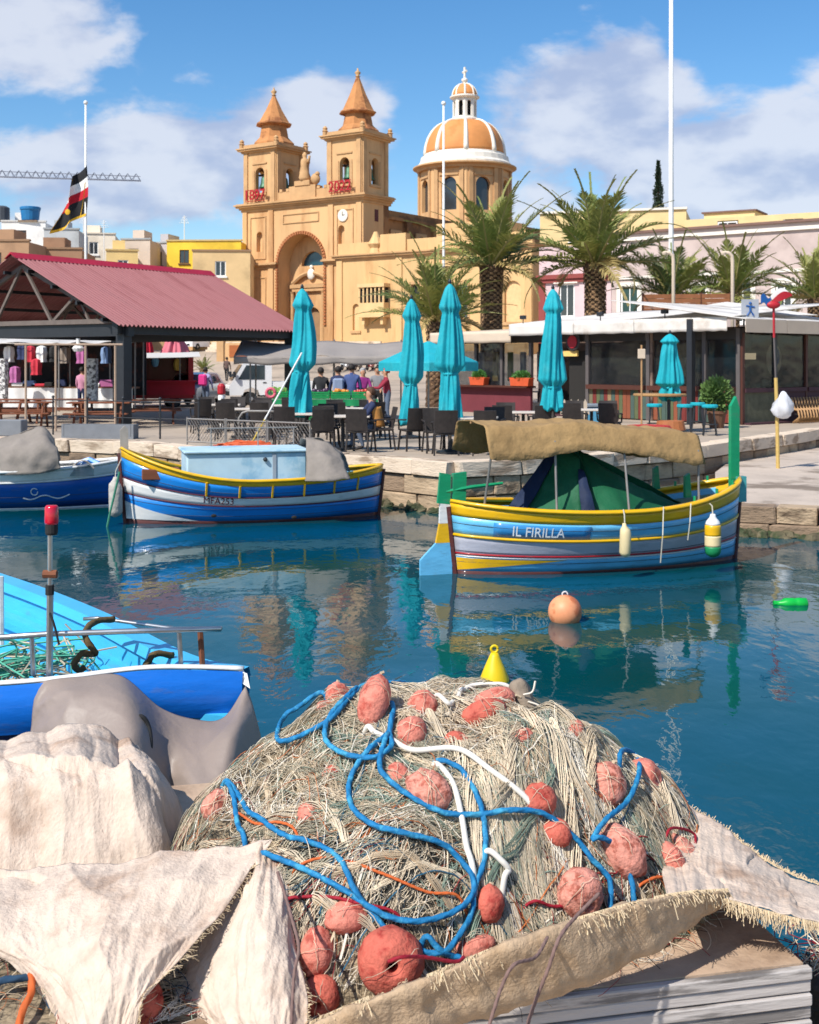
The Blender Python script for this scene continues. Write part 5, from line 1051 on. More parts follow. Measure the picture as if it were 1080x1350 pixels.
def loft(sections, mat, parent, name, smooth=True):
    """closed loops joined along x"""
    n = len(sections[0]); vs = [p for s_ in sections for p in s_]; fs = []
    for i in range(len(sections) - 1):
        for k in range(n): fs.append((i * n + k, i * n + (k + 1) % n, (i + 1) * n + (k + 1) % n, (i + 1) * n + k))
    fs += [list(range(n))[::-1], [(len(sections) - 1) * n + k for k in range(n)]]
    q = MB(); q.add(vs, fs); return q.build(name, mat, parent, smooth=False)
def car(lb, pos, rz, paint, hatch=True):
    t = thing('parked_car', lb, 'car', pos, rz, 'cars parked by the church')
    prof = [(-1.95, .35), (-2.0, .6), (-1.9, .82), (-1.0, .95), (-.35, 1.38), (.3, 1.46), (1.2, 1.42), (1.75, 1.0), (1.92, .9), (1.97, .5), (1.9, .32)]
    q = MB(); n = len(prof); ys = [-.82, -.8, .8, .82]
    body = [(-1.95, .3), (-2.0, .6), (-1.92, .8), (-1.0, .93), (1.75, .98), (1.95, .85), (1.97, .5), (1.9, .3)]
    q.extrude(body, -.83, .83); q.build('body', paint, t)
    cab = [(-1.05, .92), (-.35, 1.38), (.3, 1.47), (1.2, 1.43), (1.8, .96)]
    q = MB(); m = len(cab); q.add([(x, -.8 + (z - .92) * .28, z) for x, z in cab] + [(x, .8 - (z - .92) * .28, z) for x, z in cab], [list(range(m)), list(range(m, 2 * m))[::-1]] + [(i, i + m, i + m + 1, i + 1) for i in range(m - 1)]); q.build('cabin', paint, t)
    for s_ in (-1, 1):
        q = MB(); q.add([(x, s_ * (.812 - (z - .92) * .28), z) for x, z in ((-.8, .98), (-.25, 1.34), (.3, 1.4), (.3, .98))], [(0, 1, 2, 3)]); q.add([(x, s_ * (.812 - (z - .92) * .28), z) for x, z in ((.38, .98), (.38, 1.4), (1.1, 1.37), (1.45, 1.0))], [(0, 1, 2, 3)]); q.build('side_glass', m_cglass, t)
        for x in (-1.2, 1.2): wheel(t, x, s_ * .74)
        MB().cbox(-2.02, -1.9, s_ * .6 - .14, s_ * .6 + .14, .62, .76, .02).build('headlight', m_white, t); MB().cbox(1.88, 1.985, s_ * .64 - .1, s_ * .64 + .1, .7, .88, .02).build('tail_light', m_tail, t)
        MB().cbox(-.72, -.58, s_ * .86 - .06, s_ * .86 + .06, .95, 1.07, .02).build('mirror', paint, t)
    q = MB(); q.add([(-1.0, -.72, .965), (-1.0, .72, .965), (-.4, .6, 1.36), (-.4, -.6, 1.36)], [(0, 1, 2, 3)]); q.v = [(x - .03, y, z + .015) for x, y, z in q.v]; q.build('windscreen', m_cglass, t)
    q = MB(); q.add([(1.78, -.7, 1.0), (1.78, .7, 1.0), (1.26, .6, 1.38), (1.26, -.6, 1.38)], [(0, 1, 2, 3)]); q.v = [(x + .03, y, z + .015) for x, y, z in q.v]; q.build('rear_window', m_cglass, t)
    MB().box(-2.03, -1.98, -.5, .5, .42, .56).build('grille', m_steel, t); MB().box(-2.045, -2.031, -.24, .24, .45, .54).build('number_plate', m_white, t)
    return t
car('white hatchback parked up the slope beyond the pink parasols', (GX(262, 112), 112, gz(0, 112) + .02), R(62), m_carw)
car('silver hatchback parked beside the red kiosk', (GX(256, 54), 54, gz(0, 54)), R(80), m_cars)
car('white car parked on the church forecourt behind the stone parapet', (GX(312, 116), 116, gz(0, 116) + .02), R(10), m_carw)
tk = thing('pickup_truck', 'small white pickup truck parked behind the black pavilion post', 'truck', (GX(352, 55), 55, gz(0, 55)), R(14))
q = MB(); q.extrude([(-1.75, .45), (-1.78, .85), (-1.62, 1.08), (-1.15, 1.85), (-.98, 1.95), (.05, 1.95), (.12, 1.85), (.12, .45), (-.42, .45), (-.5, .68), (-.8, .8), (-1.1, .68), (-1.18, .45)], -.78, .78); q.build('cab', m_carw, tk)
for s_ in (-1, 1):
    MB().extrude([(-1.38, 1.15), (-1.02, 1.78), (-.2, 1.78), (-.2, 1.15)], s_ * .79 - .006, s_ * .79 + .006).build('side_window', m_cglass, tk); wheel(tk, -.8, s_ * .66, .29); wheel(tk, 1.35, s_ * .66, .29); MB().cbox(-1.82, -1.74, s_ * .55 - .12, s_ * .55 + .12, .72, .9, .02).build('headlight', m_white, tk)
    MB().cbox(-1.62, -1.5, s_ * .92 - .08, s_ * .92 + .08, 1.25, 1.5, .02).build('mirror', m_steel, tk); MB().box(-.28, -.12, s_ * .785 - .01, s_ * .785 + .01, .98, 1.03).build('door_handle', m_steel, tk)
MB().add([(-1.66, -.7, 1.14), (-1.66, .7, 1.14), (-1.2, .66, 1.82), (-1.2, -.66, 1.82)], [(0, 1, 2, 3)]).build('windscreen', m_cglass, tk)
MB().box(.16, 2.3, -.78, .78, .55, .66).build('load_bed', m_cars, tk)
for y in (-.78, .75): MB().box(.16, 2.3, y, y + .03, .67, 1.05).build('bed_side', m_carw, tk)
MB().box(-1.8, -1.76, -.7, .7, .42, .62).build('bumper', m_steel, tk); MB().box(-.4, 2.2, -.3, .3, .36, .5).build('chassis', m_steel, tk)
# forecourt parapet and steps before the church
st_ = thing('forecourt_steps', 'broad pale stone steps leading up to the church forecourt', 'steps', (GX(385, 106), 106, gz(0, 104) - .4), R(-12))
for k in range(9): MB().box(-9, 7, k * .5, k * .5 + .52, 0, .3 + k * .24).build('step', m_coping, st_)
pr_ = thing('stone_parapet', 'low golden stone parapet wall with orange panel by the white car', 'wall', (GX(316, 104), 104, gz(0, 104) - .3), R(-8)); MB().box(-1.9, 1.9, 0, .4, 0, 1.9).build('wall', m_ch, pr_); MB().box(-2.0, -1.4, -.15, .55, 0, 2.2).build('pier', m_ch2, pr_); MB().box(-.9, 1.7, -.06, -.003, .7, 1.7).build('panel', M('parapet_panel', S(196, 112, 60, .65), .8), pr_)
# ------------------------------------------------------------------ vegetable market
m_gcanv = M('grey_stall_canvas', S(176, 166, 158, .65), .85, .1, 1, .01, 3)
vg = thing('vegetable_stall', 'vegetable stall under a sagging grey canvas behind the turquoise parasols', 'stall', gp(440, 39.5), R(3))
for x in (-2.7, 0, 2.3):
    for y, h in ((0, 2.15), (2.4, 2.7)): MB().tube([(x, y, 0), (x, y, h)], .03, 6).build('post', m_galv, vg)
q = MB(); q.grid(lambda a, b_: (-3.2 + 5.9 * a, -.35 + 2.9 * b_, 2.1 + .55 * b_ - .1 * math.sin(a * math.pi * 2) ** 2 + .04 * math.sin(a * 30) * (1 - b_)), 40, 8); q.build('canopy', m_gcanv, vg, smooth=True, solid=.015)
q = MB(); q.grid(lambda a, b_: (-3.2 + 5.9 * a, -.36 - .02 * math.sin(a * 40), 1.84 + .26 * b_ + .03 * math.sin(a * 25) * (1 - b_)), 60, 3); q.build('valance', m_gcanv, vg, smooth=True, solid=.01)
tb = thing('produce_table', 'long trestle table topped with green cloth before the vegetable stall', 'table', gp(440, 36.2), R(2)); MB().box(-2.0, 1.3, -.45, .45, .76, .8).build('table_top', m_ttop, tb)
q = MB(); q.grid(lambda a, b_: (-2.02 + 3.34 * a, -.47 - .015 * math.sin(a * 50), .62 + .2 * b_), 50, 2); q.build('green_cloth', M('green_cloth', S(20, 150, 90, .7), .8), tb, solid=.01)
for x in (-1.8, -.3, 1.1):
    for y in (-.35, .35): MB().beam((x, y, 0), (x, y, .76), .04).build('leg', m_steel, tb)
random.seed(5); m_gcr = M('green_crate_plastic', S(24, 150, 80, .7), .5, .1, 3); m_veg = [M('cabbage_green', (.16, .3, .06), .6, .4, 12, .01, 30), M('lettuce_green', (.22, .36, .05), .6, .4, 12), M('tomato_red', (.5, .05, .03), .35), M('orange_fruit', (.6, .22, .02), .4), M('aubergine', (.05, .015, .05), .3)]
vn = ['cabbages', 'lettuces', 'tomatoes', 'oranges', 'aubergines']
def crate(lb, p, rz, vi):
    t = thing('produce_crate', lb, 'crate', p, rz, 'produce crates')
    q = MB(); q.box(-.28, .28, -.19, .19, 0, .02); q.build('bottom', m_gcr, t)
    for k in range(3):
        z = .03 + k * .065; q = MB(); q.box(-.28, .28, -.2, -.185, z, z + .05); q.box(-.28, .28, .185, .2, z, z + .05); q.box(-.295, -.28, -.2, .2, z, z + .05); q.box(.28, .295, -.2, .2, z, z + .05); q.build('slat_course', m_gcr, t)
    for sx in (-1, 1):
        for sy in (-1, 1): MB().box(sx * .27 - .02, sx * .27 + .02, sy * .18 - .012, sy * .18 + .012, .02, .24).build('corner_post', m_gcr, t)
    r = (.1, .09, .05, .055, .06)[vi]; q = MB()
    for k in range(12): q.ball((random.uniform(-.2, .2), random.uniform(-.12, .12), .16 + random.uniform(0, .1)), r * random.uniform(.85, 1.1), 8, 6, mod=lambda v: 1 + .1 * math.sin(v.x * 11 + v.z * 9))
    o_ = q.build('produce', m_veg[vi], t); o_['kind'] = 'stuff'
for k in range(5): p = tb.matrix_basis @ Vector((-1.65 + k * .62, 0, .825)); crate('green plastic crate of %s on the green-clothed table' % vn[(0, 1, 4, 3, 2)[k]], p, R(2), (0, 1, 4, 3, 2)[k])
for k in range(4): p = vg.matrix_basis @ Vector((-2.3 + k * .75, .3, .0)); crate('green plastic crate of %s on the ground under the grey canvas' % vn[(1, 0, 3, 2)[k]], p, R(3), (1, 0, 3, 2)[k])
# motorcycles / clutter skyline behind the canvas: a row of parked scooters
def scooter(lb, p, rz, col):
    t = thing('scooter', lb, 'scooter', p, rz, 'scooters parked below the church')
    for x in (-.6, .6): wheel(t, x, 0, .26, .1)
    q = MB(); q.extrude([(-.62, .5), (-.45, .3), (.1, .25), (.7, .45), (.75, .75), (.1, .72), (-.05, .4), (-.35, .42), (-.5, .9), (-.6, .9)], -.14, .14); q.build('body', M('scooter_%s' % col[1], col[0], .3, coat=.5), t); MB().cbox(.0, .75, -.14, .14, .74, .84, .04).build('seat', m_tyre, t)
    q = MB(); q.tube([(-.5, 0, .85), (-.55, 0, 1.05)], .03, 6); q.tube([(-.5, -.3, 1.08), (-.55, 0, 1.05), (-.5, .3, 1.08)], .02, 6); q.build('handlebar', m_steel, t); MB().ball((-.64, 0, .88), .08, 8, 6).build('headlight', m_white, t)
for k, (px, cn2) in enumerate(((455, ((.75, .75, .73), 'white')), (472, ((.02, .02, .025), 'black')), (488, ((.5, .03, .03), 'red')), (502, ((.3, .32, .35), 'grey')))): scooter(cn2[1] + ' scooter parked below the church house wall', (GX(px, 100), 100, gz(0, 100)), R(70), cn2)
# ------------------------------------------------------------------ people
m_skin = M('skin', S(214, 158, 124, .7), .6, .06, 5); m_hair = M('hair_dark', (.02, .015, .012), .7, .2, 9); m_hairg = M('hair_grey', (.35, .34, .33), .7, .2, 9); m_shoe = M('shoes_dark', (.025, .02, .02), .6)
def person(lb, p, rz, J, top, legs, hair=m_hair, sc=1.0, group=None, extra=None, sleeve=True):
    """figure grown from a joint skeleton with a skin modifier; faces coloured by the nearest bone"""
    t = thing('person', lb, 'person', p, rz, group)
    names = list(J); V = [Vector(J[n][0]) * sc for n in names]; rad = [J[n][1] for n in names]; ix = {n: i for i, n in enumerate(names)}
    E_ = [('pelvis', 'belly'), ('belly', 'chest'), ('chest', 'neck'), ('neck', 'jaw'), ('jaw', 'brow'), ('brow', 'crown')]
    for s_ in 'LR': E_ += [('chest', 'sh' + s_), ('sh' + s_, 'el' + s_), ('el' + s_, 'wr' + s_), ('wr' + s_, 'kn' + s_), ('kn' + s_, 'fi' + s_), ('wr' + s_, 'th' + s_), ('pelvis', 'hip' + s_), ('hip' + s_, 'knee' + s_), ('knee' + s_, 'an' + s_), ('an' + s_, 'toe' + s_)]
    me = bpy.data.meshes.new('body'); me.from_pydata(V, [(ix[a], ix[b_]) for a, b_ in E_], [])
    o = bpy.data.objects.new('body', me); COL.objects.link(o)
    md = o.modifiers.new('s', 'SKIN'); md.use_smooth_shade = True
    for i, sv in enumerate(me.skin_vertices[0].data): sv.radius = (rad[i] * sc * (rad2[i] if False else 1), rad[i] * sc); sv.use_root = (names[i] == 'pelvis')
    sb = o.modifiers.new('d', 'SUBSURF'); sb.levels = 1; sb.render_levels = 1
    dg = bpy.context.evaluated_depsgraph_get(); m2 = bpy.data.meshes.new_from_object(o.evaluated_get(dg)); bpy.data.objects.remove(o)
    m2.materials.clear()
    for q in (m_skin, top, legs, m_shoe): m2.materials.append(q)
    zone = {}
    for a, b_ in E_:
        z = 1
        if a in ('neck', 'jaw', 'brow'): z = 0
        if a[:2] in ('wr', 'kn') and a[:4] != 'knee': z = 0
        if a[:2] == 'el' and not sleeve: z = 0
        if a[:3] == 'hip' or a[:4] == 'knee' or (a == 'pelvis' and b_[:3] == 'hip'): z = 2
        if a[:2] == 'an': z = 3
        zone[(a, b_)] = z
    for f_ in m2.polygons:
        c = f_.center; best = 9; bz = 1
        for (a, b_), z in zone.items():
            A, B = V[ix[a]], V[ix[b_]]; ab = B - A; k = max(0, min(1, (c - A).dot(ab) / max(ab.length_squared, 1e-9))); dd = (c - A - ab * k).length
            if dd < best: best = dd; bz = z
        f_.material_index = bz; f_.use_smooth = True
    b = bpy.data.objects.new('body', m2); COL.objects.link(b); b.parent = t
    br, jw, cr2 = V[ix['brow']], V[ix['jaw']], V[ix['crown']]
    up = (cr2 - jw).normalized(); fwd = Vector((0, -1, 0)); fwd = (fwd - up * fwd.dot(up)).normalized(); side = up.cross(fwd)
    h = MB(); c0 = br + up * .03 * sc - fwd * .025 * sc
    h.ball(c0, (.105 * sc, .118 * sc, .115 * sc), 14, 10, mod=lambda v: (1.0 if (v.dot(fwd) < .25 or v.dot(up) > .45) and v.dot(up) > -.55 else .72)); h.build('hair', hair, t, smooth=True)
    n = MB(); n.ball(br - up * .045 * sc + fwd * .1 * sc, (.016 * sc, .022 * sc, .026 * sc), 6, 5); n.build('nose', m_skin, t, smooth=True)
    for s_ in (-1, 1):
        MB().ball(br - up * .005 * sc + fwd * .086 * sc + side * s_ * .034 * sc, .012 * sc, 6, 5).build('eye', m_dark, t); MB().ball(br - up * .03 * sc + side * s_ * .09 * sc, (.014 * sc, .03 * sc, .032 * sc), 6, 5).build('ear', m_skin, t)
    MB().ball(jw + fwd * .085 * sc + up * .012 * sc, (.024 * sc, .01 * sc, .008 * sc), 6, 4).build('mouth', M('lips', S(170, 96, 84, .6), .5), t)
    if extra: extra(t)
    return t
def pose(lean=0.0, arms=((-.05, 0), (-.05, 0)), step=0.0, seated=False, armz=None, turn=0.0):
    J = {'pelvis': ((0, 0, .95), .145), 'belly': ((0, -lean * .3, 1.1), .135), 'chest': ((0, -lean * .75, 1.34), .15), 'neck': ((0, -lean, 1.5), .06), 'jaw': ((0, -lean * 1.1 - .015, 1.57), .075), 'brow': ((0, -lean * 1.12 - .005, 1.66), .09), 'crown': ((0, -lean * 1.12 + .01, 1.73), .07)}
    for s_, x in (('L', -1), ('R', 1)):
        i = 0 if s_ == 'L' else 1; st2 = step * (1 if i else -1)
        J['sh' + s_] = ((x * .19, -lean * .85, 1.41), .07)
        e = arms[i]
        J['el' + s_] = ((x * .25, -lean * .8 + e[0], 1.12 + abs(e[0]) * .15), .05); J['wr' + s_] = ((x * (.25 - e[1] * .15), -lean * .8 + e[0] - .1 - e[1] * .2, .88 + e[1] * .32), .034); w = J['wr' + s_][0]
        J['kn' + s_] = ((w[0], w[1] - .05, w[2] - .06), .03); J['fi' + s_] = ((w[0] - x * .01, w[1] - .07, w[2] - .12), .016); J['th' + s_] = ((w[0] - x * .04, w[1] - .07, w[2] - .04), .014)
        if seated:
            J['hip' + s_] = ((x * .1, -.06, .92), .1); J['knee' + s_] = ((x * .14, -.46, .95), .07); J['an' + s_] = ((x * .15, -.42 + st2, .53), .045); J['toe' + s_] = ((x * .15, -.6 + st2, .48), .038)
        else:
            J['hip' + s_] = ((x * .1, -.01, .88), .1); J['knee' + s_] = ((x * .11, -.03 - st2 * .5, .5), .068); J['an' + s_] = ((x * .11, .02 - st2, .08), .045); J['toe' + s_] = ((x * .12, -.14 - st2, .035), .036)
    if seated: J = {k: ((v[0][0], v[0][1], v[0][2] - .45), v[1]) for k, v in J.items()}
    return J
cl = lambda n, c: M('cloth_' + n, c, .85, .12, 6, .004, 20)
navy, denim, orange, black, grey, maroon, purple = cl('navy', (.02, .03, .08)), cl('denim', (.10, .13, .19)), cl('orange', (.55, .24, .06)), cl('black', (.018, .018, .02)), cl('grey', (.2, .2, .21)), cl('maroon', (.25, .02, .04)), cl('purple', (.3, .03, .2))
def vest(mat):
    def f_(t):
        q = MB(); q.lathe([(.150, .62), (.165, .72), (.180, .86), (.178, .96), (.12, 1.0)], 20, (0, .0, 0), mod=lambda a, i, z: 1.0 + .12 * abs(math.cos(a))); o = q.build('vest', mat, t, smooth=True)
    return f_
def vest2(t):
    q = MB(); q.grid(lambda a, b_: (math.cos(math.pi * (a * 1.3 - .15)) * (.185 + .02 * b_), -.09 * b_ + .0 + math.sin(math.pi * (a * 1.3 - .15)) * .17, .5 + .44 * b_), 20, 8); q.build('back_panel', orange, t, smooth=True, solid=.02)
person('seated man in navy sleeves and orange vest at the terrace table', gp(497, 26.5), R(-78), pose(.14, ((-.22, .9), (-.2, .8)), .1, seated=True), navy, denim, M('hair_brown', (.09, .04, .02), .7, .2, 9), 1.02, extra=vest2)
c = copy_tree(ch0, loc=gp(500, 26.5) + Vector((.04, 0, 0)), rz=R(-78)); c['label'] = 'dark rattan chair in which the man with the orange vest sits'
person('person in a dark coat seen from behind at the vegetable table, beside the parasol', gp(423, 37.6), R(178), pose(.03, ((-.1, .5), (-.05, .2))), black, navy, m_hair, .98)
person('person with a grey backpack seen from behind at the vegetable table', gp(446, 37.4), R(184), pose(.02), navy, black, m_hair, 1.0, extra=lambda t: MB().cbox(-.17, .17, .12, .3, .98, 1.42, .05).build('backpack', cl('bluegrey', (.22, .27, .38)), t))
person('tall person in a navy jacket standing at the vegetable table', gp(464, 37.3), R(170), pose(.0), cl('blue', (.05, .08, .2)), navy, m_hair, 1.04)
person('person in a purple top behind the tomato crate', gp(478, 38.0), R(20), pose(.05, ((-.2, .8), (-.1, .5))), purple, black, m_hairg, .97)
person('woman in a maroon jacket with a red cap beside the vegetable table', gp(511, 36.6), R(-80), pose(.05, ((-.2, .9), (-.25, .9))), maroon, denim, M('cap_red', (.4, .03, .03), .8), .98)
person('person in a grey shirt behind the produce under the grey canvas', gp(498, 39), R(-10), pose(.03, ((-.2, .8), (-.1, .5))), grey, black, m_hair, 1.0)
person('person carrying a magenta rucksack near the silver hatchback', gp(271, 50), R(160), pose(.02, step=.12), cl('lavender', (.32, .3, .5)), denim, m_hair, .96, extra=lambda t: MB().cbox(-.18, .18, .13, .33, .95, 1.42, .06).build('rucksack', cl('magenta', (.6, .03, .2)), t))
person('person in a brown jacket walking up towards the church', gp(299, 90), R(170), pose(.03, step=.18), cl('brown', (.1, .06, .05)), black, m_hair, 1.0)
person('stall holder in a dark shirt behind the red kiosk counter', ks.matrix_basis @ Vector((-1.1, .9, .62)), R(20), pose(.05, ((-.2, .8), (-.15, .6))), black, black, m_hair, .97)
person('shopper in a pink top standing before the souvenir stall', gp(108, 45.2), R(170), pose(.03, ((-.15, .6), (-.05, .1))), cl('pink', (.5, .22, .32)), navy, m_hair, .97)
# ------------------------------------------------------------------ quay furniture
# steel railing with posts along the quay left
rlg = thing('quay_railing', 'thin dark steel railing along the quay before the market pavilion', 'railing', (GX(70, 32), 32, QZ), math.atan2(29.6 - 32, GX(262, 29.6) - GX(70, 32))); LL = math.hypot(GX(262, 29.6) - GX(70, 32), 2.4)
for k in range(5): MB().tube([(k * LL / 4, 0, 0), (k * LL / 4, 0, .98)], .024, 6).build('post', m_steel, rlg); MB().ball((k * LL / 4, 0, 1.0), .04, 8, 6).build('knob', m_steel, rlg)
for z in (.5, .92): MB().tube([(0, 0, z), (LL, 0, z)], .014, 5).build('rail', m_steel, rlg)
# timber frame poles of the stall
fr_ = thing('timber_trellis', 'pale timber trellis of poles standing before the picnic tables', 'trellis', gp(34, 33.5), R(5)); w_ = GX(150, 33.5) - GX(34, 33.5)
for k in range(4): MB().tube([(w_ * k / 3, 0, 0), (w_ * k / 3, 0, 2.38)], .032, 6).build('pole', M('pale_timber', S(206, 176, 150, .65), .7), fr_)
MB().tube([(-.3, 0, 2.4), (w_ + .2, 0, 2.4)], .035, 6).build('crossbar', M('pale_timber', (0, 0, 0)), fr_)
# grey concrete trough on the quay edge
tr_ = thing('concrete_trough', 'long grey trough standing on the quay edge', 'trough', (GX(132, 30.4), 30.4, QZ), R(-6)); q = MB(); Lq = 1.75 / 2 + .05
q.extrude([(-Lq, 0), (Lq, 0), (Lq, .36), (Lq - .06, .36), (Lq - .06, .06), (-Lq + .06, .06), (-Lq + .06, .36), (-Lq, .36)], -.2, .2); q.build('shell', M('trough_grey', S(150, 154, 160, .6), .7, .15, 3), tr_); MB().box(-Lq + .07, Lq - .07, -.2, -.15, .061, .355).build('front_panel', M('trough_grey', (0, 0, 0)), tr_); MB().box(-Lq + .07, Lq - .07, .15, .2, .061, .355).build('back_panel', M('trough_grey', (0, 0, 0)), tr_)
tr2 = thing('concrete_trough', 'short grey trough beside the moored boat cover', 'trough', (GX(8, 31.5), 31.5, QZ), R(-6)); MB().cbox(-.5, .5, -.2, .2, 0, .42, .02).build('shell', M('trough_grey', (0, 0, 0)), tr2)
# mesh panels (wire fence) at the quay edge with curved rail
wf = thing('wire_fence', 'low grey wire mesh fence panels on the quay behind the cabin boat', 'fence', (GX(246, 27.7), 27.7, QZ), math.atan2(25.5 - 27.7, GX(410, 25.5) - GX(246, 27.7))); Lf = math.hypot(GX(410, 25.5) - GX(246, 27.7), 2.2)
for k in range(3):
    x0, x1 = k * Lf / 3 + .02, (k + 1) * Lf / 3 - .02; fo = MB()
    for z in (.1, .62): fo.tube([(x0, 0, z), (x1, 0, z)], .018, 5)
    for x in (x0, x1): fo.tube([(x, 0, 0), (x, 0, .66)], .018, 5)
    f_ = fo.build('panel_frame', m_galv, wf); ms = MB(); n = 13
    for j in range(n): xa = x0 + (x1 - x0) * j / n; ms.tube([(xa, 0, .1), (min(xa + .45, x1), 0, .1 + min(.45, x1 - xa) * 1.15)], .006, 3); ms.tube([(xa, .006, .62), (min(xa + .45, x1), .006, .62 - min(.45, x1 - xa) * 1.15)], .006, 3)
    o_ = ms.build('wire_mesh', m_galv, f_); o_['kind'] = 'stuff'
# leaning thin pole and curved tube rail
t = thing('leaning_pole', 'long thin white and yellow pole leaning against the parasol', 'pole', gp(330, 27.4)); A = Vector((0, 0, .02)); B = W(398, 465, 27.6) - gp(330, 27.4); MB().tube([A.lerp(B, .28), B], .022, 6).build('pale_length', m_white, t); MB().tube([A, A.lerp(B, .28)], .024, 6).build('yellow_length', M('pole_yellow', S(230, 196, 60, .7), .5), t)
t = thing('tube_rail', 'bent white tube rail on the quay behind the wire fence', 'rail', gp(315, 28)); MB().tube([(0, 0, 0), (0, 0, .62), (.08, 0, .74), (.2, 0, .78), (1.0, 0, .78), (1.08, 0, .7), (1.1, 0, 0)], .025, 8).build('tube', m_galv, t, smooth=True)
t = thing('mooring_post', 'white post with a red band by the dark tables', 'post', gp(292, 36)); MB().lathe([(.1, 0), (.1, .9), (.08, .95)], 12).build('post', m_white, t); MB().lathe([(.105, .96), (.12, 1.0), (.12, 1.2), (.06, 1.28)], 12).build('red_band', m_red, t)
# orange net heap, life ring
nh = thing('net_heap', 'small heap of orange netting on the quay before the wire fence', 'netting', (GX(325, 26.0), 26.0, QZ + .03)); random.seed(3); q = MB()
for k in range(70):
    a = random.uniform(0, 6.28); r = random.uniform(0, .3); pts = [(math.cos(a + j * .7) * (r + .05 * j) * 1.3, math.sin(a + j * .7) * r * .7, .03 + .16 * (1 - r / .4) * random.uniform(.5, 1.1)) for j in range(7)]; q.tube(cr(pts, 3), .018, 4)
o_ = q.build('strands', M('orange_net', S(226, 104, 60, .7), .8, .2, 9), nh); o_['kind'] = 'stuff'
t = thing('life_ring', 'small pink life ring hanging by the pavilion post', 'life ring', (GX(357, 34), 34, QZ + 1.05)); q = MB(); q.T = Matrix.Rotation(R(90), 4, 'X'); q.tube([(.12 * math.cos(a), .12 * math.sin(a), 0) for a in [k * 6.2832 / 20 for k in range(21)]], .045, 8); q.T = None; q.build('ring', M('ring_pink', S(236, 110, 130, .7), .6), t, smooth=True)
MB().tube([(0, .05, -1.05), (0, .05, .1)], .02, 6).build('stake', m_galv, t)
# bamboo pole with bag and kite bird on the landing
bp_ = thing('bamboo_pole', 'tall bamboo pole on the landing topped with a red rod', 'pole', (GX(1026, 27.2), 27.2, .46), 0); zt = CZ + (HY - 498) / F * 27.2 - .46
MB().tube([(0, 0, -.1), (-.02, 0, zt * .5), (-.05, 0, zt)], [.045, .042, .04], 8).build('bamboo', M('bamboo', S(226, 190, 110, .7), .55, .12, 6, stretch=(1, 1, 3)), bp_)
z2 = CZ + (HY - 445) / F * 27.2 - .46; MB().tube([(-.05, 0, zt - .1), (-.09, 0, z2)], .022, 6).build('grey_rod', m_frame, bp_); z3 = CZ + (HY - 392) / F * 27.2 - .46; MB().tube([(-.09, 0, z2), (-.1, 0, z3)], .028, 6).build('red_rod', m_red, bp_)
bg_ = MB(); random.seed(6); bg_.lathe([(.02, .42), (.06, .38), (.1, .3), (.2, .14), (.22, 0), (.17, -.12), (.1, -.18), (.02, -.2)], 26, mod=lambda a, i, z: 1 + .22 * math.sin(3 * a + z * 9) + .1 * math.sin(7 * a - z * 14))
o_ = bg_.build('plastic_bag', M('thin_plastic', (.8, .8, .82), .35, .08, 5, trans=.35), loc=(GX(1030, 27.2), 27.05, CZ + (HY - 540) / F * 27.2), smooth=True); tag(o_, 'crumpled white plastic bag tied to the bamboo pole', 'bag')
kb = thing('bird_kite', 'red, white and blue bird-shaped windmill on the red rod', 'kite', (GX(1020, 27.2) - .02, 27.15, CZ + (HY - 402) / F * 27.2)); q = MB()
q.grid(lambda a, b_: (-.05 + .46 * a, -.02 - .03 * math.sin(a * 3), .08 + .22 * math.sin(a * 2.4) - b_ * (.16 * math.sin(a * math.pi) + .03)), 14, 4); q.build('red_wing', m_red, kb, solid=.015)
q = MB(); q.grid(lambda a, b_: (-.1 + .5 * a, .03, .12 + .26 * math.sin(a * 2.7) - b_ * (.2 * math.sin(a * math.pi) + .02)), 14, 4); q.build('white_wing', m_white, kb, solid=.015)
q = MB(); q.grid(lambda a, b_: (-.28 + .22 * a, -.01, .0 + .2 * b_ + .06 * math.sin(a * 6)), 6, 4); q.build('blue_tail', M('emblem_blue', (0, 0, 0)), kb, solid=.015)
MB().ball((.0, 0, 0), (.16, .07, .09), 12, 8).build('body', m_red, kb, smooth=True)
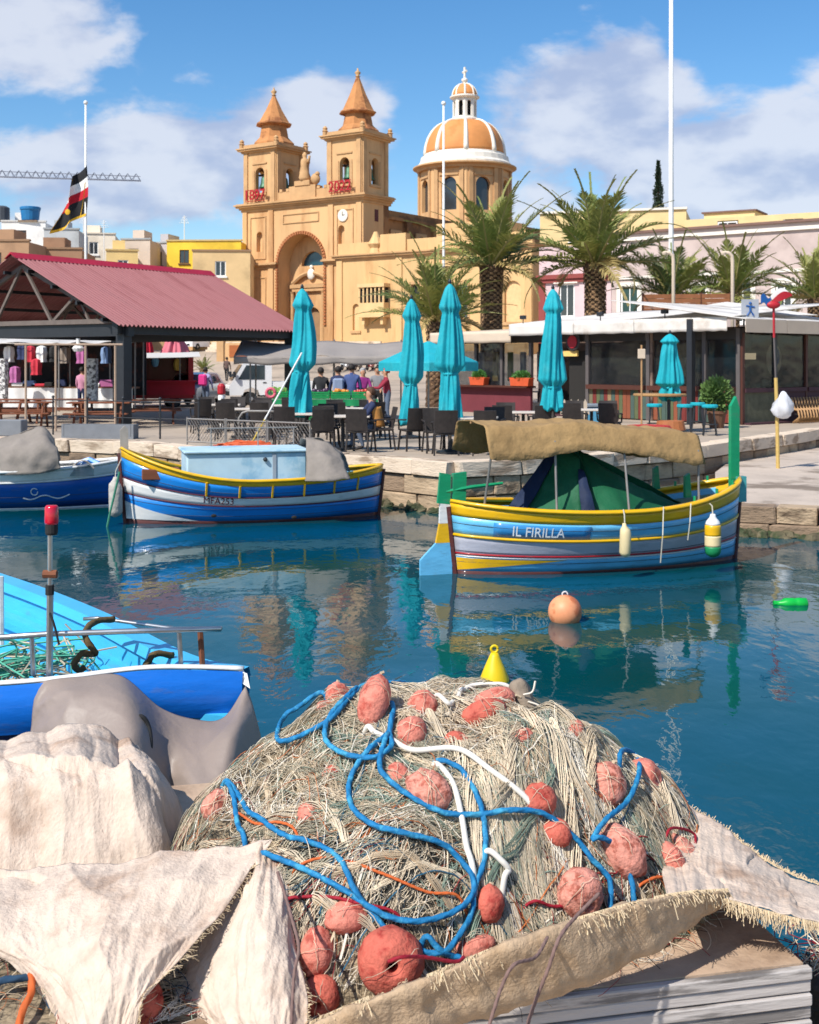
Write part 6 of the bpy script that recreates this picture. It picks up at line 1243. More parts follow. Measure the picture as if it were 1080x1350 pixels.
# ------------------------------------------------------------------ boats
def paint(n, c, **k): return M('boat_' + n, c, k.get('r', .38), k.get('var', .12), 5, .003, 20, coat=.25, col2=tuple(q * .78 + .03 for q in c), c2lo=.56, c2hi=.66, c2scale=7, stretch=(.5, .5, 1.6))
b_yel, b_blue, b_lblue, b_grey, b_red, b_white, b_brown, b_green, b_mid = paint('yellow', S(246, 190, 20, .82)), paint('blue', S(28, 136, 222, .88)), paint('light_blue', S(112, 196, 238, .86)), paint('lilac_grey', S(192, 192, 204, .78)), paint('red', S(190, 34, 44, .7)), paint('white', (.74, .73, .7)), paint('bottom', S(104, 46, 40, .6), r=.7), paint('green', S(24, 160, 108, .75)), paint('mid_blue', S(60, 150, 214, .75))
class Hull:
    def __init__(s, L, B, zmid, zbow, zstern, keel=-.28, full=.62):
        s.L, s.B, s.zm, s.zb, s.zs, s.k, s.full = L, B, zmid, zbow, zstern, keel, full
    def sheer(s, t): u = 2 * t - 1; return s.zm + ((s.zb - s.zm) * max(u, 0) ** 2.1 + (s.zs - s.zm) * max(-u, 0) ** 2.1)
    def half(s, t): u = abs(2 * t - 1); return s.B / 2 * max(0.0, 1 - u ** 2.3) ** .72 + .03
    def p(s, t, d, side=-1, off=0.0):
        """d: 0 gunwale .. 1 waterline .. beyond to the keel at 1.4"""
        zs = s.sheer(t); z = zs * (1 - d) if d <= 1 else -(d - 1) / .4 * abs(s.k)
        w = max(0.0, (z - s.k) / (zs - s.k)); y = (s.half(t) - .03) * w ** (.42 + .25 * abs(2 * t - 1) ** 3) + .03 + off
        x = (t - .5) * s.L * (1 - .045 * d * abs(2 * t - 1) ** 2)
        return Vector((x, side * y, z))
    def strip(s, d0, d1, side, off=0.0, t0=0.0, t1=1.0, nu=40, nv=3):
        q = MB()
        f0 = d0 if callable(d0) else (lambda t: d0); f1 = d1 if callable(d1) else (lambda t: d1)
        q.grid(lambda a, b_: s.p(t0 + (t1 - t0) * a, f0(t0 + (t1 - t0) * a) * (1 - b_) + f1(t0 + (t1 - t0) * a) * b_, side, off), nu, nv); return q
    def rail(s, d, r, side, off=.0, t0=0.0, t1=1.0, n=40): return MB().tube([s.p(t0 + (t1 - t0) * k / n, d, side, off) for k in range(n + 1)], r, 6)
    def letter(s, body, size, tc_, dc, side, mat, parent, flip, hscale=1.0, off=.012):
        me = text_mesh(body, size); zs = s.sheer(tc_)
        for v in me.vertices:
            t = tc_ + flip * v.co.x * hscale / s.L; d = dc - v.co.y / zs; q = s.p(t, d, side, off); v.co = q
        me.materials.clear(); me.materials.append(mat); o = bpy.data.objects.new('lettering', me); COL.objects.link(o); o.parent = parent
        md = o.modifiers.new('thickness', 'SOLIDIFY'); md.thickness = .003; md.offset = 0
        return o
def hull_parts(root, H, bands, rails, inner, cap, deckz):
    for side in (-1, 1):
        for nm, d0, d1, mt in bands: H.strip(d0, d1, side).build(nm, mt, root, smooth=True, solid=.012)
        for nm, d, r, mt in rails: H.rail(d, r, side, .008).build(nm, mt, root, smooth=True)
        for d_ in (.27, .66, .82): H.rail(d_, .004, side, .010).build('plank_seam', M('seam_dark', (.05, .06, .08), .8), root)  # thin dark rails mark the plank seams
        q = MB(); n = 40        # gunwale cap, outside lip and inside lip
        def cp(a, b_):
            t = a; o = H.p(t, 0, side, .035 - .13 * b_ if abs(2 * t - 1) < .97 else .03 - .05 * b_); o.z += .02 + .015 * math.sin(b_ * math.pi); 
            if side * o.y < .004: o.y = side * .004
            return o
        q.grid(cp, n, 3); q.build('gunwale', cap, root, smooth=True, solid=.045)
        H.strip(.06, lambda t: max(.07, 1 - deckz / H.sheer(t)), side, -.07, .05, .95).build('inner_planking', inner, root, smooth=True)
    q = MB(); q.grid(lambda a, b_: Vector((H.p(.05 + .9 * a, 0)[0], (2 * b_ - 1) * max(.02, abs(H.p(.05 + .9 * a, max(0, 1 - deckz / H.sheer(.05 + .9 * a)), 1)[1]) - .075), deckz)), 30, 4); q.build('deck', inner, root)
    for x, t in ((-1, 0), (1, 1)):
        MB().tube([H.p(t, d, 1) * Vector((1, 0, 1)).dot(Vector((0, 0, 0))) if False else Vector((H.p(t, d, 1).x + x * .02, 0, H.p(t, d, 1).z)) for d in (1.35, 1.1, .8, .4, .05)], .05, 6).build('stem' if x > 0 else 'sternpost', bands[-1][3], root)
# ---- awning boat
bt = thing('awning_fishing_boat', 'blue and yellow painted fishing boat with tan awning and name panel', 'boat', (2.66, 16.95, 0), R(17.6))
H2 = Hull(4.45, 1.75, .82, 1.13, .95)
hull_parts(bt, H2, [('yellow_sheer_strake', .0, .17, b_yel), ('blue_strake', .17, .43, b_lblue), ('grey_strake', .43, lambda t: .74, b_grey), ('lower_blue_strake', lambda t: .74, .95, b_lblue), ('bottom_paint', .95, 1.36, b_brown)],
           [('yellow_rub_rail', .44, .022, b_yel), ('red_rub_rail', .70, .014, b_red), ('white_line', .735, .01, b_white)], b_lblue, b_yel, .34)
for side in (-1, 1): H2.strip(lambda t: .76, lambda t: .76 + .18 * max(0, 1 - t / .325), side, .014, .0, .325, 13, 2).build('yellow_stern_wedge', b_yel, bt, smooth=True)
H2.strip(.20, .415, -1, .009, .10, .38, 12, 2).build('name_panel', b_mid, bt, smooth=True, solid=.006)
H2.letter('IL FIRILLA', .185, .225, .315, -1, M('letter_white', (.82, .82, .8), .5), bt, 1, .86, .016)
# stem board, stern posts, rudder
q = MB(); q.extrude([(-.07, -.25), (.07, -.25), (.075, .95), (.02, 1.12), (-.065, .98)], -.035, .035); o = q.build('bow_board', b_green, bt); o.location = (H2.L / 2 - .08, 0, 1.22)
q = MB(); q.extrude([(-.03, -.2), (.15, -.2), (.17, .38), (-.02, .36)], -.04, .04); o = q.build('stern_board', b_green, bt); o.location = (-H2.L / 2 + .06, 0, .98)
q = MB(); q.box(-.05, .12, -.05, .05, -.25, .12); o = q.build('bow_cap', paint('teal', S(90, 190, 190, .7)), bt); o.location = (H2.L / 2 - .02, 0, 1.06)
rud = MB(); z0 = 0
for nm, poly, mt in (('rudder_head', [(-.24, .95), (-.06, .93), (-.05, 1.33), (-.2, 1.36)], b_green), ('rudder_white', [(-.21, .68), (-.045, .68), (-.06, .928), (-.2, .948)], b_white), ('rudder_yellow', [(-.26, .42), (-.04, .42), (-.045, .678), (-.21, .678)], b_yel), ('rudder_blade', [(-.48, -.2), (-.03, -.2), (-.04, .418), (-.26, .418), (-.42, .26), (-.48, .2)], b_lblue)):
    q = MB(); q.extrude(poly, -.025, .025); o = q.build(nm, mt, bt); o.location = (-H2.L / 2 + .06, 0, 0)
MB().tube([(-2.28, 0, 1.1), (-1.9, -.05, 1.16), (-1.5, -.1, 1.2)], [.03, .028, .022], 6).build('tiller', b_green, bt)
for t_ in (.3, .5, .7): q = MB(); hb = abs(H2.p(t_, .2, 1).y) - .1; q.cbox(H2.p(t_, 0).x - .1, H2.p(t_, 0).x + .1, -hb, hb, .56, .6, .01); q.build('thwart', b_green, bt)
fd = MB(); fd.grid(lambda a, b_: Vector((H2.p(.72 + .26 * a, 0).x, (2 * b_ - 1) * max(.02, abs(H2.p(.72 + .26 * a, .1, 1).y) - .08), H2.sheer(.72 + .26 * a) * .86 + .03 * (1 - (2 * b_ - 1) ** 2))), 12, 6); fd.build('fore_deck', paint('olive', S(150, 150, 70, .6)), bt, smooth=True)
for t_ in (.74, .84, .93):
    for side in (-1, 1): p = H2.p(t_, 0, side, -.06); MB().tube([p, p + Vector((0, 0, .12))], .02, 6).build('thole_pin', b_green, bt)
q = MB(); q.extrude([(-.05, 0), (.05, 0), (.02, .34), (-.05, .3)], -.03, .03); o = q.build('bow_cleat', b_green, bt); o.location = (1.15, .48, .98); o = inst(o, bt, (1.15, -.4, .95))
# awning
def awn(a, b_):          # a along, b across: 0 near edge .. .5 ridge .. 1 far edge
    x = -1.93 + 3.16 * a; zr = 2.05 - .22 * max(0, a - .42) ** 1.3 * 1.6; u = abs(2 * b_ - 1)
    y = (2 * b_ - 1) * .74; drop = .44 - .04 * a + (.06 * math.sin(a * 9) if u > .9 else 0)
    z = zr - (drop * (.16 * u + .84 * max(0, (u - .74) / .26) ** .9)) + .02 * math.sin(a * 13 + u * 4) * u - .03 * math.sin(a * math.pi * 2.2) ** 2 * (1 - u)
    z += .025 * mnoise.noise(Vector((x * 3, y * 3, 1))) + .02 * mnoise.noise(Vector((x * 9, y * 2, 4)))
    return Vector((x, y, z))
m_tan = M('tan_canvas', S(192, 156, 104, .68), .88, .12, 3, .03, 8, col2=S(168, 134, 86, .62), c2lo=.4, c2hi=.8, c2scale=1.6, trans=.12)
MB().grid(awn, 70, 24).build('awning', m_tan, bt, smooth=True, solid=.012)
for a, s_ in ((.02, 1), (.98, 1), (.62, -1), (.3, -1)):
    x = -1.93 + 3.16 * a; t_ = x / H2.L + .5; p = H2.p(t_, 0, s_ if a not in (.02, .98) else -1, -.06); p.y *= .96; top = awn(a, .06 if p.y < 0 else .94); top.z -= .01; MB().tube([p, top], .016, 6).build('awning_pole', m_galv, bt)
MB().tube([awn(0, .5) + Vector((0, 0, -.03)), awn(.5, .5) + Vector((0, 0, -.03)), awn(1, .5) + Vector((0, 0, -.03))], .02, 6).build('ridge_pole', m_slat, bt)
# green and navy cover tent under the awning
def wl(px, py, d): return bt.matrix_basis.inverted() @ W(px, py, d)
def patch(P, nu, nv, amp=.02, fr=4, seed=0):
    """bicubic-ish patch through a grid of control points (rows of equal length)"""
    rows = [cr(r, max(2, nu // (len(r) - 1))) for r in P]; cols = [cr([r[i] for r in rows], max(2, nv // (len(rows) - 1))) for i in range(len(rows[0]))]
    q = MB(); n, m = len(cols), len(cols[0])
    def nz(p, n_): return p + n_ * (amp * (mnoise.noise(p * fr + Vector((seed, 0, 0))) + .5 * mnoise.noise(p * fr * 2.3 + Vector((seed, 5, 0))))) if amp else p
    vs = []
    for j in range(m):
        for i in range(n):
            p = cols[i][j]; a = cols[min(i + 1, n - 1)][j] - cols[max(i - 1, 0)][j]; b_ = cols[i][min(j + 1, m - 1)] - cols[i][max(j - 1, 0)]; nn = a.cross(b_); nn = nn.normalized() if nn.length > 1e-9 else Vector((0, 0, 1)); vs.append(nz(p, nn))
    q.add(vs, [(j * n + i, j * n + i + 1, (j + 1) * n + i + 1, (j + 1) * n + i) for j in range(m - 1) for i in range(n - 1)]); return q, vs, n, m
m_gcov = M('green_tarp', S(20, 110, 70, .6), .7, .2, 3, .01, 10); m_ncov = M('navy_tarp', S(24, 48, 88, .5), .75, .25, 4, .01, 12)
for nm, mt, P in (('green_cover', m_gcov, [[(733, 584, 16.9), (750, 592, 16.7), (764, 602, 16.5)], [(706, 628, 16.7), (732, 636, 16.4), (765, 640, 16.25)], [(676, 668, 16.4), (722, 676, 16.1), (768, 680, 16.1)]]),
                  ('green_cover', m_gcov, [[(762, 592, 16.8), (800, 618, 16.8), (850, 645, 16.9), (905, 668, 17.1)], [(776, 636, 16.4), (812, 650, 16.4), (850, 664, 16.6), (895, 674, 16.9)], [(786, 682, 16.1), (815, 682, 16.1), (850, 680, 16.3), (885, 680, 16.6)]]),
                  ('navy_cover', m_ncov, [[(762, 618, 16.36), (766, 618, 16.34), (770, 620, 16.33)], [(764, 650, 16.12), (771, 650, 16.09), (779, 650, 16.1)], [(768, 684, 15.98), (778, 684, 15.96), (788, 682, 15.98)]]),
                  ('navy_cover', m_ncov, [[(731, 584, 16.86), (736, 588, 16.84), (741, 592, 16.8)], [(702, 626, 16.62), (710, 628, 16.6), (718, 632, 16.5)], [(670, 668, 16.36), (682, 670, 16.3), (694, 672, 16.2)]]),
                  ('green_cover', m_gcov, [[(735, 584, 16.95), (800, 610, 17.1), (900, 664, 17.4)], [(720, 640, 17.35), (810, 650, 17.4), (890, 668, 17.5)]])):
    q, _, _, _ = patch([[wl(*c) for c in r] for r in P], 18, 16, .025, 5, 3); q.build(nm, mt, bt, smooth=True, solid=.008)
def fender(name, lb, px, py, d, r, h, segs, rope_to=None):
    t = thing(name, lb, 'fender', W(px, py, d)); z = -h / 2
    prof = [(r * .25, -h / 2), (r * .8, -h * .45), (r, -h * .36), (r, h * .2), (r * .85, h * .32), (r * .4, h * .42), (r * .3, h / 2)]
    q = MB(); q.lathe(prof, 14); q.v = [(x + .01 * math.sin(z_ * 20), y, z_) for x, y, z_ in q.v]
    if len(segs) == 1: q.build('body', segs[0], t, smooth=True)
    else:
        for k, mt in enumerate(segs):
            z0, z1 = -h / 2 + h * k / len(segs), -h / 2 + h * (k + 1) / len(segs)
            def rad(z_):
                for (ra, za), (rb, zb_) in zip(prof, prof[1:]):
                    if za <= z_ <= zb_: return ra + (rb - ra) * (z_ - za) / (zb_ - za)
                return prof[-1][0]
            MB().lathe([(rad(z0 + (z1 - z0) * j / 6) , z0 + (z1 - z0) * j / 6) for j in range(7)], 14).build('body_band', mt, t, smooth=True)
    if rope_to: MB().tube([(0, 0, h / 2 - .02), (0, .03, h / 2 + .1), rope_to - W(px, py, d)], .009, 5).build('rope', M('fender_rope', S(220, 214, 196, .7), .8), t)
    return t
cream = M('fender_cream', S(244, 222, 170, .78), .5, .1, 5)
fender('boat_fender', 'cream bottle-shaped fender hanging on the awning boat side', 824, 712, 15.85, .075, .44, [cream], W(822, 672, 16.05))
fender('boat_fender', 'long fender striped white, yellow and green near the bow board', 940, 706, 16.3, .11, .58, [M('fender_green', S(30, 150, 90, .7), .5), cream, b_yel, b_white], W(936, 664, 16.6))
for px, y1, y2 in ((875, 668, 742), (911, 664, 712)): MB().tube([bt.matrix_basis.inverted() @ W(px, y1, 16.2), bt.matrix_basis.inverted() @ W(px - 1, (y1 + y2) / 2, 16.0), bt.matrix_basis.inverted() @ W(px - 4, y2, 16.05)], .008, 5).build('hanging_line', M('fender_rope', (0, 0, 0)), bt)
# mooring line from bow to the landing
# ---- cabin boat
b1 = thing('cabin_fishing_boat', 'bright blue fishing boat with yellow rails, pale cabin and registration number', 'boat', (-2.80, 22.0, 0), R(195))
H1 = Hull(4.75, 1.8, .74, 1.30, .90)
hull_parts(b1, H1, [('yellow_sheer', 0, .10, b_yel), ('upper_strake', .10, .36, b_blue), ('white_strake', .36, .58, b_white), ('blue_side', .58, .93, b_blue), ('bottom_paint', .93, 1.36, b_brown)],
           [('dark_red_line', .37, .012, M('line_maroon', S(110, 30, 50, .6), .5)), ('dark_red_line', .58, .012, M('line_maroon', (0, 0, 0)))], b_lblue, b_yel, .5)
for side in (-1, 1):
    H1.strip(lambda t: .93 - .24 * max(0, (t - .725) / .275), .932, side, .016, .725, 1.0, 11, 3).build('white_bow_wedge', b_white, b1, smooth=True)
    for t_ in (.12, .22, .34, .46, .58, .70): MB().tube([H1.p(t_, .08, side, .012), H1.p(t_, .22, side, .012), H1.p(t_, .37, side, .012)], .022, 5).build('yellow_rib', b_yel, b1)
H1.letter('MFA253', .165, .655, .47, 1, M('letter_maroon', S(110, 30, 50, .6), .5), b1, -1, .95, .012)
q = MB(); q.extrude([(-.09, -.2), (.05, -.2), (.06, .34), (-.02, .42), (-.08, .36)], -.05, .05); o = q.build('stem_post', M('weathered_post', S(190, 180, 168, .65), .8, .2, 5), b1); o.location = (H1.L / 2 - .05, 0, 1.3)
m_cab = M('cabin_pale_blue', S(196, 226, 240, .78), .55, .1, 2, col2=S(160, 206, 230, .74), c2scale=1.2)
iv1 = b1.matrix_basis.inverted()
cx0, cx1 = (iv1 @ W(404, 600, 21.7)).x, (iv1 @ W(244, 600, 21.4)).x
q = MB(); q.cbox(cx0, cx1, -.58, .6, .52, 1.24, .03); q.build('cabin', m_cab, b1); q = MB(); q.cbox(cx0 - .04, cx1 + .05, -.63, .65, 1.242, 1.29, .015); q.build('cabin_roof', m_cab, b1)
MB().cbox(cx0 + .55, cx0 + .62, .6, .62, .6, 1.22, .005).build('cabin_seam', M('seam_grey', (.3, .35, .4), .6), b1)
MB().ball((cx0 + .75, .63, 1.12), .04, 8, 6).build('cabin_vent', m_steel, b1)
MB().cbox(cx1 + .1, cx1 + .75, .1, .55, .8, .98, .01).build('wooden_hatch', m_wood, b1)
m_gtarp = M('grey_boat_tarp', S(160, 150, 140, .64), .85, .16, 3, .012, 10)
P = [[(404, 578, 21.9), (425, 580, 21.8), (448, 598, 21.7)], [(404, 600, 21.5), (428, 602, 21.35), (455, 614, 21.4)], [(402, 634, 21.2), (430, 634, 21.05), (462, 632, 21.2)]]
q, _, _, _ = patch([[iv1 @ W(*c) for c in r] for r in P], 16, 16, .04, 4, 2); q.build('grey_cover', m_gtarp, b1, smooth=True, solid=.01)
P = [[(404, 578, 21.9), (425, 580, 21.8), (448, 598, 21.7)], [(395, 580, 22.4), (425, 584, 22.5), (455, 600, 22.4)], [(400, 600, 22.7), (430, 606, 22.7), (462, 622, 22.6)]]
q, _, _, _ = patch([[iv1 @ W(*c) for c in r] for r in P], 16, 16, .04, 4, 2); q.build('grey_cover', m_gtarp, b1, smooth=True, solid=.01)
for px in (280, 345, 395): p = iv1 @ W(px, 590, 22.1); MB().tube([(p.x, -.55, 1.29), (p.x, -.55, 1.62)], .012, 5).build('roof_stanchion', m_galv, b1)
MB().tube([((iv1 @ W(275, 0, 22.1)).x, -.55, 1.62), ((iv1 @ W(400, 0, 22.1)).x, -.55, 1.62)], .012, 5).build('roof_rail', m_galv, b1)
# small dark drain vents low on the hull
for px in (282, 388): MB().ball(iv1 @ W(px, 682 if px > 300 else 680, 21.05), (.05, .02, .03), 8, 6).build('drain', m_dark, b1)
# white sacking fender and green line at the bow
t = fender('rag_fender', 'grubby white rag fender hanging at the blue cabin boat bow', 152, 655, 21.2, .12, .7, [M('rag_white', S(206, 200, 190, .7), .9, .2, 6, .02, 12)], W(160, 605, 21.3))
t = thing('mooring_line', 'faded green mooring line dipping into the water at the cabin boat bow', 'rope', W(150, 660, 21.05)); MB().tube(cr([(.1, 0, .5), (.02, -.05, .1), (-.04, -.1, -.2), (-.1, -.15, -.55)], 5), .02, 6).build('line', M('rope_green', S(70, 150, 120, .65), .8, .2, 9), t)
# ---- covered motor boat at the left
b3 = thing('covered_motor_boat', 'white and blue motor boat with grey cover and small windscreen', 'boat', (-8.15, 23.9, 0), R(8))
H3 = Hull(5.4, 1.9, .72, .92, .75); hull_parts(b3, H3, [('white_topside', 0, .26, b_white), ('blue_side', .26, .96, paint('deep_blue', S(16, 96, 190, .8))), ('bottom_paint', .96, 1.36, b_white)], [('white_rub_rail', .26, .018, b_white)], b_white, b_white, .56)
iv3 = b3.matrix_basis.inverted()
lg = MB(); lg.tube(cr([H3.p(.62 + .02 * k, .68 + .05 * math.sin(k * 1.3), -1, .01) for k in range(9)], 4), .012, 5); lg.tube(cr([H3.p(.66 + .012 * math.cos(a), .52 + .09 * math.sin(a), -1, .01) for a in [k * .8 for k in range(8)]], 4), .010, 5); lg.build('wave_emblem', b_white, b3)
P = [[(-40, 590, 23.6), (15, 575, 23.6), (50, 563, 23.6), (72, 578, 23.6)], [(-40, 600, 23.2), (15, 595, 23.1), (55, 590, 23.05), (76, 596, 23.1)], [(-40, 628, 23.0), (15, 626, 22.95), (55, 624, 22.95), (80, 618, 23.05)]]
q, _, _, _ = patch([[iv3 @ W(*c) for c in r] for r in P], 30, 20, .07, 2.5, 7); q.build('grey_cover', m_gtarp, b3, smooth=True, solid=.01)
P = [[(-40, 590, 23.6), (15, 575, 23.6), (50, 563, 23.6), (72, 578, 23.6)], [(-40, 610, 24.4), (15, 606, 24.4), (55, 602, 24.4), (80, 606, 24.3)]]
q, _, _, _ = patch([[iv3 @ W(*c) for c in r] for r in P], 30, 14, .05, 2.5, 8); q.build('grey_cover', m_gtarp, b3, smooth=True, solid=.01)
ws = MB(); ws.grid(lambda a, b_: iv3 @ W(92 + 32 * a, 628 - 22 * b_ * math.sin(.4 + a * 2.2), 23.4 + .5 * (a - .5) ** 2 - .2 * (1 - b_)), 14, 6); ws.build('windscreen', glass_mat('acrylic', (.85, .9, .95), .6), b3, smooth=True)
MB().tube([iv3 @ W(92 + 32 * k / 10, 629 - 22 * math.sin(.4 + k * .22), 23.4) for k in range(11)], .02, 6).build('windscreen_frame', m_galv, b3)
MB().tube([iv3 @ W(100, 612, 23.9), iv3 @ W(118, 606, 23.9), iv3 @ W(130, 612, 23.8)], .06, 6).build('blue_bolster', b_blue, b3)
# ---- buoys
o = MB(); o.ball((0, 0, 0), .185, 24, 16); by = thing('round_buoy', 'round pale orange mooring buoy floating on the water', 'buoy', (GX(745, 13.3), 13.3, .1)); o.build('ball', M('buoy_orange', S(246, 164, 116, .8), .5, .12, 6, col2=S(226, 130, 84, .7), c2scale=4), by, smooth=True); MB().tube([(.03 * math.cos(a), 0, .19 + .03 * math.sin(a)) for a in [k * .5 for k in range(13)]], .008, 5).build('eye', b_white, by)
by = thing('cone_buoy', 'yellow cone-shaped marker buoy with a ring on top', 'buoy', (GX(652, 10.8), 10.8, -.03)); q = MB(); q.lathe([(.10, -.08), (.135, .0), (.13, .05), (.09, .15), (.045, .25), (.03, .28)], 20); q.build('cone', M('buoy_yellow', S(240, 206, 20, .82), .45, .08, 6), by, smooth=True); q = MB(); q.T = Matrix.Translation((0, 0, .31)) @ Matrix.Rotation(R(90), 4, 'X'); q.tube([(.03 * math.cos(a), .03 * math.sin(a), 0) for a in [k * 6.2832 / 16 for k in range(17)]], .012, 6); q.T = None; q.build('ring', M('buoy_yellow', (0, 0, 0)), by, smooth=True)
by = thing('bottle_float', 'green plastic bottle float lying on the water near the landing', 'float', (GX(1046, 14.2), 14.2, .01)); q = MB(); q.T = Matrix.Rotation(R(90), 4, 'Y'); q.lathe([(.03, -.2), (.035, -.15), (.065, -.1), (.068, 0), (.06, .02), (.068, .04), (.068, .15), (.03, .17)], 14); q.T = None; q.build('bottle', M('bottle_green', S(20, 190, 70, .75), .35), by, smooth=True); MB().tube([(-.23, 0, 0), (-.2, 0, 0)], .035, 8).build('cap', M('bottle_green', (0, 0, 0)), by)
# ---- near blue boat with tarp and light mast
nb = thing('blue_workboat', 'bright blue workboat with cyan bulwarks, steel rail and red-topped light mast', 'boat', (-1.9, 6.4, 0))
ivn = nb.matrix_basis.inverted(); wn_l = lambda px, py, d: ivn @ W(px, py, d)
b_cy = paint('cyan', S(70, 190, 240, .8)); b_bri = paint('bright_blue', S(20, 120, 226, .8)); b_dk = paint('navy_side', S(10, 44, 100, .6))
GW = cr([W(322, 890, 5.94), W(240, 872, 6.09), W(120, 812, 6.95), W(0, 766, 7.67), W(-170, 716, 8.5), W(-420, 690, 9.0)], 10); GW = [ivn @ p for p in GW]
def side_off(i, o, dz):
    t_ = (GW[min(i + 1, len(GW) - 1)] - GW[max(i - 1, 0)]); n = Vector((t_.y, -t_.x, 0)).normalized(); p = GW[i] - n * o; return Vector((p.x, p.y, p.z + dz))
n = len(GW) - 1
sgn = 1
def sh(name, pts, mat): q = MB(); q.grid(lambda a, b_: side_off(int(round(a * n)), *[pts[int(b_ * (len(pts) - 1) + .001)][k] for k in (0, 1)]), n, len(pts) - 1); return q.build(name, mat, nb, smooth=False)
# sign: inward is towards the left/near side of the gunwale line
tst = (GW[5] - GW[4]); nrm = Vector((tst.y, -tst.x, 0)).normalized(); inw = -1 if nrm.x > 0 else 1
I = lambda o: o * (1 if inw < 0 else -1)
sh('outer_side', [(I(-.06), 0), (I(-.05), -.18), (I(.0), -.7), (I(.25), -1.5)], b_cy)
sh('gunwale_cap', [(I(-.07), -.02), (I(-.05), .03), (I(.07), .03), (I(.09), -.02)], b_cy)
sh('inner_bulwark', [(I(.06), 0), (I(.07), -.12), (I(.10), -.125), (I(.105), -.16), (I(.13), -.6)], b_cy)
sh('inner_stringer', [(I(.09), -.16), (I(.15), -.17), (I(.15), -.21), (I(.1), -.22)], b_cy)
D0 = [ivn @ W(330, 1040, 5.7), ivn @ W(-600, 1040, 5.0), ivn @ W(-600, 760, 9.0), ivn @ W(-200, 800, 8.6)]
q = MB(); dk = [side_off(i, I(.12), -.58) for i in range(0, n + 1, 4)]; dk = [Vector((p.x, p.y, .78)) for p in dk]; q.poly(dk + [Vector((dk[-1].x, 5.4 - 6.4, .78)), Vector((dk[0].x - .1, dk[0].y - .05, .78))]); q.build('deck', b_cy, nb)
TR = cr([W(322, 890, 5.93), W(250, 888, 5.86), W(180, 890, 5.80), W(60, 905, 5.72), W(-60, 912, 5.64), W(-400, 920, 5.5)], 8); TR = [ivn @ p for p in TR]
q = MB(); q.grid(lambda a, b_: TR[int(round(a * (len(TR) - 1)))] + Vector((0, (-.05 - .03 * math.sin(b_ * math.pi)), .03 - .23 * b_)), len(TR) - 1, 14); q.build('transom', b_bri, nb, smooth=True)
q = MB(); q.grid(lambda a, b_: TR[int(round(a * (len(TR) - 1)))] + Vector((0, -.045 + .05 * b_, .035 + .008 * math.sin(b_ * 3.14))), len(TR) - 1, 3); q.build('transom_cap', b_white, nb, smooth=True, solid=.012)
q = MB(); q.grid(lambda a, b_: TR[int(round(a * (len(TR) - 1)))] + Vector((0, .1, .0 - .6 * b_)), len(TR) - 1, 2); q.build('transom_inside', b_cy, nb)
q = MB(); q.grid(lambda a, b_: TR[int(round(a * (len(TR) - 1)))] + Vector((-.02, -.02, -.17 - 1.3 * b_)), len(TR) - 1, 2); q.build('dark_lower_side', b_dk, nb)
MB().lathe([(.03, 0), (.03, .02), (.012, .05)], 8, tuple(wn_l(318, 897, 5.9))).build('corner_cleat', b_white, nb)
q = MB(); q.poly([wn_l(316, 884, 5.9), wn_l(326, 888, 5.88), wn_l(330, 908, 5.86), wn_l(318, 900, 5.87)]); q.build('torn_tape', b_white, nb, solid=.004)
m_inox = M('stainless_tube', (.55, .54, .52), .3, .15, 8, metal=.9); m_rust = M('rusty_tube', S(150, 90, 60, .6), .8, .25, 9)
MB().tube([wn_l(-80, 846, 5.75), wn_l(60, 836, 5.8), wn_l(180, 832, 5.85), wn_l(292, 829, 5.9)], .014, 8).build('rail_tube', m_inox, nb, smooth=True)
MB().tube([wn_l(110, 816, 6.3), wn_l(130, 815, 6.3), wn_l(230, 829, 6.05), wn_l(292, 828, 5.95)], .010, 8).build('rail_tube', m_inox, nb, smooth=True)
MB().tube([wn_l(236, 831, 5.9), wn_l(239, 880, 5.9)], .012, 6).build('stanchion', m_inox, nb); MB().tube([wn_l(264, 831, 5.95), wn_l(267, 880, 5.95)], .015, 6).build('stanchion', m_rust, nb); MB().tube([wn_l(42, 838, 5.8), wn_l(44, 890, 5.8)], .012, 6).build('stanchion', m_inox, nb)
MB().tube([wn_l(65, 893, 5.78), wn_l(66, 780, 5.78)], .017, 8).build('mast_lower', m_inox, nb); MB().tube([wn_l(66, 782, 5.78), wn_l(66, 702, 5.78)], .012, 8).build('mast_upper', m_inox, nb)
MB().tube([wn_l(65.5, 784, 5.78), wn_l(65.7, 771, 5.78)], .021, 8).build('mast_clamp', m_tyre, nb); MB().tube([wn_l(57, 757, 5.78), wn_l(75, 757, 5.78)], .02, 8).build('mast_bracket', m_rust, nb)
lmp = MB(); lmp.lathe([(.026, 0), (.03, .01), (.03, .05)], 14, tuple(wn_l(68, 705, 5.78))); lo = lmp.build('lamp_base', m_tyre, nb); lmp = MB(); lmp.lathe([(.03, .05), (.033, .06), (.032, .13), (.026, .14)], 14, tuple(wn_l(68, 705, 5.78))); lmp.build('red_lens', M('red_lens', S(220, 20, 50, .8), .2, spec=.8), lo, smooth=True)
MB().tube(cr([wn_l(66, 808, 5.75), wn_l(72, 825, 5.74), wn_l(78, 850, 5.74)], 4), .006, 5).build('cable', m_tyre, nb)
MB().tube([wn_l(1, 760, 6.6), wn_l(2, 850, 6.6)], .016, 6).build('rod', b_white, nb)
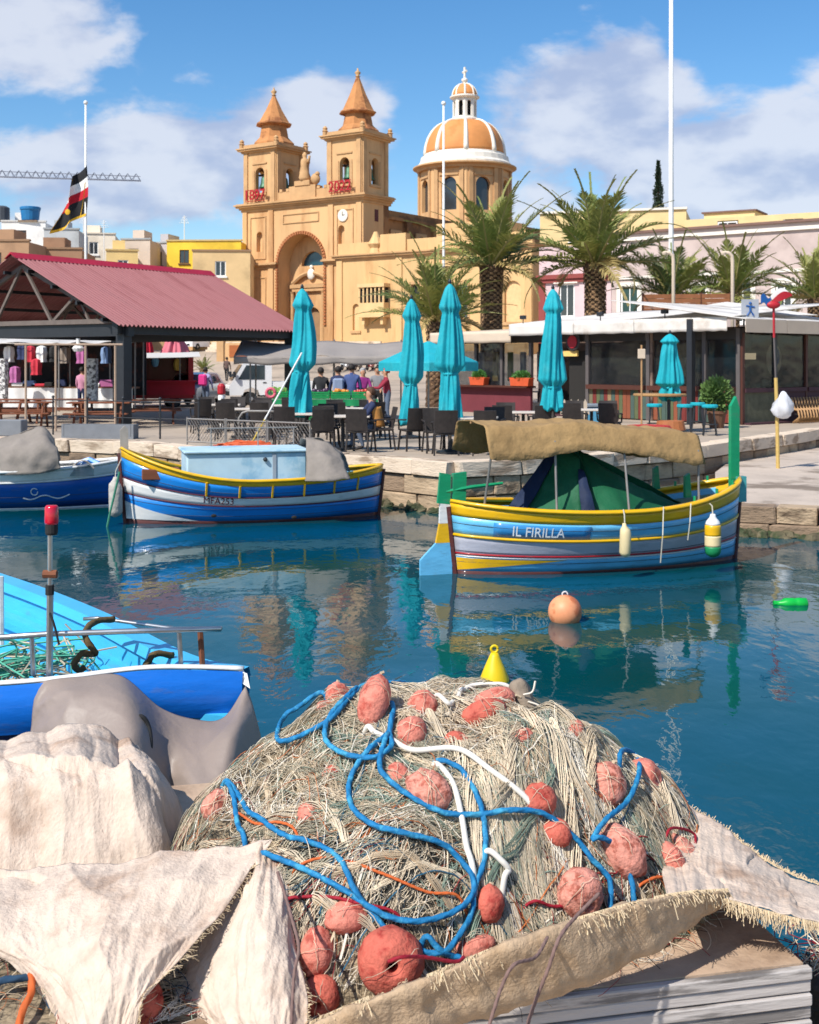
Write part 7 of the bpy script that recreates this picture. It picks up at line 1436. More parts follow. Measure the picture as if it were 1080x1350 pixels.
# ropes and green netting in the workboat
m_rope_b = M('brown_rope', S(120, 98, 60, .55), .9, .3, 20, .004, 60)
t = thing('brown_rope', 'brown mooring rope looped over the workboat rail', 'rope', W(118, 858, 5.95)); iv = t.matrix_basis.inverted()
MB().tube(cr([iv @ W(*c) for c in ((150, 816, 6.2), (125, 820, 6.1), (112, 834, 5.95), (118, 850, 5.9), (126, 862, 5.92), (108, 862, 5.9), (98, 876, 5.88), (104, 884, 5.9), (112, 880, 5.92))], 6), .016, 7, prof=lambda a, i: 1 + .15 * math.cos(3 * a + i * 1.1)).build('coil', m_rope_b, t, smooth=True)
t = thing('brown_rope', 'short brown rope hanging over the inner bulwark edge by the transom', 'rope', W(200, 875, 6.0)); iv = t.matrix_basis.inverted()
MB().tube(cr([iv @ W(*c) for c in ((228, 864, 6.05), (205, 862, 5.98), (196, 872, 5.96), (188, 884, 5.95), (186, 892, 5.96))], 6), .016, 7, prof=lambda a, i: 1 + .15 * math.cos(3 * a + i * 1.1)).build('strand', m_rope_b, t, smooth=True)
t = thing('green_netting', 'heap of green and white netting inside the workboat', 'netting', W(30, 880, 6.2)); random.seed(14)
for nm, mt, k0 in (('green_strands', M('net_green', S(90, 190, 160, .65), .7, .2, 9), 60), ('pale_strands', M('net_pale', S(220, 206, 180, .65), .8, .15, 9), 50)):
    q = MB()
    for k in range(k0):
        c = Vector((random.gauss(0, .2) - .05, random.gauss(0, .15), random.uniform(-.3, .05))); pts = [c + Vector((random.gauss(0, .12), random.gauss(0, .1), random.uniform(-.06, .12))) for _ in range(5)]; q.tube(cr(pts, 5), .005, 4)
    o_ = q.build(nm, mt, t); o_['kind'] = 'stuff'
# grey tarp draped over the transom
P = [[(48, 902, 5.68), (72, 896, 5.68), (110, 893, 5.70), (160, 892, 5.72), (212, 934, 5.72), (262, 950, 5.72), (296, 946, 5.76), (324, 905, 5.84)],
     [(44, 938, 5.62), (70, 928, 5.55), (105, 922, 5.50), (168, 926, 5.46), (218, 962, 5.58), (262, 985, 5.50), (304, 968, 5.48), (334, 935, 5.78)],
     [(38, 995, 5.55), (68, 990, 5.42), (108, 988, 5.32), (176, 988, 5.24), (222, 1008, 5.44), (264, 1036, 5.26), (308, 1030, 5.34), (346, 985, 5.76)],
     [(34, 1085, 5.5), (66, 1080, 5.34), (110, 1070, 5.18), (180, 1070, 5.08), (226, 1078, 5.36), (266, 1080, 5.08), (312, 1080, 5.22), (350, 1040, 5.7)]]
q, tv, tn, tm_ = patch([[ivn @ W(*c) for c in r] for r in P], 98, 60, 0, 3.5, 11)
def tarpz(i, p):
    u, v = (i % tn) / tn, (i // tn) / tm_; w = mnoise.noise(Vector((u * 6 + v * 2.5, v * 2.2 - u, 3.3))); w2 = mnoise.noise(Vector((u * 13 - v * 4, v * 5 + u * 3, 8.1)))
    return p + Vector((0, -1, .3)) * (.026 * (.5 - 1.5 * abs(w) ** .8) + .005 * (.5 - 1.5 * abs(w2) ** .8)) * min(1, v * 4 + .1)
q.v = [tuple(tarpz(i, Vector(p))) for i, p in enumerate(tv)]
q.build('grey_tarp', M('grey_pvc_tarp', S(168, 152, 142, .66), .5, .07, 8, .003, 30, col2=S(156, 140, 130, .62), c2lo=.4, c2hi=.8, c2scale=2), nb, smooth=True, solid=.008)
lp = MB(); lp.tube(cr([wn_l(*c) for c in ((172, 960, 5.40), (178, 948, 5.42), (188, 946, 5.43), (196, 960, 5.43), (198, 985, 5.37), (192, 995, 5.36))], 6), .012, 6); lp.build('tarp_loop', m_tyre, nb, smooth=True)
# ------------------------------------------------------------------ foreground: platform, net pile, floats, ropes, sacking
PZ = 1.45
m_ply = M('weathered_ply', S(210, 180, 152, .72), .8, .16, 6, .004, 40, col2=S(176, 146, 120, .64), c2lo=.45, c2hi=.7, c2scale=5)
m_rib = M('ribbed_grey_profile', S(206, 198, 192, .72), .6, .14, 5, .004, 30, col2=S(140, 134, 130, .6), c2scale=7, stretch=(.3, 1, 3))
pf_ = thing('low_platform', 'low grey-edged platform carrying the fishing net pile on the near quay', 'platform', (.905, 2.79, .93), math.atan2(.19, .866))
MB().box(-2.9, 0, 0, 1.5, PZ - .93 - .03, PZ - .93).build('deck_board', m_ply, pf_)
for k in range(5): MB().cbox(-2.9, .012, -.022 + (.006 if k % 2 else 0), -.001, PZ - .93 - .03 - k * .03, PZ - .93 - .003 - k * .03, .003).build('edge_rib', m_rib, pf_)
MB().box(-2.9, .0, .02, 1.48, PZ - .93 - .17, PZ - .93 - .032).build('frame', m_brown, pf_)
for x in (-2.7, -1.4, -.15):
    for y in (.1, 1.2): MB().box(x - .05, x + .05, y - .05, y + .05, 0, PZ - .93 - .171).build('leg', m_brown, pf_)
MC, MA, MU, MV = (.055, 3.20), R(23.6), .79, .575      # centre, turn and half sizes of the heap
def mr_(x, y):
    dx, dy = x - MC[0], y - MC[1]; u = dx * math.cos(MA) + dy * math.sin(MA); v = -dx * math.sin(MA) + dy * math.cos(MA)
    return (abs(u / (MU if u > 0 else .70)) ** 2.4 + abs(v / (MV if v < 0 else .62)) ** 2.4) ** (1 / 2.4)
def hm(x, y):
    """top of the heap above the platform"""
    r = mr_(x, y); z = PZ
    if r < 1: z += .475 * (1 - r ** 2.3) ** .82
    r2 = math.hypot((x + .75) / .5, (y - 2.74) / .26)
    if r2 < 1: z = max(z, PZ + .05 * (1 - r2 * r2) ** .8)
    if z > PZ + .004:
        k = min(1, (z - PZ) / .1)
        z += k * (.066 * mnoise.noise(Vector((x * 4.2, y * 4.2, 1.7))) + .030 * mnoise.noise(Vector((x * 11, y * 11, 5.1))))
    return z
def hn(x, y, e=.015): return Vector((hm(x - e, y) - hm(x + e, y), hm(x, y - e) - hm(x, y + e), 2 * e)).normalized()
def cast(px, py, lo=2.15, hi=4.3):
    """point of the heap seen in direction px, py (nearest approach where the ray passes above it)"""
    d = lo; best = (9, 3.1)
    while d < hi:
        p = W(px, py, d); g_ = p.z - hm(p.x, p.y)
        if g_ <= 0: return p
        q = mr_(p.x, p.y)
        if q < .97 and g_ < best[0]: best = (g_, d)
        d += .012
    p = W(px, py, best[1]); return p
# --- net
net = thing('fishing_net', 'big heap of tangled grey-beige fishing net on the platform', 'fishing net', (0.08, 3.15, PZ)); NO = Vector((.08, 3.15, PZ))
core = MB(); NX, NY = 150, 150
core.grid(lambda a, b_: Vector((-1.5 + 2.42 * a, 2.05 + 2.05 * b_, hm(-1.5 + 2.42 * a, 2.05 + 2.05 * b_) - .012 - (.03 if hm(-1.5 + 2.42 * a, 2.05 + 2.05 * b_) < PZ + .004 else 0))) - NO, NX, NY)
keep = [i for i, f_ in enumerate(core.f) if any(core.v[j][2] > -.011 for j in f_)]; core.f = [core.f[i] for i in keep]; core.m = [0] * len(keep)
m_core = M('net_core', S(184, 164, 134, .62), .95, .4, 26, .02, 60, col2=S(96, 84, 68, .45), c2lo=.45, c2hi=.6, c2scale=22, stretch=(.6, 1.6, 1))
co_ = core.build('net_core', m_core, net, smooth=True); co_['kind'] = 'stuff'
NM = {'beige': M('net_beige', S(222, 204, 176, .84), .9, .3, 14), 'tan': M('net_tan', S(204, 182, 152, .78), .9, .3, 14), 'olive': M('net_olive', S(184, 176, 152, .74), .9, .3, 14), 'green': M('net_greygreen', S(154, 174, 156, .7), .9, .3, 14), 'dark': M('net_dark', S(64, 62, 56, .5), .9, .3, 14), 'cream': M('net_cream', S(240, 230, 212, .82), .9, .2, 14), 'orange': M('net_orange', S(214, 120, 60, .62), .85, .2, 14), 'red': M('net_red', S(170, 34, 44, .6), .85, .2, 14), 'teal': M('net_blue', S(50, 110, 140, .55), .85, .2, 14)}
SB = {k: MB() for k in NM}
def strand(mb, pts, r):
    """thin three-sided strand"""
    L = len(pts); vs = []
    for i, p in enumerate(pts):
        t = (pts[min(i + 1, L - 1)] - pts[max(i - 1, 0)]); x = t.cross(Vector((.13, .21, .97))); x = x.normalized() if x.length > 1e-7 else Vector((1, 0, 0)); y = t.cross(x); y = y.normalized() if y.length > 1e-7 else Vector((0, 0, 1))
        vs += [p + x * r, p - x * (.5 * r) + y * (.87 * r), p - x * (.5 * r) - y * (.87 * r)]
    o = len(mb.v); mb.v += [tuple(v) for v in vs]
    for i in range(L - 1):
        a = o + i * 3; mb.f += [[a, a + 1, a + 4, a + 3], [a + 1, a + 2, a + 5, a + 4], [a + 2, a, a + 3, a + 5]]
    mb.m += [0] * (3 * (L - 1))
def flow(x, y):
    return .35 * math.sin(x * 2.1 + .6) + 2.0 * mnoise.noise(Vector((x * 1.5 + 3, y * 1.5, 2))) + (.35 if x < .1 else -.45)
random.seed(21)
def inside(x, y):
    return mr_(x, y) < .985 or math.hypot((x + .75) / .5, (y - 2.74) / .26) < .97
NG = 215
for g_ in range(NG):
    while True:
        x, y = random.uniform(-.75, .9), random.uniform(2.3, 3.9)
        if inside(x, y): break
    if g_ > 205: x, y = random.uniform(-1.1, -.4), random.uniform(2.55, 2.9)
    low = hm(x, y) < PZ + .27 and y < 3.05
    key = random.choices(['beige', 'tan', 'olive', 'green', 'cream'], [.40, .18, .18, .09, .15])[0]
    if low and random.random() < .8: key = random.choice(['dark', 'dark', 'dark', 'olive', 'orange', 'red', 'green', 'teal', 'teal', 'tan'])  # low front strands darken: dark nets, and the heap's shade put into colour
    gd = []; th = flow(x, y) + random.uniform(-.5, .5); n = random.randint(22, 46)
    for k in range(n):
        gd.append((x, y)); th2 = flow(x, y); th += (math.atan2(math.sin(th2 - th), math.cos(th2 - th))) * .10 + random.uniform(-.06, .06); x += math.cos(th) * .017; y += math.sin(th) * .017
        if not inside(x, y): break
    if len(gd) < 8: continue
    ns = random.randint(26, 44) if key not in ('orange', 'red', 'teal') else random.randint(5, 12); spread = random.uniform(.014, .034); hgt = random.uniform(.006, .026)
    zig = random.choice((0, .0035, .006)); zf = random.uniform(.9, 1.6)
    for s_ in range(ns):
        off = random.gauss(0, spread); lift = hgt * math.exp(-(off / spread) ** 2) * random.uniform(.5, 1.15); ph = random.uniform(0, 50); i0 = random.randint(0, max(0, len(gd) // 3)); i1 = random.randint(max(i0 + 6, 2 * len(gd) // 3), len(gd)) if len(gd) > 9 else len(gd); pts = []; sg = 1 if s_ % 2 else -1
        for i in range(i0, min(i1, len(gd))):
            a, b_ = gd[i]; c, d = gd[min(i + 1, len(gd) - 1)]; e, f_ = gd[max(i - 1, 0)]; tx, ty = c - e, d - f_; l_ = math.hypot(tx, ty) or 1
            o_ = off + .014 * mnoise.noise(Vector((i * .23, ph, 0))) + .007 * mnoise.noise(Vector((i * .7, ph, 3))) + sg * zig * math.sin(i * zf)
            X, Y = a - ty / l_ * o_, b_ + tx / l_ * o_
            pts.append(Vector((X, Y, hm(X, Y) + lift + .009 * mnoise.noise(Vector((i * .5, ph, 7))))) - NO)
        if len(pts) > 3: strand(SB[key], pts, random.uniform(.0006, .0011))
# dark cords sagging along the front: dark nets, plus its shade put into colour
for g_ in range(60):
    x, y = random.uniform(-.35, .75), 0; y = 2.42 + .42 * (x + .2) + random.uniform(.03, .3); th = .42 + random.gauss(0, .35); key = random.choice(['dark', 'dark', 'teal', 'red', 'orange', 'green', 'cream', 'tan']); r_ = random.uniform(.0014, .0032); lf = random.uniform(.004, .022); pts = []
    for i in range(random.randint(14, 40)):
        if not inside(x, y): break
        pts.append(Vector((x, y, hm(x, y) + lf + .006 * mnoise.noise(Vector((i * .3, g_ * 2.7, 0))))) - NO); th += random.gauss(0, .08) + .05 * math.sin(i * .25 + g_); x += math.cos(th) * .014; y += math.sin(th) * .014
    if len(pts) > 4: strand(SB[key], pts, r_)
# twisted rolls of net
for g_ in range(34):
    while True:
        x, y = random.uniform(-.65, .8), random.uniform(2.45, 3.75)
        if inside(x, y): break
    key = random.choices(['beige', 'olive', 'green', 'cream', 'tan'], [.34, .24, .16, .12, .14])[0]; gd = []; th = flow(x, y) + random.uniform(-.9, .9)
    for k in range(random.randint(24, 44)):
        gd.append((x, y)); th += random.gauss(0, .07) + .06 * math.sin(k * .21 + g_); x += math.cos(th) * .014; y += math.sin(th) * .014
        if not inside(x, y): break
    if len(gd) < 9: continue
    rr_ = random.uniform(.008, .019); tw = random.uniform(.12, .3)
    for s_ in range(30):
        p0 = 6.283 * s_ / 30 + random.gauss(0, .15); ph = random.uniform(0, 50); pts = []; rk = rr_ * random.uniform(.75, 1.12)
        for i, (a, b_) in enumerate(gd):
            c, d = gd[min(i + 1, len(gd) - 1)]; e, f_ = gd[max(i - 1, 0)]; tx, ty = c - e, d - f_; l_ = math.hypot(tx, ty) or 1; r_ = rk * (.45 + .55 * math.sin(math.pi * min(1, (i + .5) / len(gd) * 1.0)) ** .5) * (1 + .18 * mnoise.noise(Vector((i * .3, g_ * 3.1, 0)))); an = p0 + tw * i
            o_ = r_ * math.cos(an) + .002 * mnoise.noise(Vector((i * .6, ph, 1))); pts.append(Vector((a - ty / l_ * o_, b_ + tx / l_ * o_, hm(a, b_) + rr_ * .9 + r_ * math.sin(an))) - NO)
        strand(SB[key], pts, .0011)
# loose curly threads all over
for k in range(4200):
    while True:
        x, y = (random.uniform(-.75, .9), random.uniform(2.3, 3.9)) if random.random() < .95 else (random.uniform(-1.15, -.35), random.uniform(2.5, 2.95))
        if inside(x, y): break
    low = hm(x, y) < PZ + .2  # low threads lean dark too, adding to the painted shade
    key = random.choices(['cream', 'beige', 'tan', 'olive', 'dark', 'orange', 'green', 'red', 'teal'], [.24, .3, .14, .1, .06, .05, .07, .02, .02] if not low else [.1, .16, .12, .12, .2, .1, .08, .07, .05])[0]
    th = flow(x, y) + random.gauss(0, .9); cu = random.gauss(0, .34); lift = random.uniform(.002, .03); n = random.randint(6, 13); pts = []
    for i in range(n):
        pts.append(Vector((x, y, hm(x, y) + lift * math.sin(math.pi * (i + .6) / n) + .003)) - NO); th += cu + random.gauss(0, .12); x += math.cos(th) * .014; y += math.sin(th) * .014
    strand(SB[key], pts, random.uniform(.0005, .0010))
# folded sheets of knotted mesh: crossing twines with diamond holes, crumpled over the heap
for g_ in range(95):
    while True:
        cx_, cy_ = random.uniform(-.7, .85), random.uniform(2.4, 3.8)
        if inside(cx_, cy_): break
    key = random.choices(['beige', 'cream', 'tan', 'olive', 'green'], [.38, .2, .16, .14, .12])[0]; ph = flow(cx_, cy_) + random.uniform(-.5, .5); wl_, wh_ = random.uniform(.12, .26), random.uniform(.05, .12); n = random.randint(10, 16); sd_ = random.uniform(0, 60); up_ = random.uniform(.008, .026)
    def mesh_pt(s_, t_):
        a, b_ = (s_ - .5) * wl_, (t_ - .5) * wh_; a += .05 * mnoise.noise(Vector((s_ * 2.2, t_ * 2.2, sd_))); b_ += .06 * mnoise.noise(Vector((s_ * 2.6, t_ * 1.6, sd_ + 9))) + .012 * mnoise.noise(Vector((s_ * 9, t_ * 9, sd_ + 4)))
        X, Y = cx_ + a * math.cos(ph) - b_ * math.sin(ph), cy_ + a * math.sin(ph) + b_ * math.cos(ph)
        return Vector((X, Y, hm(X, Y) + up_ * (.6 + .6 * mnoise.noise(Vector((s_ * 4, t_ * 5, sd_ + 2)))))) - NO, inside(X, Y)
    for dr in (1, -1):
        for k in range(-n, n):
            pts = []
            for i in range(2 * n + 1):
                s_, t_ = i / (2 * n), (k + dr * i * .5) / n * 1.0 + (.5 if dr > 0 else .5)
                if 0 <= t_ <= 1:
                    p, ok = mesh_pt(s_, t_)
                    if ok: pts.append(p)
            if len(pts) > 2: strand(SB[key], pts, .0006)
for k, mb in SB.items():
    if mb.v: o_ = mb.build(k + '_strands', NM[k], net); o_['kind'] = 'stuff'
# --- floats
FM = [M('float_coral', S(232, 142, 122, .76), .8, .22, 60, .004, 110, col2=S(196, 88, 72, .66), c2lo=.46, c2hi=.66, c2scale=34), M('float_red', S(222, 114, 94, .72), .8, .26, 60, .004, 120, col2=S(178, 60, 50, .62), c2lo=.48, c2hi=.68, c2scale=30), M('float_faded', S(232, 156, 136, .76), .9, .24, 70, .006, 90, col2=S(190, 104, 84, .64), c2lo=.45, c2hi=.62, c2scale=40)]
def rnd_float(nm, lb, px, py, a, b_, tilt, hole, tone, lift=.35, hdir=None):
    """a, b_: half width and half length in photo pixels; tilt of the long axis in the picture plane"""
    p0 = cast(px, py); d = p0.y; ra, rb = a * d / F, b_ * d / F; nrm = hn(p0.x, p0.y); pos = p0 + Vector((0, -.5, .35)).normalized() * (ra * (lift - .25))
    t = thing(nm, lb, 'net float', pos, 0, 'floats on the fishing net'); seed = px * .37
    def dent(p): return 1 + .10 * mnoise.noise(p * 2.0 + Vector((seed, 0, 0))) + .04 * mnoise.noise(p * 5 + Vector((seed, 4, 0)))
    q = MB()
    if hole:
        hr = .17; K = 12
        prof = [(hr, -.72)] + [(max(hr, math.cos(u) ** .8) if abs(u) < 1.45 else hr, .86 * math.sin(u)) for u in [(-1.32 + 2.64 * k / K) for k in range(K + 1)]] + [(hr, .72), (hr, 0), (hr, -.72)]
        q.lathe([(r_ * ra, z_ * ra) for r_, z_ in prof], 26)
        ax = (hdir or Vector((.3, -.8, .35))).normalized(); rot = ax.to_track_quat('Z', 'Y')
        q.v = [tuple((rot @ Vector(v)) * dent(Vector(v) / ra)) for v in q.v]
    else:
        q.ball((0, 0, 0), (ra, ra * .95, rb), 22, 16, mod=dent); rot = Matrix.Rotation(R(tilt), 3, 'Y') @ Matrix.Rotation(R(-18), 3, 'X'); q.v = [tuple(rot @ Vector(v)) for v in q.v]
    q.build('shell', FM[tone], t, smooth=True)
    if not hole:
        m_ = MB(); axis = rot @ Vector((0, 0, 1))
        m_.tube([axis * (rb * .93), axis * (rb * 1.06), axis * (rb * 1.2) + Vector((.004, 0, -.008))], .0045, 5); m_.build('cord', NM['tan'], t)
    # a few threads of the net crossing over it
    random.seed(int(px * 7 + py)); th = MB()
    for k in range(random.choice((2, 3, 4)) if tone != 1 else random.choice((0, 1, 2))):
        u0 = random.uniform(0, 6.28); tl = random.uniform(.3, 1.2); pts = []
        for i in range(11):
            w = -1.5 + 3.0 * i / 10; v = Vector((math.sin(w) * math.cos(u0), -abs(math.cos(w)) * math.sin(tl) - .1, math.sin(w) * math.sin(u0) * .8 + math.cos(w) * math.cos(tl))).normalized(); pts.append(Vector((v.x * ra, v.y * ra, v.z * (rb if not hole else ra * .9))) * 1.06 + Vector((random.gauss(0, .002), random.gauss(0, .001), random.gauss(0, .002))))
        strand(th, pts, .0007)
    if th.v: o_ = th.build('crossing_threads', NM['beige'], t); o_['kind'] = 'stuff'
    return t
rnd_float('net_float', 'long upright coral float standing on the crest of the net pile', 494, 936, 20, 35, 15, 0, 0, 1.9)
rnd_float('net_float', 'small round coral float left of the upright one on the crest', 445, 919, 16, 17, 0, 0, 0, .7)
rnd_float('net_float', 'half-buried pale float beside the loop of blue rope on the crest', 432, 938, 17, 15, 30, 0, 2, .1)
rnd_float('net_float', 'round coral float with threads right of the upright one', 558, 933, 20, 21, 0, 0, 0, .5)
rnd_float('net_float', 'net-covered float just below the white rope start', 542, 968, 20, 24, 20, 0, 0, .3)
rnd_float('net_float', 'flattened dark red float on the crest below the grey rag', 637, 941, 18, 32, 76, 0, 1, .4)
rnd_float('net_float', 'broad faded float behind the flattened red one', 652, 925, 18, 30, 80, 0, 0, .3)
rnd_float('net_float', 'round red-orange float on the upper slope', 601, 984, 18, 18, 0, 0, 1, .5)
rnd_float('net_float', 'small coral float under grey net right of the crest', 684, 975, 12, 22, 65, 0, 0, .2)
rnd_float('net_float', 'tiny float tip buried near the right shoulder of the pile', 755, 963, 14, 16, 60, 0, 0, .2)
rnd_float('net_float', 'small coral float buried in beige net on the left slope', 408, 1076, 17, 17, 0, 0, 0, .35)
rnd_float('net_float', 'little red float peeping from the net on the left slope', 437, 1022, 13, 15, 50, 0, 1, .2)
rnd_float('net_float', 'round coral float beside the blue rope crossing', 524, 1026, 18, 19, 0, 0, 0, .4)
rnd_float('net_float', 'large mesh-wrapped faded float at the blue rope crossing', 565, 1046, 28, 33, -50, 0, 2, .4)
rnd_float('net_float', 'smooth round red float on the right slope', 710, 1058, 22, 22, 0, 0, 1, .8)
rnd_float('net_float', 'red float half under the blue rope on the right slope', 732, 1099, 19, 22, -70, 0, 1, .5)
rnd_float('net_float', 'large faded float wrapped in net near the right crest', 797, 1038, 28, 33, 25, 0, 2, .3)
rnd_float('net_float', 'coral float with a hole on the right crest, half held by blue rope', 847, 1028, 26, 26, 0, 1, 0, .5, Vector((.8, -.5, .2)))
rnd_float('net_float', 'large oblong faded float on the right flank under blue rope', 819, 1125, 28, 38, -40, 0, 2, .6)
rnd_float('net_float', 'oblong faded float at the right foot of the pile', 903, 1136, 20, 36, -30, 0, 2, .5)
rnd_float('net_float', 'smaller faded float tucked beside the oblong one at the right foot', 884, 1136, 18, 24, -20, 0, 0, .4)
rnd_float('net_float', 'big pale coral float with a dark hole near the sacking edge', 763, 1180, 32, 32, 0, 1, 2, .6, Vector((.35, -.75, -.25)))
rnd_float('net_float', 'egg-shaped red float near the sacking edge', 645, 1194, 19, 24, 5, 0, 1, .7)
rnd_float('net_float', 'oval wrinkled coral float low on the front of the pile', 460, 1209, 22, 32, 82, 0, 0, .5)
rnd_float('net_float', 'big red ring float with a red cord through its hole', 515, 1271, 43, 43, 0, 1, 1, .7, Vector((.12, -.85, .2)))
rnd_float('net_float', 'coral float beside the frayed sacking, above the holed one', 417, 1256, 23, 32, 10, 0, 0, .4)
rnd_float('net_float', 'red float with a hole at the foot of the frayed sacking', 421, 1314, 27, 27, 0, 1, 1, .4, Vector((.0, -.9, -.1)))
rnd_float('net_float', 'flat coral float under blue rope near the front sacking edge', 625, 1250, 15, 30, 80, 0, 0, .3)
rnd_float('net_float', 'faded float poking out at the left flank under the rope end', 285, 1062, 18, 22, 40, 0, 2, .3)
rnd_float('net_float', 'red float in the shade between the two hanging sacking flaps', 192, 1326, 24, 28, 20, 0, 1, .4)
# red cord through the ring float
# --- ropes on the net
def rope(nm, lb, path, r, mat, lift=1.25, twist=3, free=False, cat='rope'):
    P = [cast(*c) if len(c) == 2 else W(*c) for c in path]
    if not free: P = [p + hn(p.x, p.y) * (r * lift + .016) for p in P]
    if not free:      # both ends dive into the net
        for e, q_ in ((0, 1), (-1, -2)):
            d_ = (P[e] - P[q_]).normalized(); x_ = P[e] + d_ * .03; x_.z = hm(x_.x, x_.y) - .03
            P = [x_] + P if e == 0 else P + [x_]
    C = cr(P, 14)
    if not free: C = [p if i < 14 or i > len(C) - 16 else Vector((p.x, p.y, max(p.z, hm(p.x, p.y) + r + .010))) for i, p in enumerate(C)]
    # resample evenly
    out = [C[0]]; step = r * .7; acc = 0
    for a, b_ in zip(C, C[1:]):
        l_ = (b_ - a).length
        while acc + l_ >= step and l_ > 1e-9:
            k = (step - acc) / l_; a = a.lerp(b_, k); out.append(a); l_ = (b_ - a).length; acc = 0
        acc += l_
    if len(out) > 1500: out = out[::2]
    t = thing(nm, lb, cat, out[0]); o0 = out[0]
    MB().tube([p - o0 for p in out], r, 12, prof=(lambda a, i: .64 + .42 * abs(math.cos(1.5 * a + i * .40)) ** .7) if twist else None).build('strand', mat, t, smooth=True)
    return t
m_brope = M('blue_rope', S(22, 128, 186, .7), .75, .25, 60, .002, 160, col2=S(70, 170, 210, .72), c2scale=24); m_wrope = M('white_rope', S(236, 230, 218, .8), .75, .08, 20, .001, 80)
rope('blue_rope', 'blue twisted rope running from the left flank down past the oval float to the front', [(304, 1037), (319, 1052), (335, 1076), (351, 1086), (380, 1107), (423, 1122), (453, 1143), (470, 1175), (488, 1201), (515, 1232), (547, 1250), (578, 1255), (601, 1232), (615, 1205), (619, 1174), (636, 1139), (638, 1100), (632, 1062), (618, 1035), (600, 1018), (576, 1013)], .0068, m_brope)
rope('blue_rope', 'short blue rope end dropping behind the frayed sacking corner', [(306, 1040), (316, 1058), (321, 1081), (325, 1100), (332, 1112)], .0068, m_brope, 1.8)
rope('blue_rope', 'blue rope coming out of the sacking fold and curling up to the crest float', [(352, 1138), (370, 1143), (414, 1158), (457, 1178), (488, 1197), (515, 1211), (554, 1217), (590, 1205), (613, 1185), (616, 1162), (602, 1141), (572, 1118), (530, 1105), (495, 1096), (472, 1077), (466, 1047), (476, 1018), (491, 996), (508, 982), (517, 968), (519, 954), (515, 939)], .0068, m_brope, 2.0)
rope('blue_rope', 'blue rope looping over the left crest and around the upright float', [(538, 915), (510, 913), (485, 915), (461, 932), (436, 958), (402, 979), (374, 986), (371, 972), (385, 952), (402, 941), (430, 924)], .0068, m_brope, 1.4)
rope('blue_rope', 'blue rope curling below the upright float on the upper slope', [(476, 922), (455, 936), (440, 950), (432, 968), (440, 992), (461, 1003), (495, 1007), (508, 996), (514, 979), (519, 956)], .0068, m_brope, 2.2)
rope('blue_rope', 'blue rope sweeping across the middle to the right foot of the pile', [(506, 984), (502, 1018), (517, 1041), (547, 1064), (581, 1079), (632, 1079), (666, 1073), (709, 1081), (748, 1110), (772, 1139), (791, 1163), (793, 1197)], .0068, m_brope, 2.4)
rope('blue_rope', 'blue rope hanging from the holed crest float down the right flank', [(806, 1002), (826, 1006), (832, 1022), (826, 1045), (815, 1067), (786, 1086), (772, 1112), (780, 1110), (798, 1118), (812, 1138), (822, 1160), (825, 1192)], .0068, m_brope, 2.6)
rope('blue_rope', 'blue rope tail ending under the front sacking edge', [(560, 1236), (575, 1252), (590, 1262), (604, 1270)], .0068, m_brope, 1.5)
rope('white_rope', 'white rope crossing the upper slope to the smooth red float', [(487, 968), (495, 980), (512, 988), (547, 998), (602, 998), (645, 1026), (691, 1064)], .007, m_wrope, 1.6, 0)
rope('white_rope', 'white rope running straight down the middle of the pile', [(574, 1018), (593, 1043), (606, 1081), (613, 1120), (619, 1152)], .007, m_wrope, 1.6, 0)
rope('white_rope', 'short white rope bend beside the blue rope on the lower slope', [(640, 1126), (655, 1138), (663, 1150), (658, 1160)], .007, m_wrope, 1.4, 0)
rope('white_rope', 'frayed white rope along the crest towards the grey rag', [(575, 930), (590, 938), (604, 930), (618, 918), (640, 914), (668, 918)], .006, m_wrope, 1.6, 0)
m_redr, m_orr, m_pur = M('red_cord', S(176, 24, 48, .65), .75, .15, 20), M('orange_cord', S(226, 110, 50, .68), .75, .15, 20), M('faded_mauve_cord', S(150, 120, 112, .6), .85, .2, 30)
rope('red_cord', 'red cord threaded through the big ring float', [(512, 1268, 2.27), (530, 1262, 2.26), (560, 1262, 2.3), (600, 1268, 2.34), (612, 1262, 2.36)], .0036, m_redr, free=True)
rope('red_cord', 'dark red cord lying along the shaded lower left of the net', [(378, 1195), (405, 1188), (440, 1186), (475, 1192), (520, 1205)], .0038, m_redr, 1.5)
rope('red_cord', 'red cord through the pale holed float', [(745, 1200), (722, 1196), (705, 1190), (690, 1195)], .0038, m_redr, 1.5)
rope('red_cord', 'red cord loop on the sacking at the right foot', [(872, 1100), (890, 1096), (906, 1104), (908, 1118)], .0036, m_redr, 1.5)
rope('orange_cord', 'orange cord across the lower front of the net', [(395, 1150), (440, 1140), (500, 1155), (560, 1180), (600, 1185)], .0034, m_orr, 1.5)
rope('orange_cord', 'orange cord below the left rope end', [(318, 1078), (345, 1092), (372, 1090), (395, 1100)], .0034, m_orr, 1.4)
rope('orange_cord', 'orange cord coil at the right foot beside the faded floats', [(838, 1172), (862, 1160), (880, 1170), (905, 1168), (930, 1160), (948, 1166)], .0038, m_orr, 1.2)
rope('orange_cord', 'orange rope strand under the hanging sacking corner', [(30, 1352), (42, 1322), (40, 1300)], .008, m_orr, 1.5)
rope('blue_rope', 'weathered dark blue rope lying under the hanging sacking corner', [(0, 1312), (20, 1306), (45, 1304), (62, 1312)], .008, M('dark_blue_rope', S(50, 88, 120, .55), .8, .2, 30), 1.5)
rope('faded_cord', 'faded mauve cord over the front sacking beside the ring float', [(722, 1236, 2.46), (706, 1262, 2.40), (678, 1272, 2.34), (662, 1300, 2.33), (645, 1352, 2.32)], .0036, m_pur, free=True)
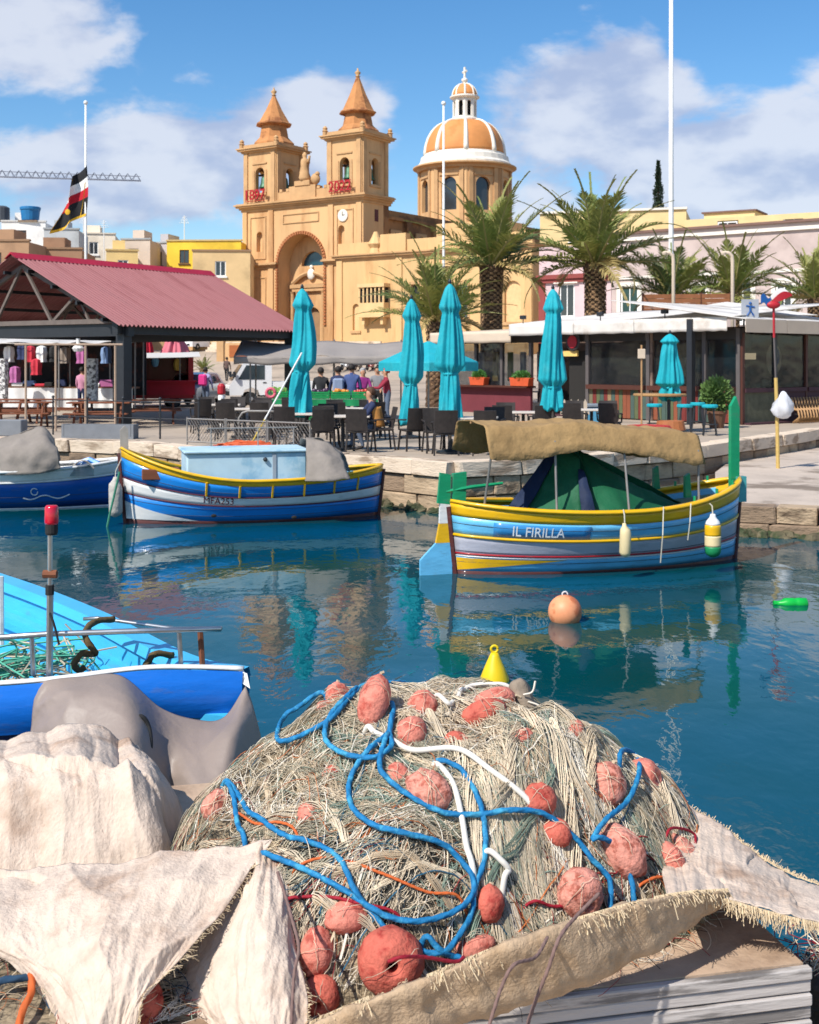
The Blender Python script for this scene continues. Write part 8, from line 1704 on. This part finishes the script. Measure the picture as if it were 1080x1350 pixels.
rope('faded_cord', 'faded mauve cord hanging from the holed float over the platform edge', [(790, 1178, 2.5), (762, 1206, 2.46), (738, 1236, 2.40), (722, 1280, 2.39), (706, 1320, 2.40), (694, 1356, 2.40)], .0038, m_pur, free=True)
rope('faded_cord', 'thin grey cord along the frayed sacking beside the coral floats', [(366, 1150, 2.64), (376, 1180, 2.58), (386, 1215, 2.50), (394, 1250, 2.46), (388, 1285, 2.44), (384, 1352, 2.40)], .0036, m_pur, free=True)
# grey rag knot sticking up
rg = thing('grey_rag', 'stiff twisted grey rag sticking up on the crest by the yellow buoy', 'rag', cast(690, 935)); o0 = cast(690, 935)
q = MB(); A = [W(700, 945, o0.y) - o0, W(690, 920, o0.y) - o0, W(680, 897, o0.y) - o0]; q.tube(cr(A, 8), [.034, .034, .033, .032, .031, .03, .029, .028, .028, .027, .026, .025, .023, .022, .02, .017, .012], 12, prof=lambda a, i: 1 + .25 * math.sin(2 * a + i * .3) + .12 * math.sin(5 * a)); q.build('cloth', M('rag_grey', S(176, 158, 138, .6), .9, .2, 9, .006, 30), rg, smooth=True)
q = MB(); q.tube(cr([W(690, 916, o0.y - .03) - o0, W(702, 912, o0.y - .03) - o0, W(706, 898, o0.y - .03) - o0], 5), .003, 5); q.tube(cr([W(696, 925, o0.y - .03) - o0, W(710, 930, o0.y - .03) - o0, W(720, 940, o0.y - .03) - o0], 5), .003, 5); q.build('loose_threads', NM['cream'], rg)
# --- sacking
m_sack = M('sackcloth', S(236, 214, 194, .70), .95, .14, 30, .004, 130, col2=S(204, 172, 148, .6), c2lo=.48, c2hi=.72, c2scale=5, stretch=(1, 1, .55))
m_sack2 = M('sackcloth_tan', S(214, 184, 150, .64), .95, .2, 40, .004, 140, col2=S(198, 166, 130, .68), c2lo=.48, c2hi=.66, c2scale=9)
m_fr = M('sack_fringe', S(230, 206, 168, .74), .9, .15, 20)
def cloth(nm, lb, P, nu, nv, amp, fr, seed, mat, fringe=(), folds=None, extra=()):
    o0 = W(*P[len(P) // 2][len(P[0]) // 2]); t = thing(nm, lb, 'sacking', o0)
    for ci, PP in enumerate([P] + list(extra)):
        q, vs, n, m = patch([[W(*c) - o0 for c in r] for r in PP], nu, nv, 0, fr, seed)
        # normals, then creases: noise stretched along one direction plus fine crumple
        out = []
        for j in range(m):
            for i in range(n):
                p = vs[j * n + i]; a = vs[j * n + min(i + 1, n - 1)] - vs[j * n + max(i - 1, 0)]; b_ = vs[min(j + 1, m - 1) * n + i] - vs[max(j - 1, 0) * n + i]; nn = a.cross(b_); nn = nn.normalized() if nn.length > 1e-9 else Vector((0, -1, 0))
                if nn.y > 0: nn = -nn
                u, v = i / (n - 1), j / (m - 1)
                h = 0
                if folds:
                    for (fu, fv, fa) in folds:
                        w = mnoise.noise(Vector((u * fu, v * fv, seed + fu))); h += fa * (.6 - 1.6 * abs(w) ** .85) * (.6 if ci else 1)
                h += amp * (mnoise.noise(p * fr + Vector((seed, 0, 0))) + .5 * mnoise.noise(p * fr * 2.1) + .3 * mnoise.noise(p * fr * 4.7))
                out.append(p + nn * h)
        q.v = [tuple(p) for p in out]
        q.build('sheet', mat if ci == 0 else m_sack, t, smooth=True, solid=.003)
        if ci == 0:
            random.seed(seed); fm = MB()
            for ed in fringe:
                L = [out[i] for i in range(n)] if ed == 'top' else [out[(m - 1) * n + i] for i in range(n)] if ed == 'bottom' else [out[j * n] for j in range(m)] if ed == 'left' else [out[j * n + n - 1] for j in range(m)]
                In = [out[n + i] for i in range(n)] if ed == 'top' else [out[(m - 2) * n + i] for i in range(n)] if ed == 'bottom' else [out[j * n + 1] for j in range(m)] if ed == 'left' else [out[j * n + n - 2] for j in range(m)]
                for k in range(len(L) - 1):
                    ln = (L[k + 1] - L[k]).length; cnt = max(1, int(ln / .0035))
                    for c in range(cnt):
                        f_ = random.random(); p = L[k].lerp(L[k + 1], f_); d = (L[k] - In[k]).normalized(); tg = (L[k + 1] - L[k]).normalized()
                        l_ = random.uniform(.006, .022) * (1.6 if random.random() < .12 else 1) * (.3 + 1.2 * max(0, mnoise.noise(p * 14) + .45)); e = p + (d + tg * random.gauss(0, .55) + Vector((0, -.25, -.25 + random.gauss(0, .25)))) * l_
                        strand(fm, [p - d * .004, p.lerp(e, .5) + Vector((random.gauss(0, .002), random.gauss(0, .002), .001)), e], random.uniform(.0006, .0011))
            if fm.v: o_ = fm.build('fringe', m_fr, t); o_['kind'] = 'stuff'
    return t
cloth('sacking_cover', 'pale sacking draped over a box beside the net pile', [
    [(-60, 985, 3.85), (20, 964, 3.85), (80, 957, 3.85), (140, 957, 3.82), (180, 972, 3.75), (196, 990, 3.85)],
    [(-60, 1000, 3.5), (20, 990, 3.45), (85, 990, 3.45), (145, 993, 3.45), (190, 1000, 3.5), (212, 1020, 3.7)],
    [(-60, 1040, 3.25), (25, 1022, 3.24), (90, 1018, 3.22), (150, 1020, 3.24), (205, 1030, 3.3), (228, 1055, 3.6)],
    [(-60, 1105, 3.18), (30, 1095, 3.16), (95, 1090, 3.14), (160, 1086, 3.16), (214, 1092, 3.2), (240, 1095, 3.55)],
    [(-60, 1180, 3.12), (30, 1175, 3.10), (100, 1172, 3.08), (168, 1165, 3.1), (225, 1155, 3.15), (250, 1140, 3.5)],
    [(-60, 1260, 3.1), (30, 1255, 3.08), (100, 1252, 3.06), (168, 1245, 3.08), (228, 1235, 3.12), (252, 1210, 3.48)]], 200, 160, .008, 6, 3, m_sack, folds=((2.6, 1.3, .045), (6, 1.2, .014), (14, 3, .005), (30, 8, .002)))
cloth('sacking_flap', 'bright sacking sheet hanging forward with a frayed diagonal edge', [
    [(-60, 1150, 2.93), (60, 1150, 2.90), (160, 1140, 2.88), (260, 1122, 2.86), (362, 1114, 2.84)],
    [(-55, 1190, 2.76), (50, 1195, 2.72), (140, 1190, 2.70), (230, 1176, 2.70), (326, 1162, 2.74)],
    [(-40, 1232, 2.66), (48, 1245, 2.60), (125, 1242, 2.57), (205, 1232, 2.58), (284, 1218, 2.63)],
    [(18, 1285, 2.60), (70, 1295, 2.52), (128, 1294, 2.49), (185, 1286, 2.50), (238, 1268, 2.54)],
    [(78, 1345, 2.55), (105, 1350, 2.47), (135, 1350, 2.45), (165, 1346, 2.45), (196, 1318, 2.47)],
    [(120, 1395, 2.5), (130, 1395, 2.45), (142, 1395, 2.43), (155, 1393, 2.43), (170, 1372, 2.44)]], 200, 170, .006, 7, 5, m_sack, fringe=('right',), folds=((2.2, 2.4, .030), (5.5, 1.8, .011), (13, 5, .004), (30, 12, .0018)))
cloth('sacking_flap', 'shaded sacking flap with frayed edge beside the coral floats', [
    [(330, 1113, 2.90), (346, 1114, 2.87), (358, 1116, 2.85), (368, 1120, 2.83)],
    [(292, 1200, 2.78), (326, 1185, 2.70), (352, 1178, 2.68), (376, 1190, 2.70)],
    [(236, 1282, 2.70), (300, 1262, 2.60), (345, 1255, 2.55), (394, 1262, 2.58)],
    [(230, 1312, 2.62), (296, 1325, 2.52), (345, 1330, 2.46), (404, 1318, 2.50)],
    [(262, 1352, 2.55), (312, 1372, 2.47), (350, 1380, 2.42), (404, 1372, 2.44)]], 130, 150, .006, 8, 8, m_sack, fringe=('right', 'left'), folds=((2.4, 1.2, .030), (6, 1.4, .010), (12, 5, .004), (26, 12, .0018)))
cloth('sacking_spread', 'tan sacking wrapped round the front of the net with a frayed rolled edge', [
    [(396, 1348, 2.46), (470, 1316, 2.46), (560, 1284, 2.48), (680, 1234, 2.54), (780, 1203, 2.62), (880, 1178, 2.74), (955, 1174, 2.88)],
    [(402, 1356, 2.40), (476, 1324, 2.40), (562, 1291, 2.42), (682, 1241, 2.475), (782, 1208, 2.555), (882, 1183, 2.68), (960, 1176, 2.83)],
    [(404, 1362, 2.385), (478, 1330, 2.385), (563, 1297, 2.405), (684, 1247, 2.46), (784, 1213, 2.54), (884, 1187, 2.67), (962, 1178, 2.82)],
    [(414, 1384, 2.40), (490, 1354, 2.40), (574, 1322, 2.42), (692, 1280, 2.475), (794, 1242, 2.555), (889, 1206, 2.685), (964, 1184, 2.825)],
    [(424, 1412, 2.42), (504, 1386, 2.42), (588, 1352, 2.44), (704, 1318, 2.50), (806, 1276, 2.58), (895, 1228, 2.71), (964, 1190, 2.84)],
    [(424, 1412, 2.52), (504, 1386, 2.52), (588, 1354, 2.54), (704, 1320, 2.59), (806, 1278, 2.66), (895, 1230, 2.76), (964, 1192, 2.87)]], 200, 70, .005, 9, 12, m_sack2, fringe=('top',), folds=((9, .7, .013), (20, 1.5, .005), (40, 6, .002)),
    extra=([[(850, 1040, 3.45), (898, 1060, 3.38), (950, 1090, 3.26), (1000, 1128, 3.16), (1050, 1156, 3.08), (1120, 1178, 3.02)],
            [(862, 1090, 3.2), (905, 1105, 3.15), (950, 1126, 3.08), (1000, 1152, 3.0), (1050, 1176, 2.95), (1120, 1194, 2.92)],
            [(872, 1140, 2.98), (910, 1146, 2.96), (952, 1160, 2.93), (1000, 1178, 2.88), (1050, 1196, 2.85), (1120, 1210, 2.84)],
            [(880, 1182, 2.74), (915, 1180, 2.77), (957, 1184, 2.81), (1000, 1197, 2.80), (1050, 1210, 2.79), (1120, 1224, 2.79)]],))
# frayed hem of the spread over the water
fm = MB(); random.seed(55); hem = cr([W(*c) for c in ((955, 1184, 2.80), (1000, 1197, 2.80), (1050, 1210, 2.79), (1120, 1224, 2.79))], 30); top = cr([W(*c) for c in ((850, 1040, 3.45), (898, 1060, 3.38), (950, 1090, 3.26), (1000, 1128, 3.16), (1050, 1156, 3.08), (1120, 1178, 3.02))], 30)
sp = [o for o in bpy.data.objects if o.name.startswith('sacking_spread')][0]; so_ = sp.location
for L, dr, ml in ((hem, Vector((0, -.3, -1)), 1.0), (top, Vector((.2, .5, .5)), .45)):
    for a, b_ in zip(L, L[1:]):
        for c in range(5):
            p = a.lerp(b_, random.random()); l_ = random.uniform(.008, .03) * ml; e = p + (dr + Vector((random.gauss(0, .5), random.gauss(0, .3), random.gauss(0, .3)))) * l_; strand(fm, [p - so_, p.lerp(e, .5) + Vector((random.gauss(0, .002), 0, 0)) - so_, e - so_], random.uniform(.0007, .0013))
rdg = cr([W(*c) for c in ((400, 1355, 2.42), (474, 1322, 2.415), (562, 1289, 2.43), (682, 1240, 2.49), (782, 1207, 2.57), (882, 1182, 2.70), (958, 1175, 2.85))], 40)
for a, b_ in zip(rdg, rdg[1:]):
    for c in range(5):
        if mnoise.noise(a * 9) < -.25: continue
        p = a.lerp(b_, random.random()) + Vector((0, -.012, .012)); l_ = random.uniform(.008, .03); e = p + Vector((random.gauss(.1, .45), -.75 + random.gauss(0, .3), -.75 + random.gauss(0, .35))) * l_; strand(fm, [p - so_, p.lerp(e, .5) + Vector((0, -.003, .003)) - so_, e - so_], random.uniform(.0008, .0014))
o_ = fm.build('hem_fringe', m_fr, sp); o_['kind'] = 'stuff'
# second small net and post at the lower right corner
cn_ = thing('net_bundle', 'small bundle of reddish netting beside the platform corner', 'netting', W(1078, 1282, 3.5)); random.seed(88)
for key, k0 in (('red', 50), ('tan', 90), ('cream', 40), ('dark', 40)):
    q = MB()
    for k in range(k0):
        c = Vector((random.gauss(.04, .05), random.gauss(0, .06), random.gauss(-.02, .05))); strand(q, cr([c + Vector((random.gauss(0, .05), random.gauss(0, .05), random.gauss(0, .04))) for _ in range(4)], 4), .0016)
    o_ = q.build(key + '_strands', NM[key], cn_); o_['kind'] = 'stuff'
ps_ = thing('mooring_pile', 'dark weathered mooring pile beside the platform corner', 'pile', (1.19, 3.40, .93)); MB().lathe([(.075, 0), (.07, .1), (.072, .16), (.05, .18)], 14, mod=lambda a, i, z: 1 + .06 * math.sin(5 * a + i)).build('timber', M('pile_timber', S(84, 72, 64, .5), .9, .3, 6, .02, 20), ps_)
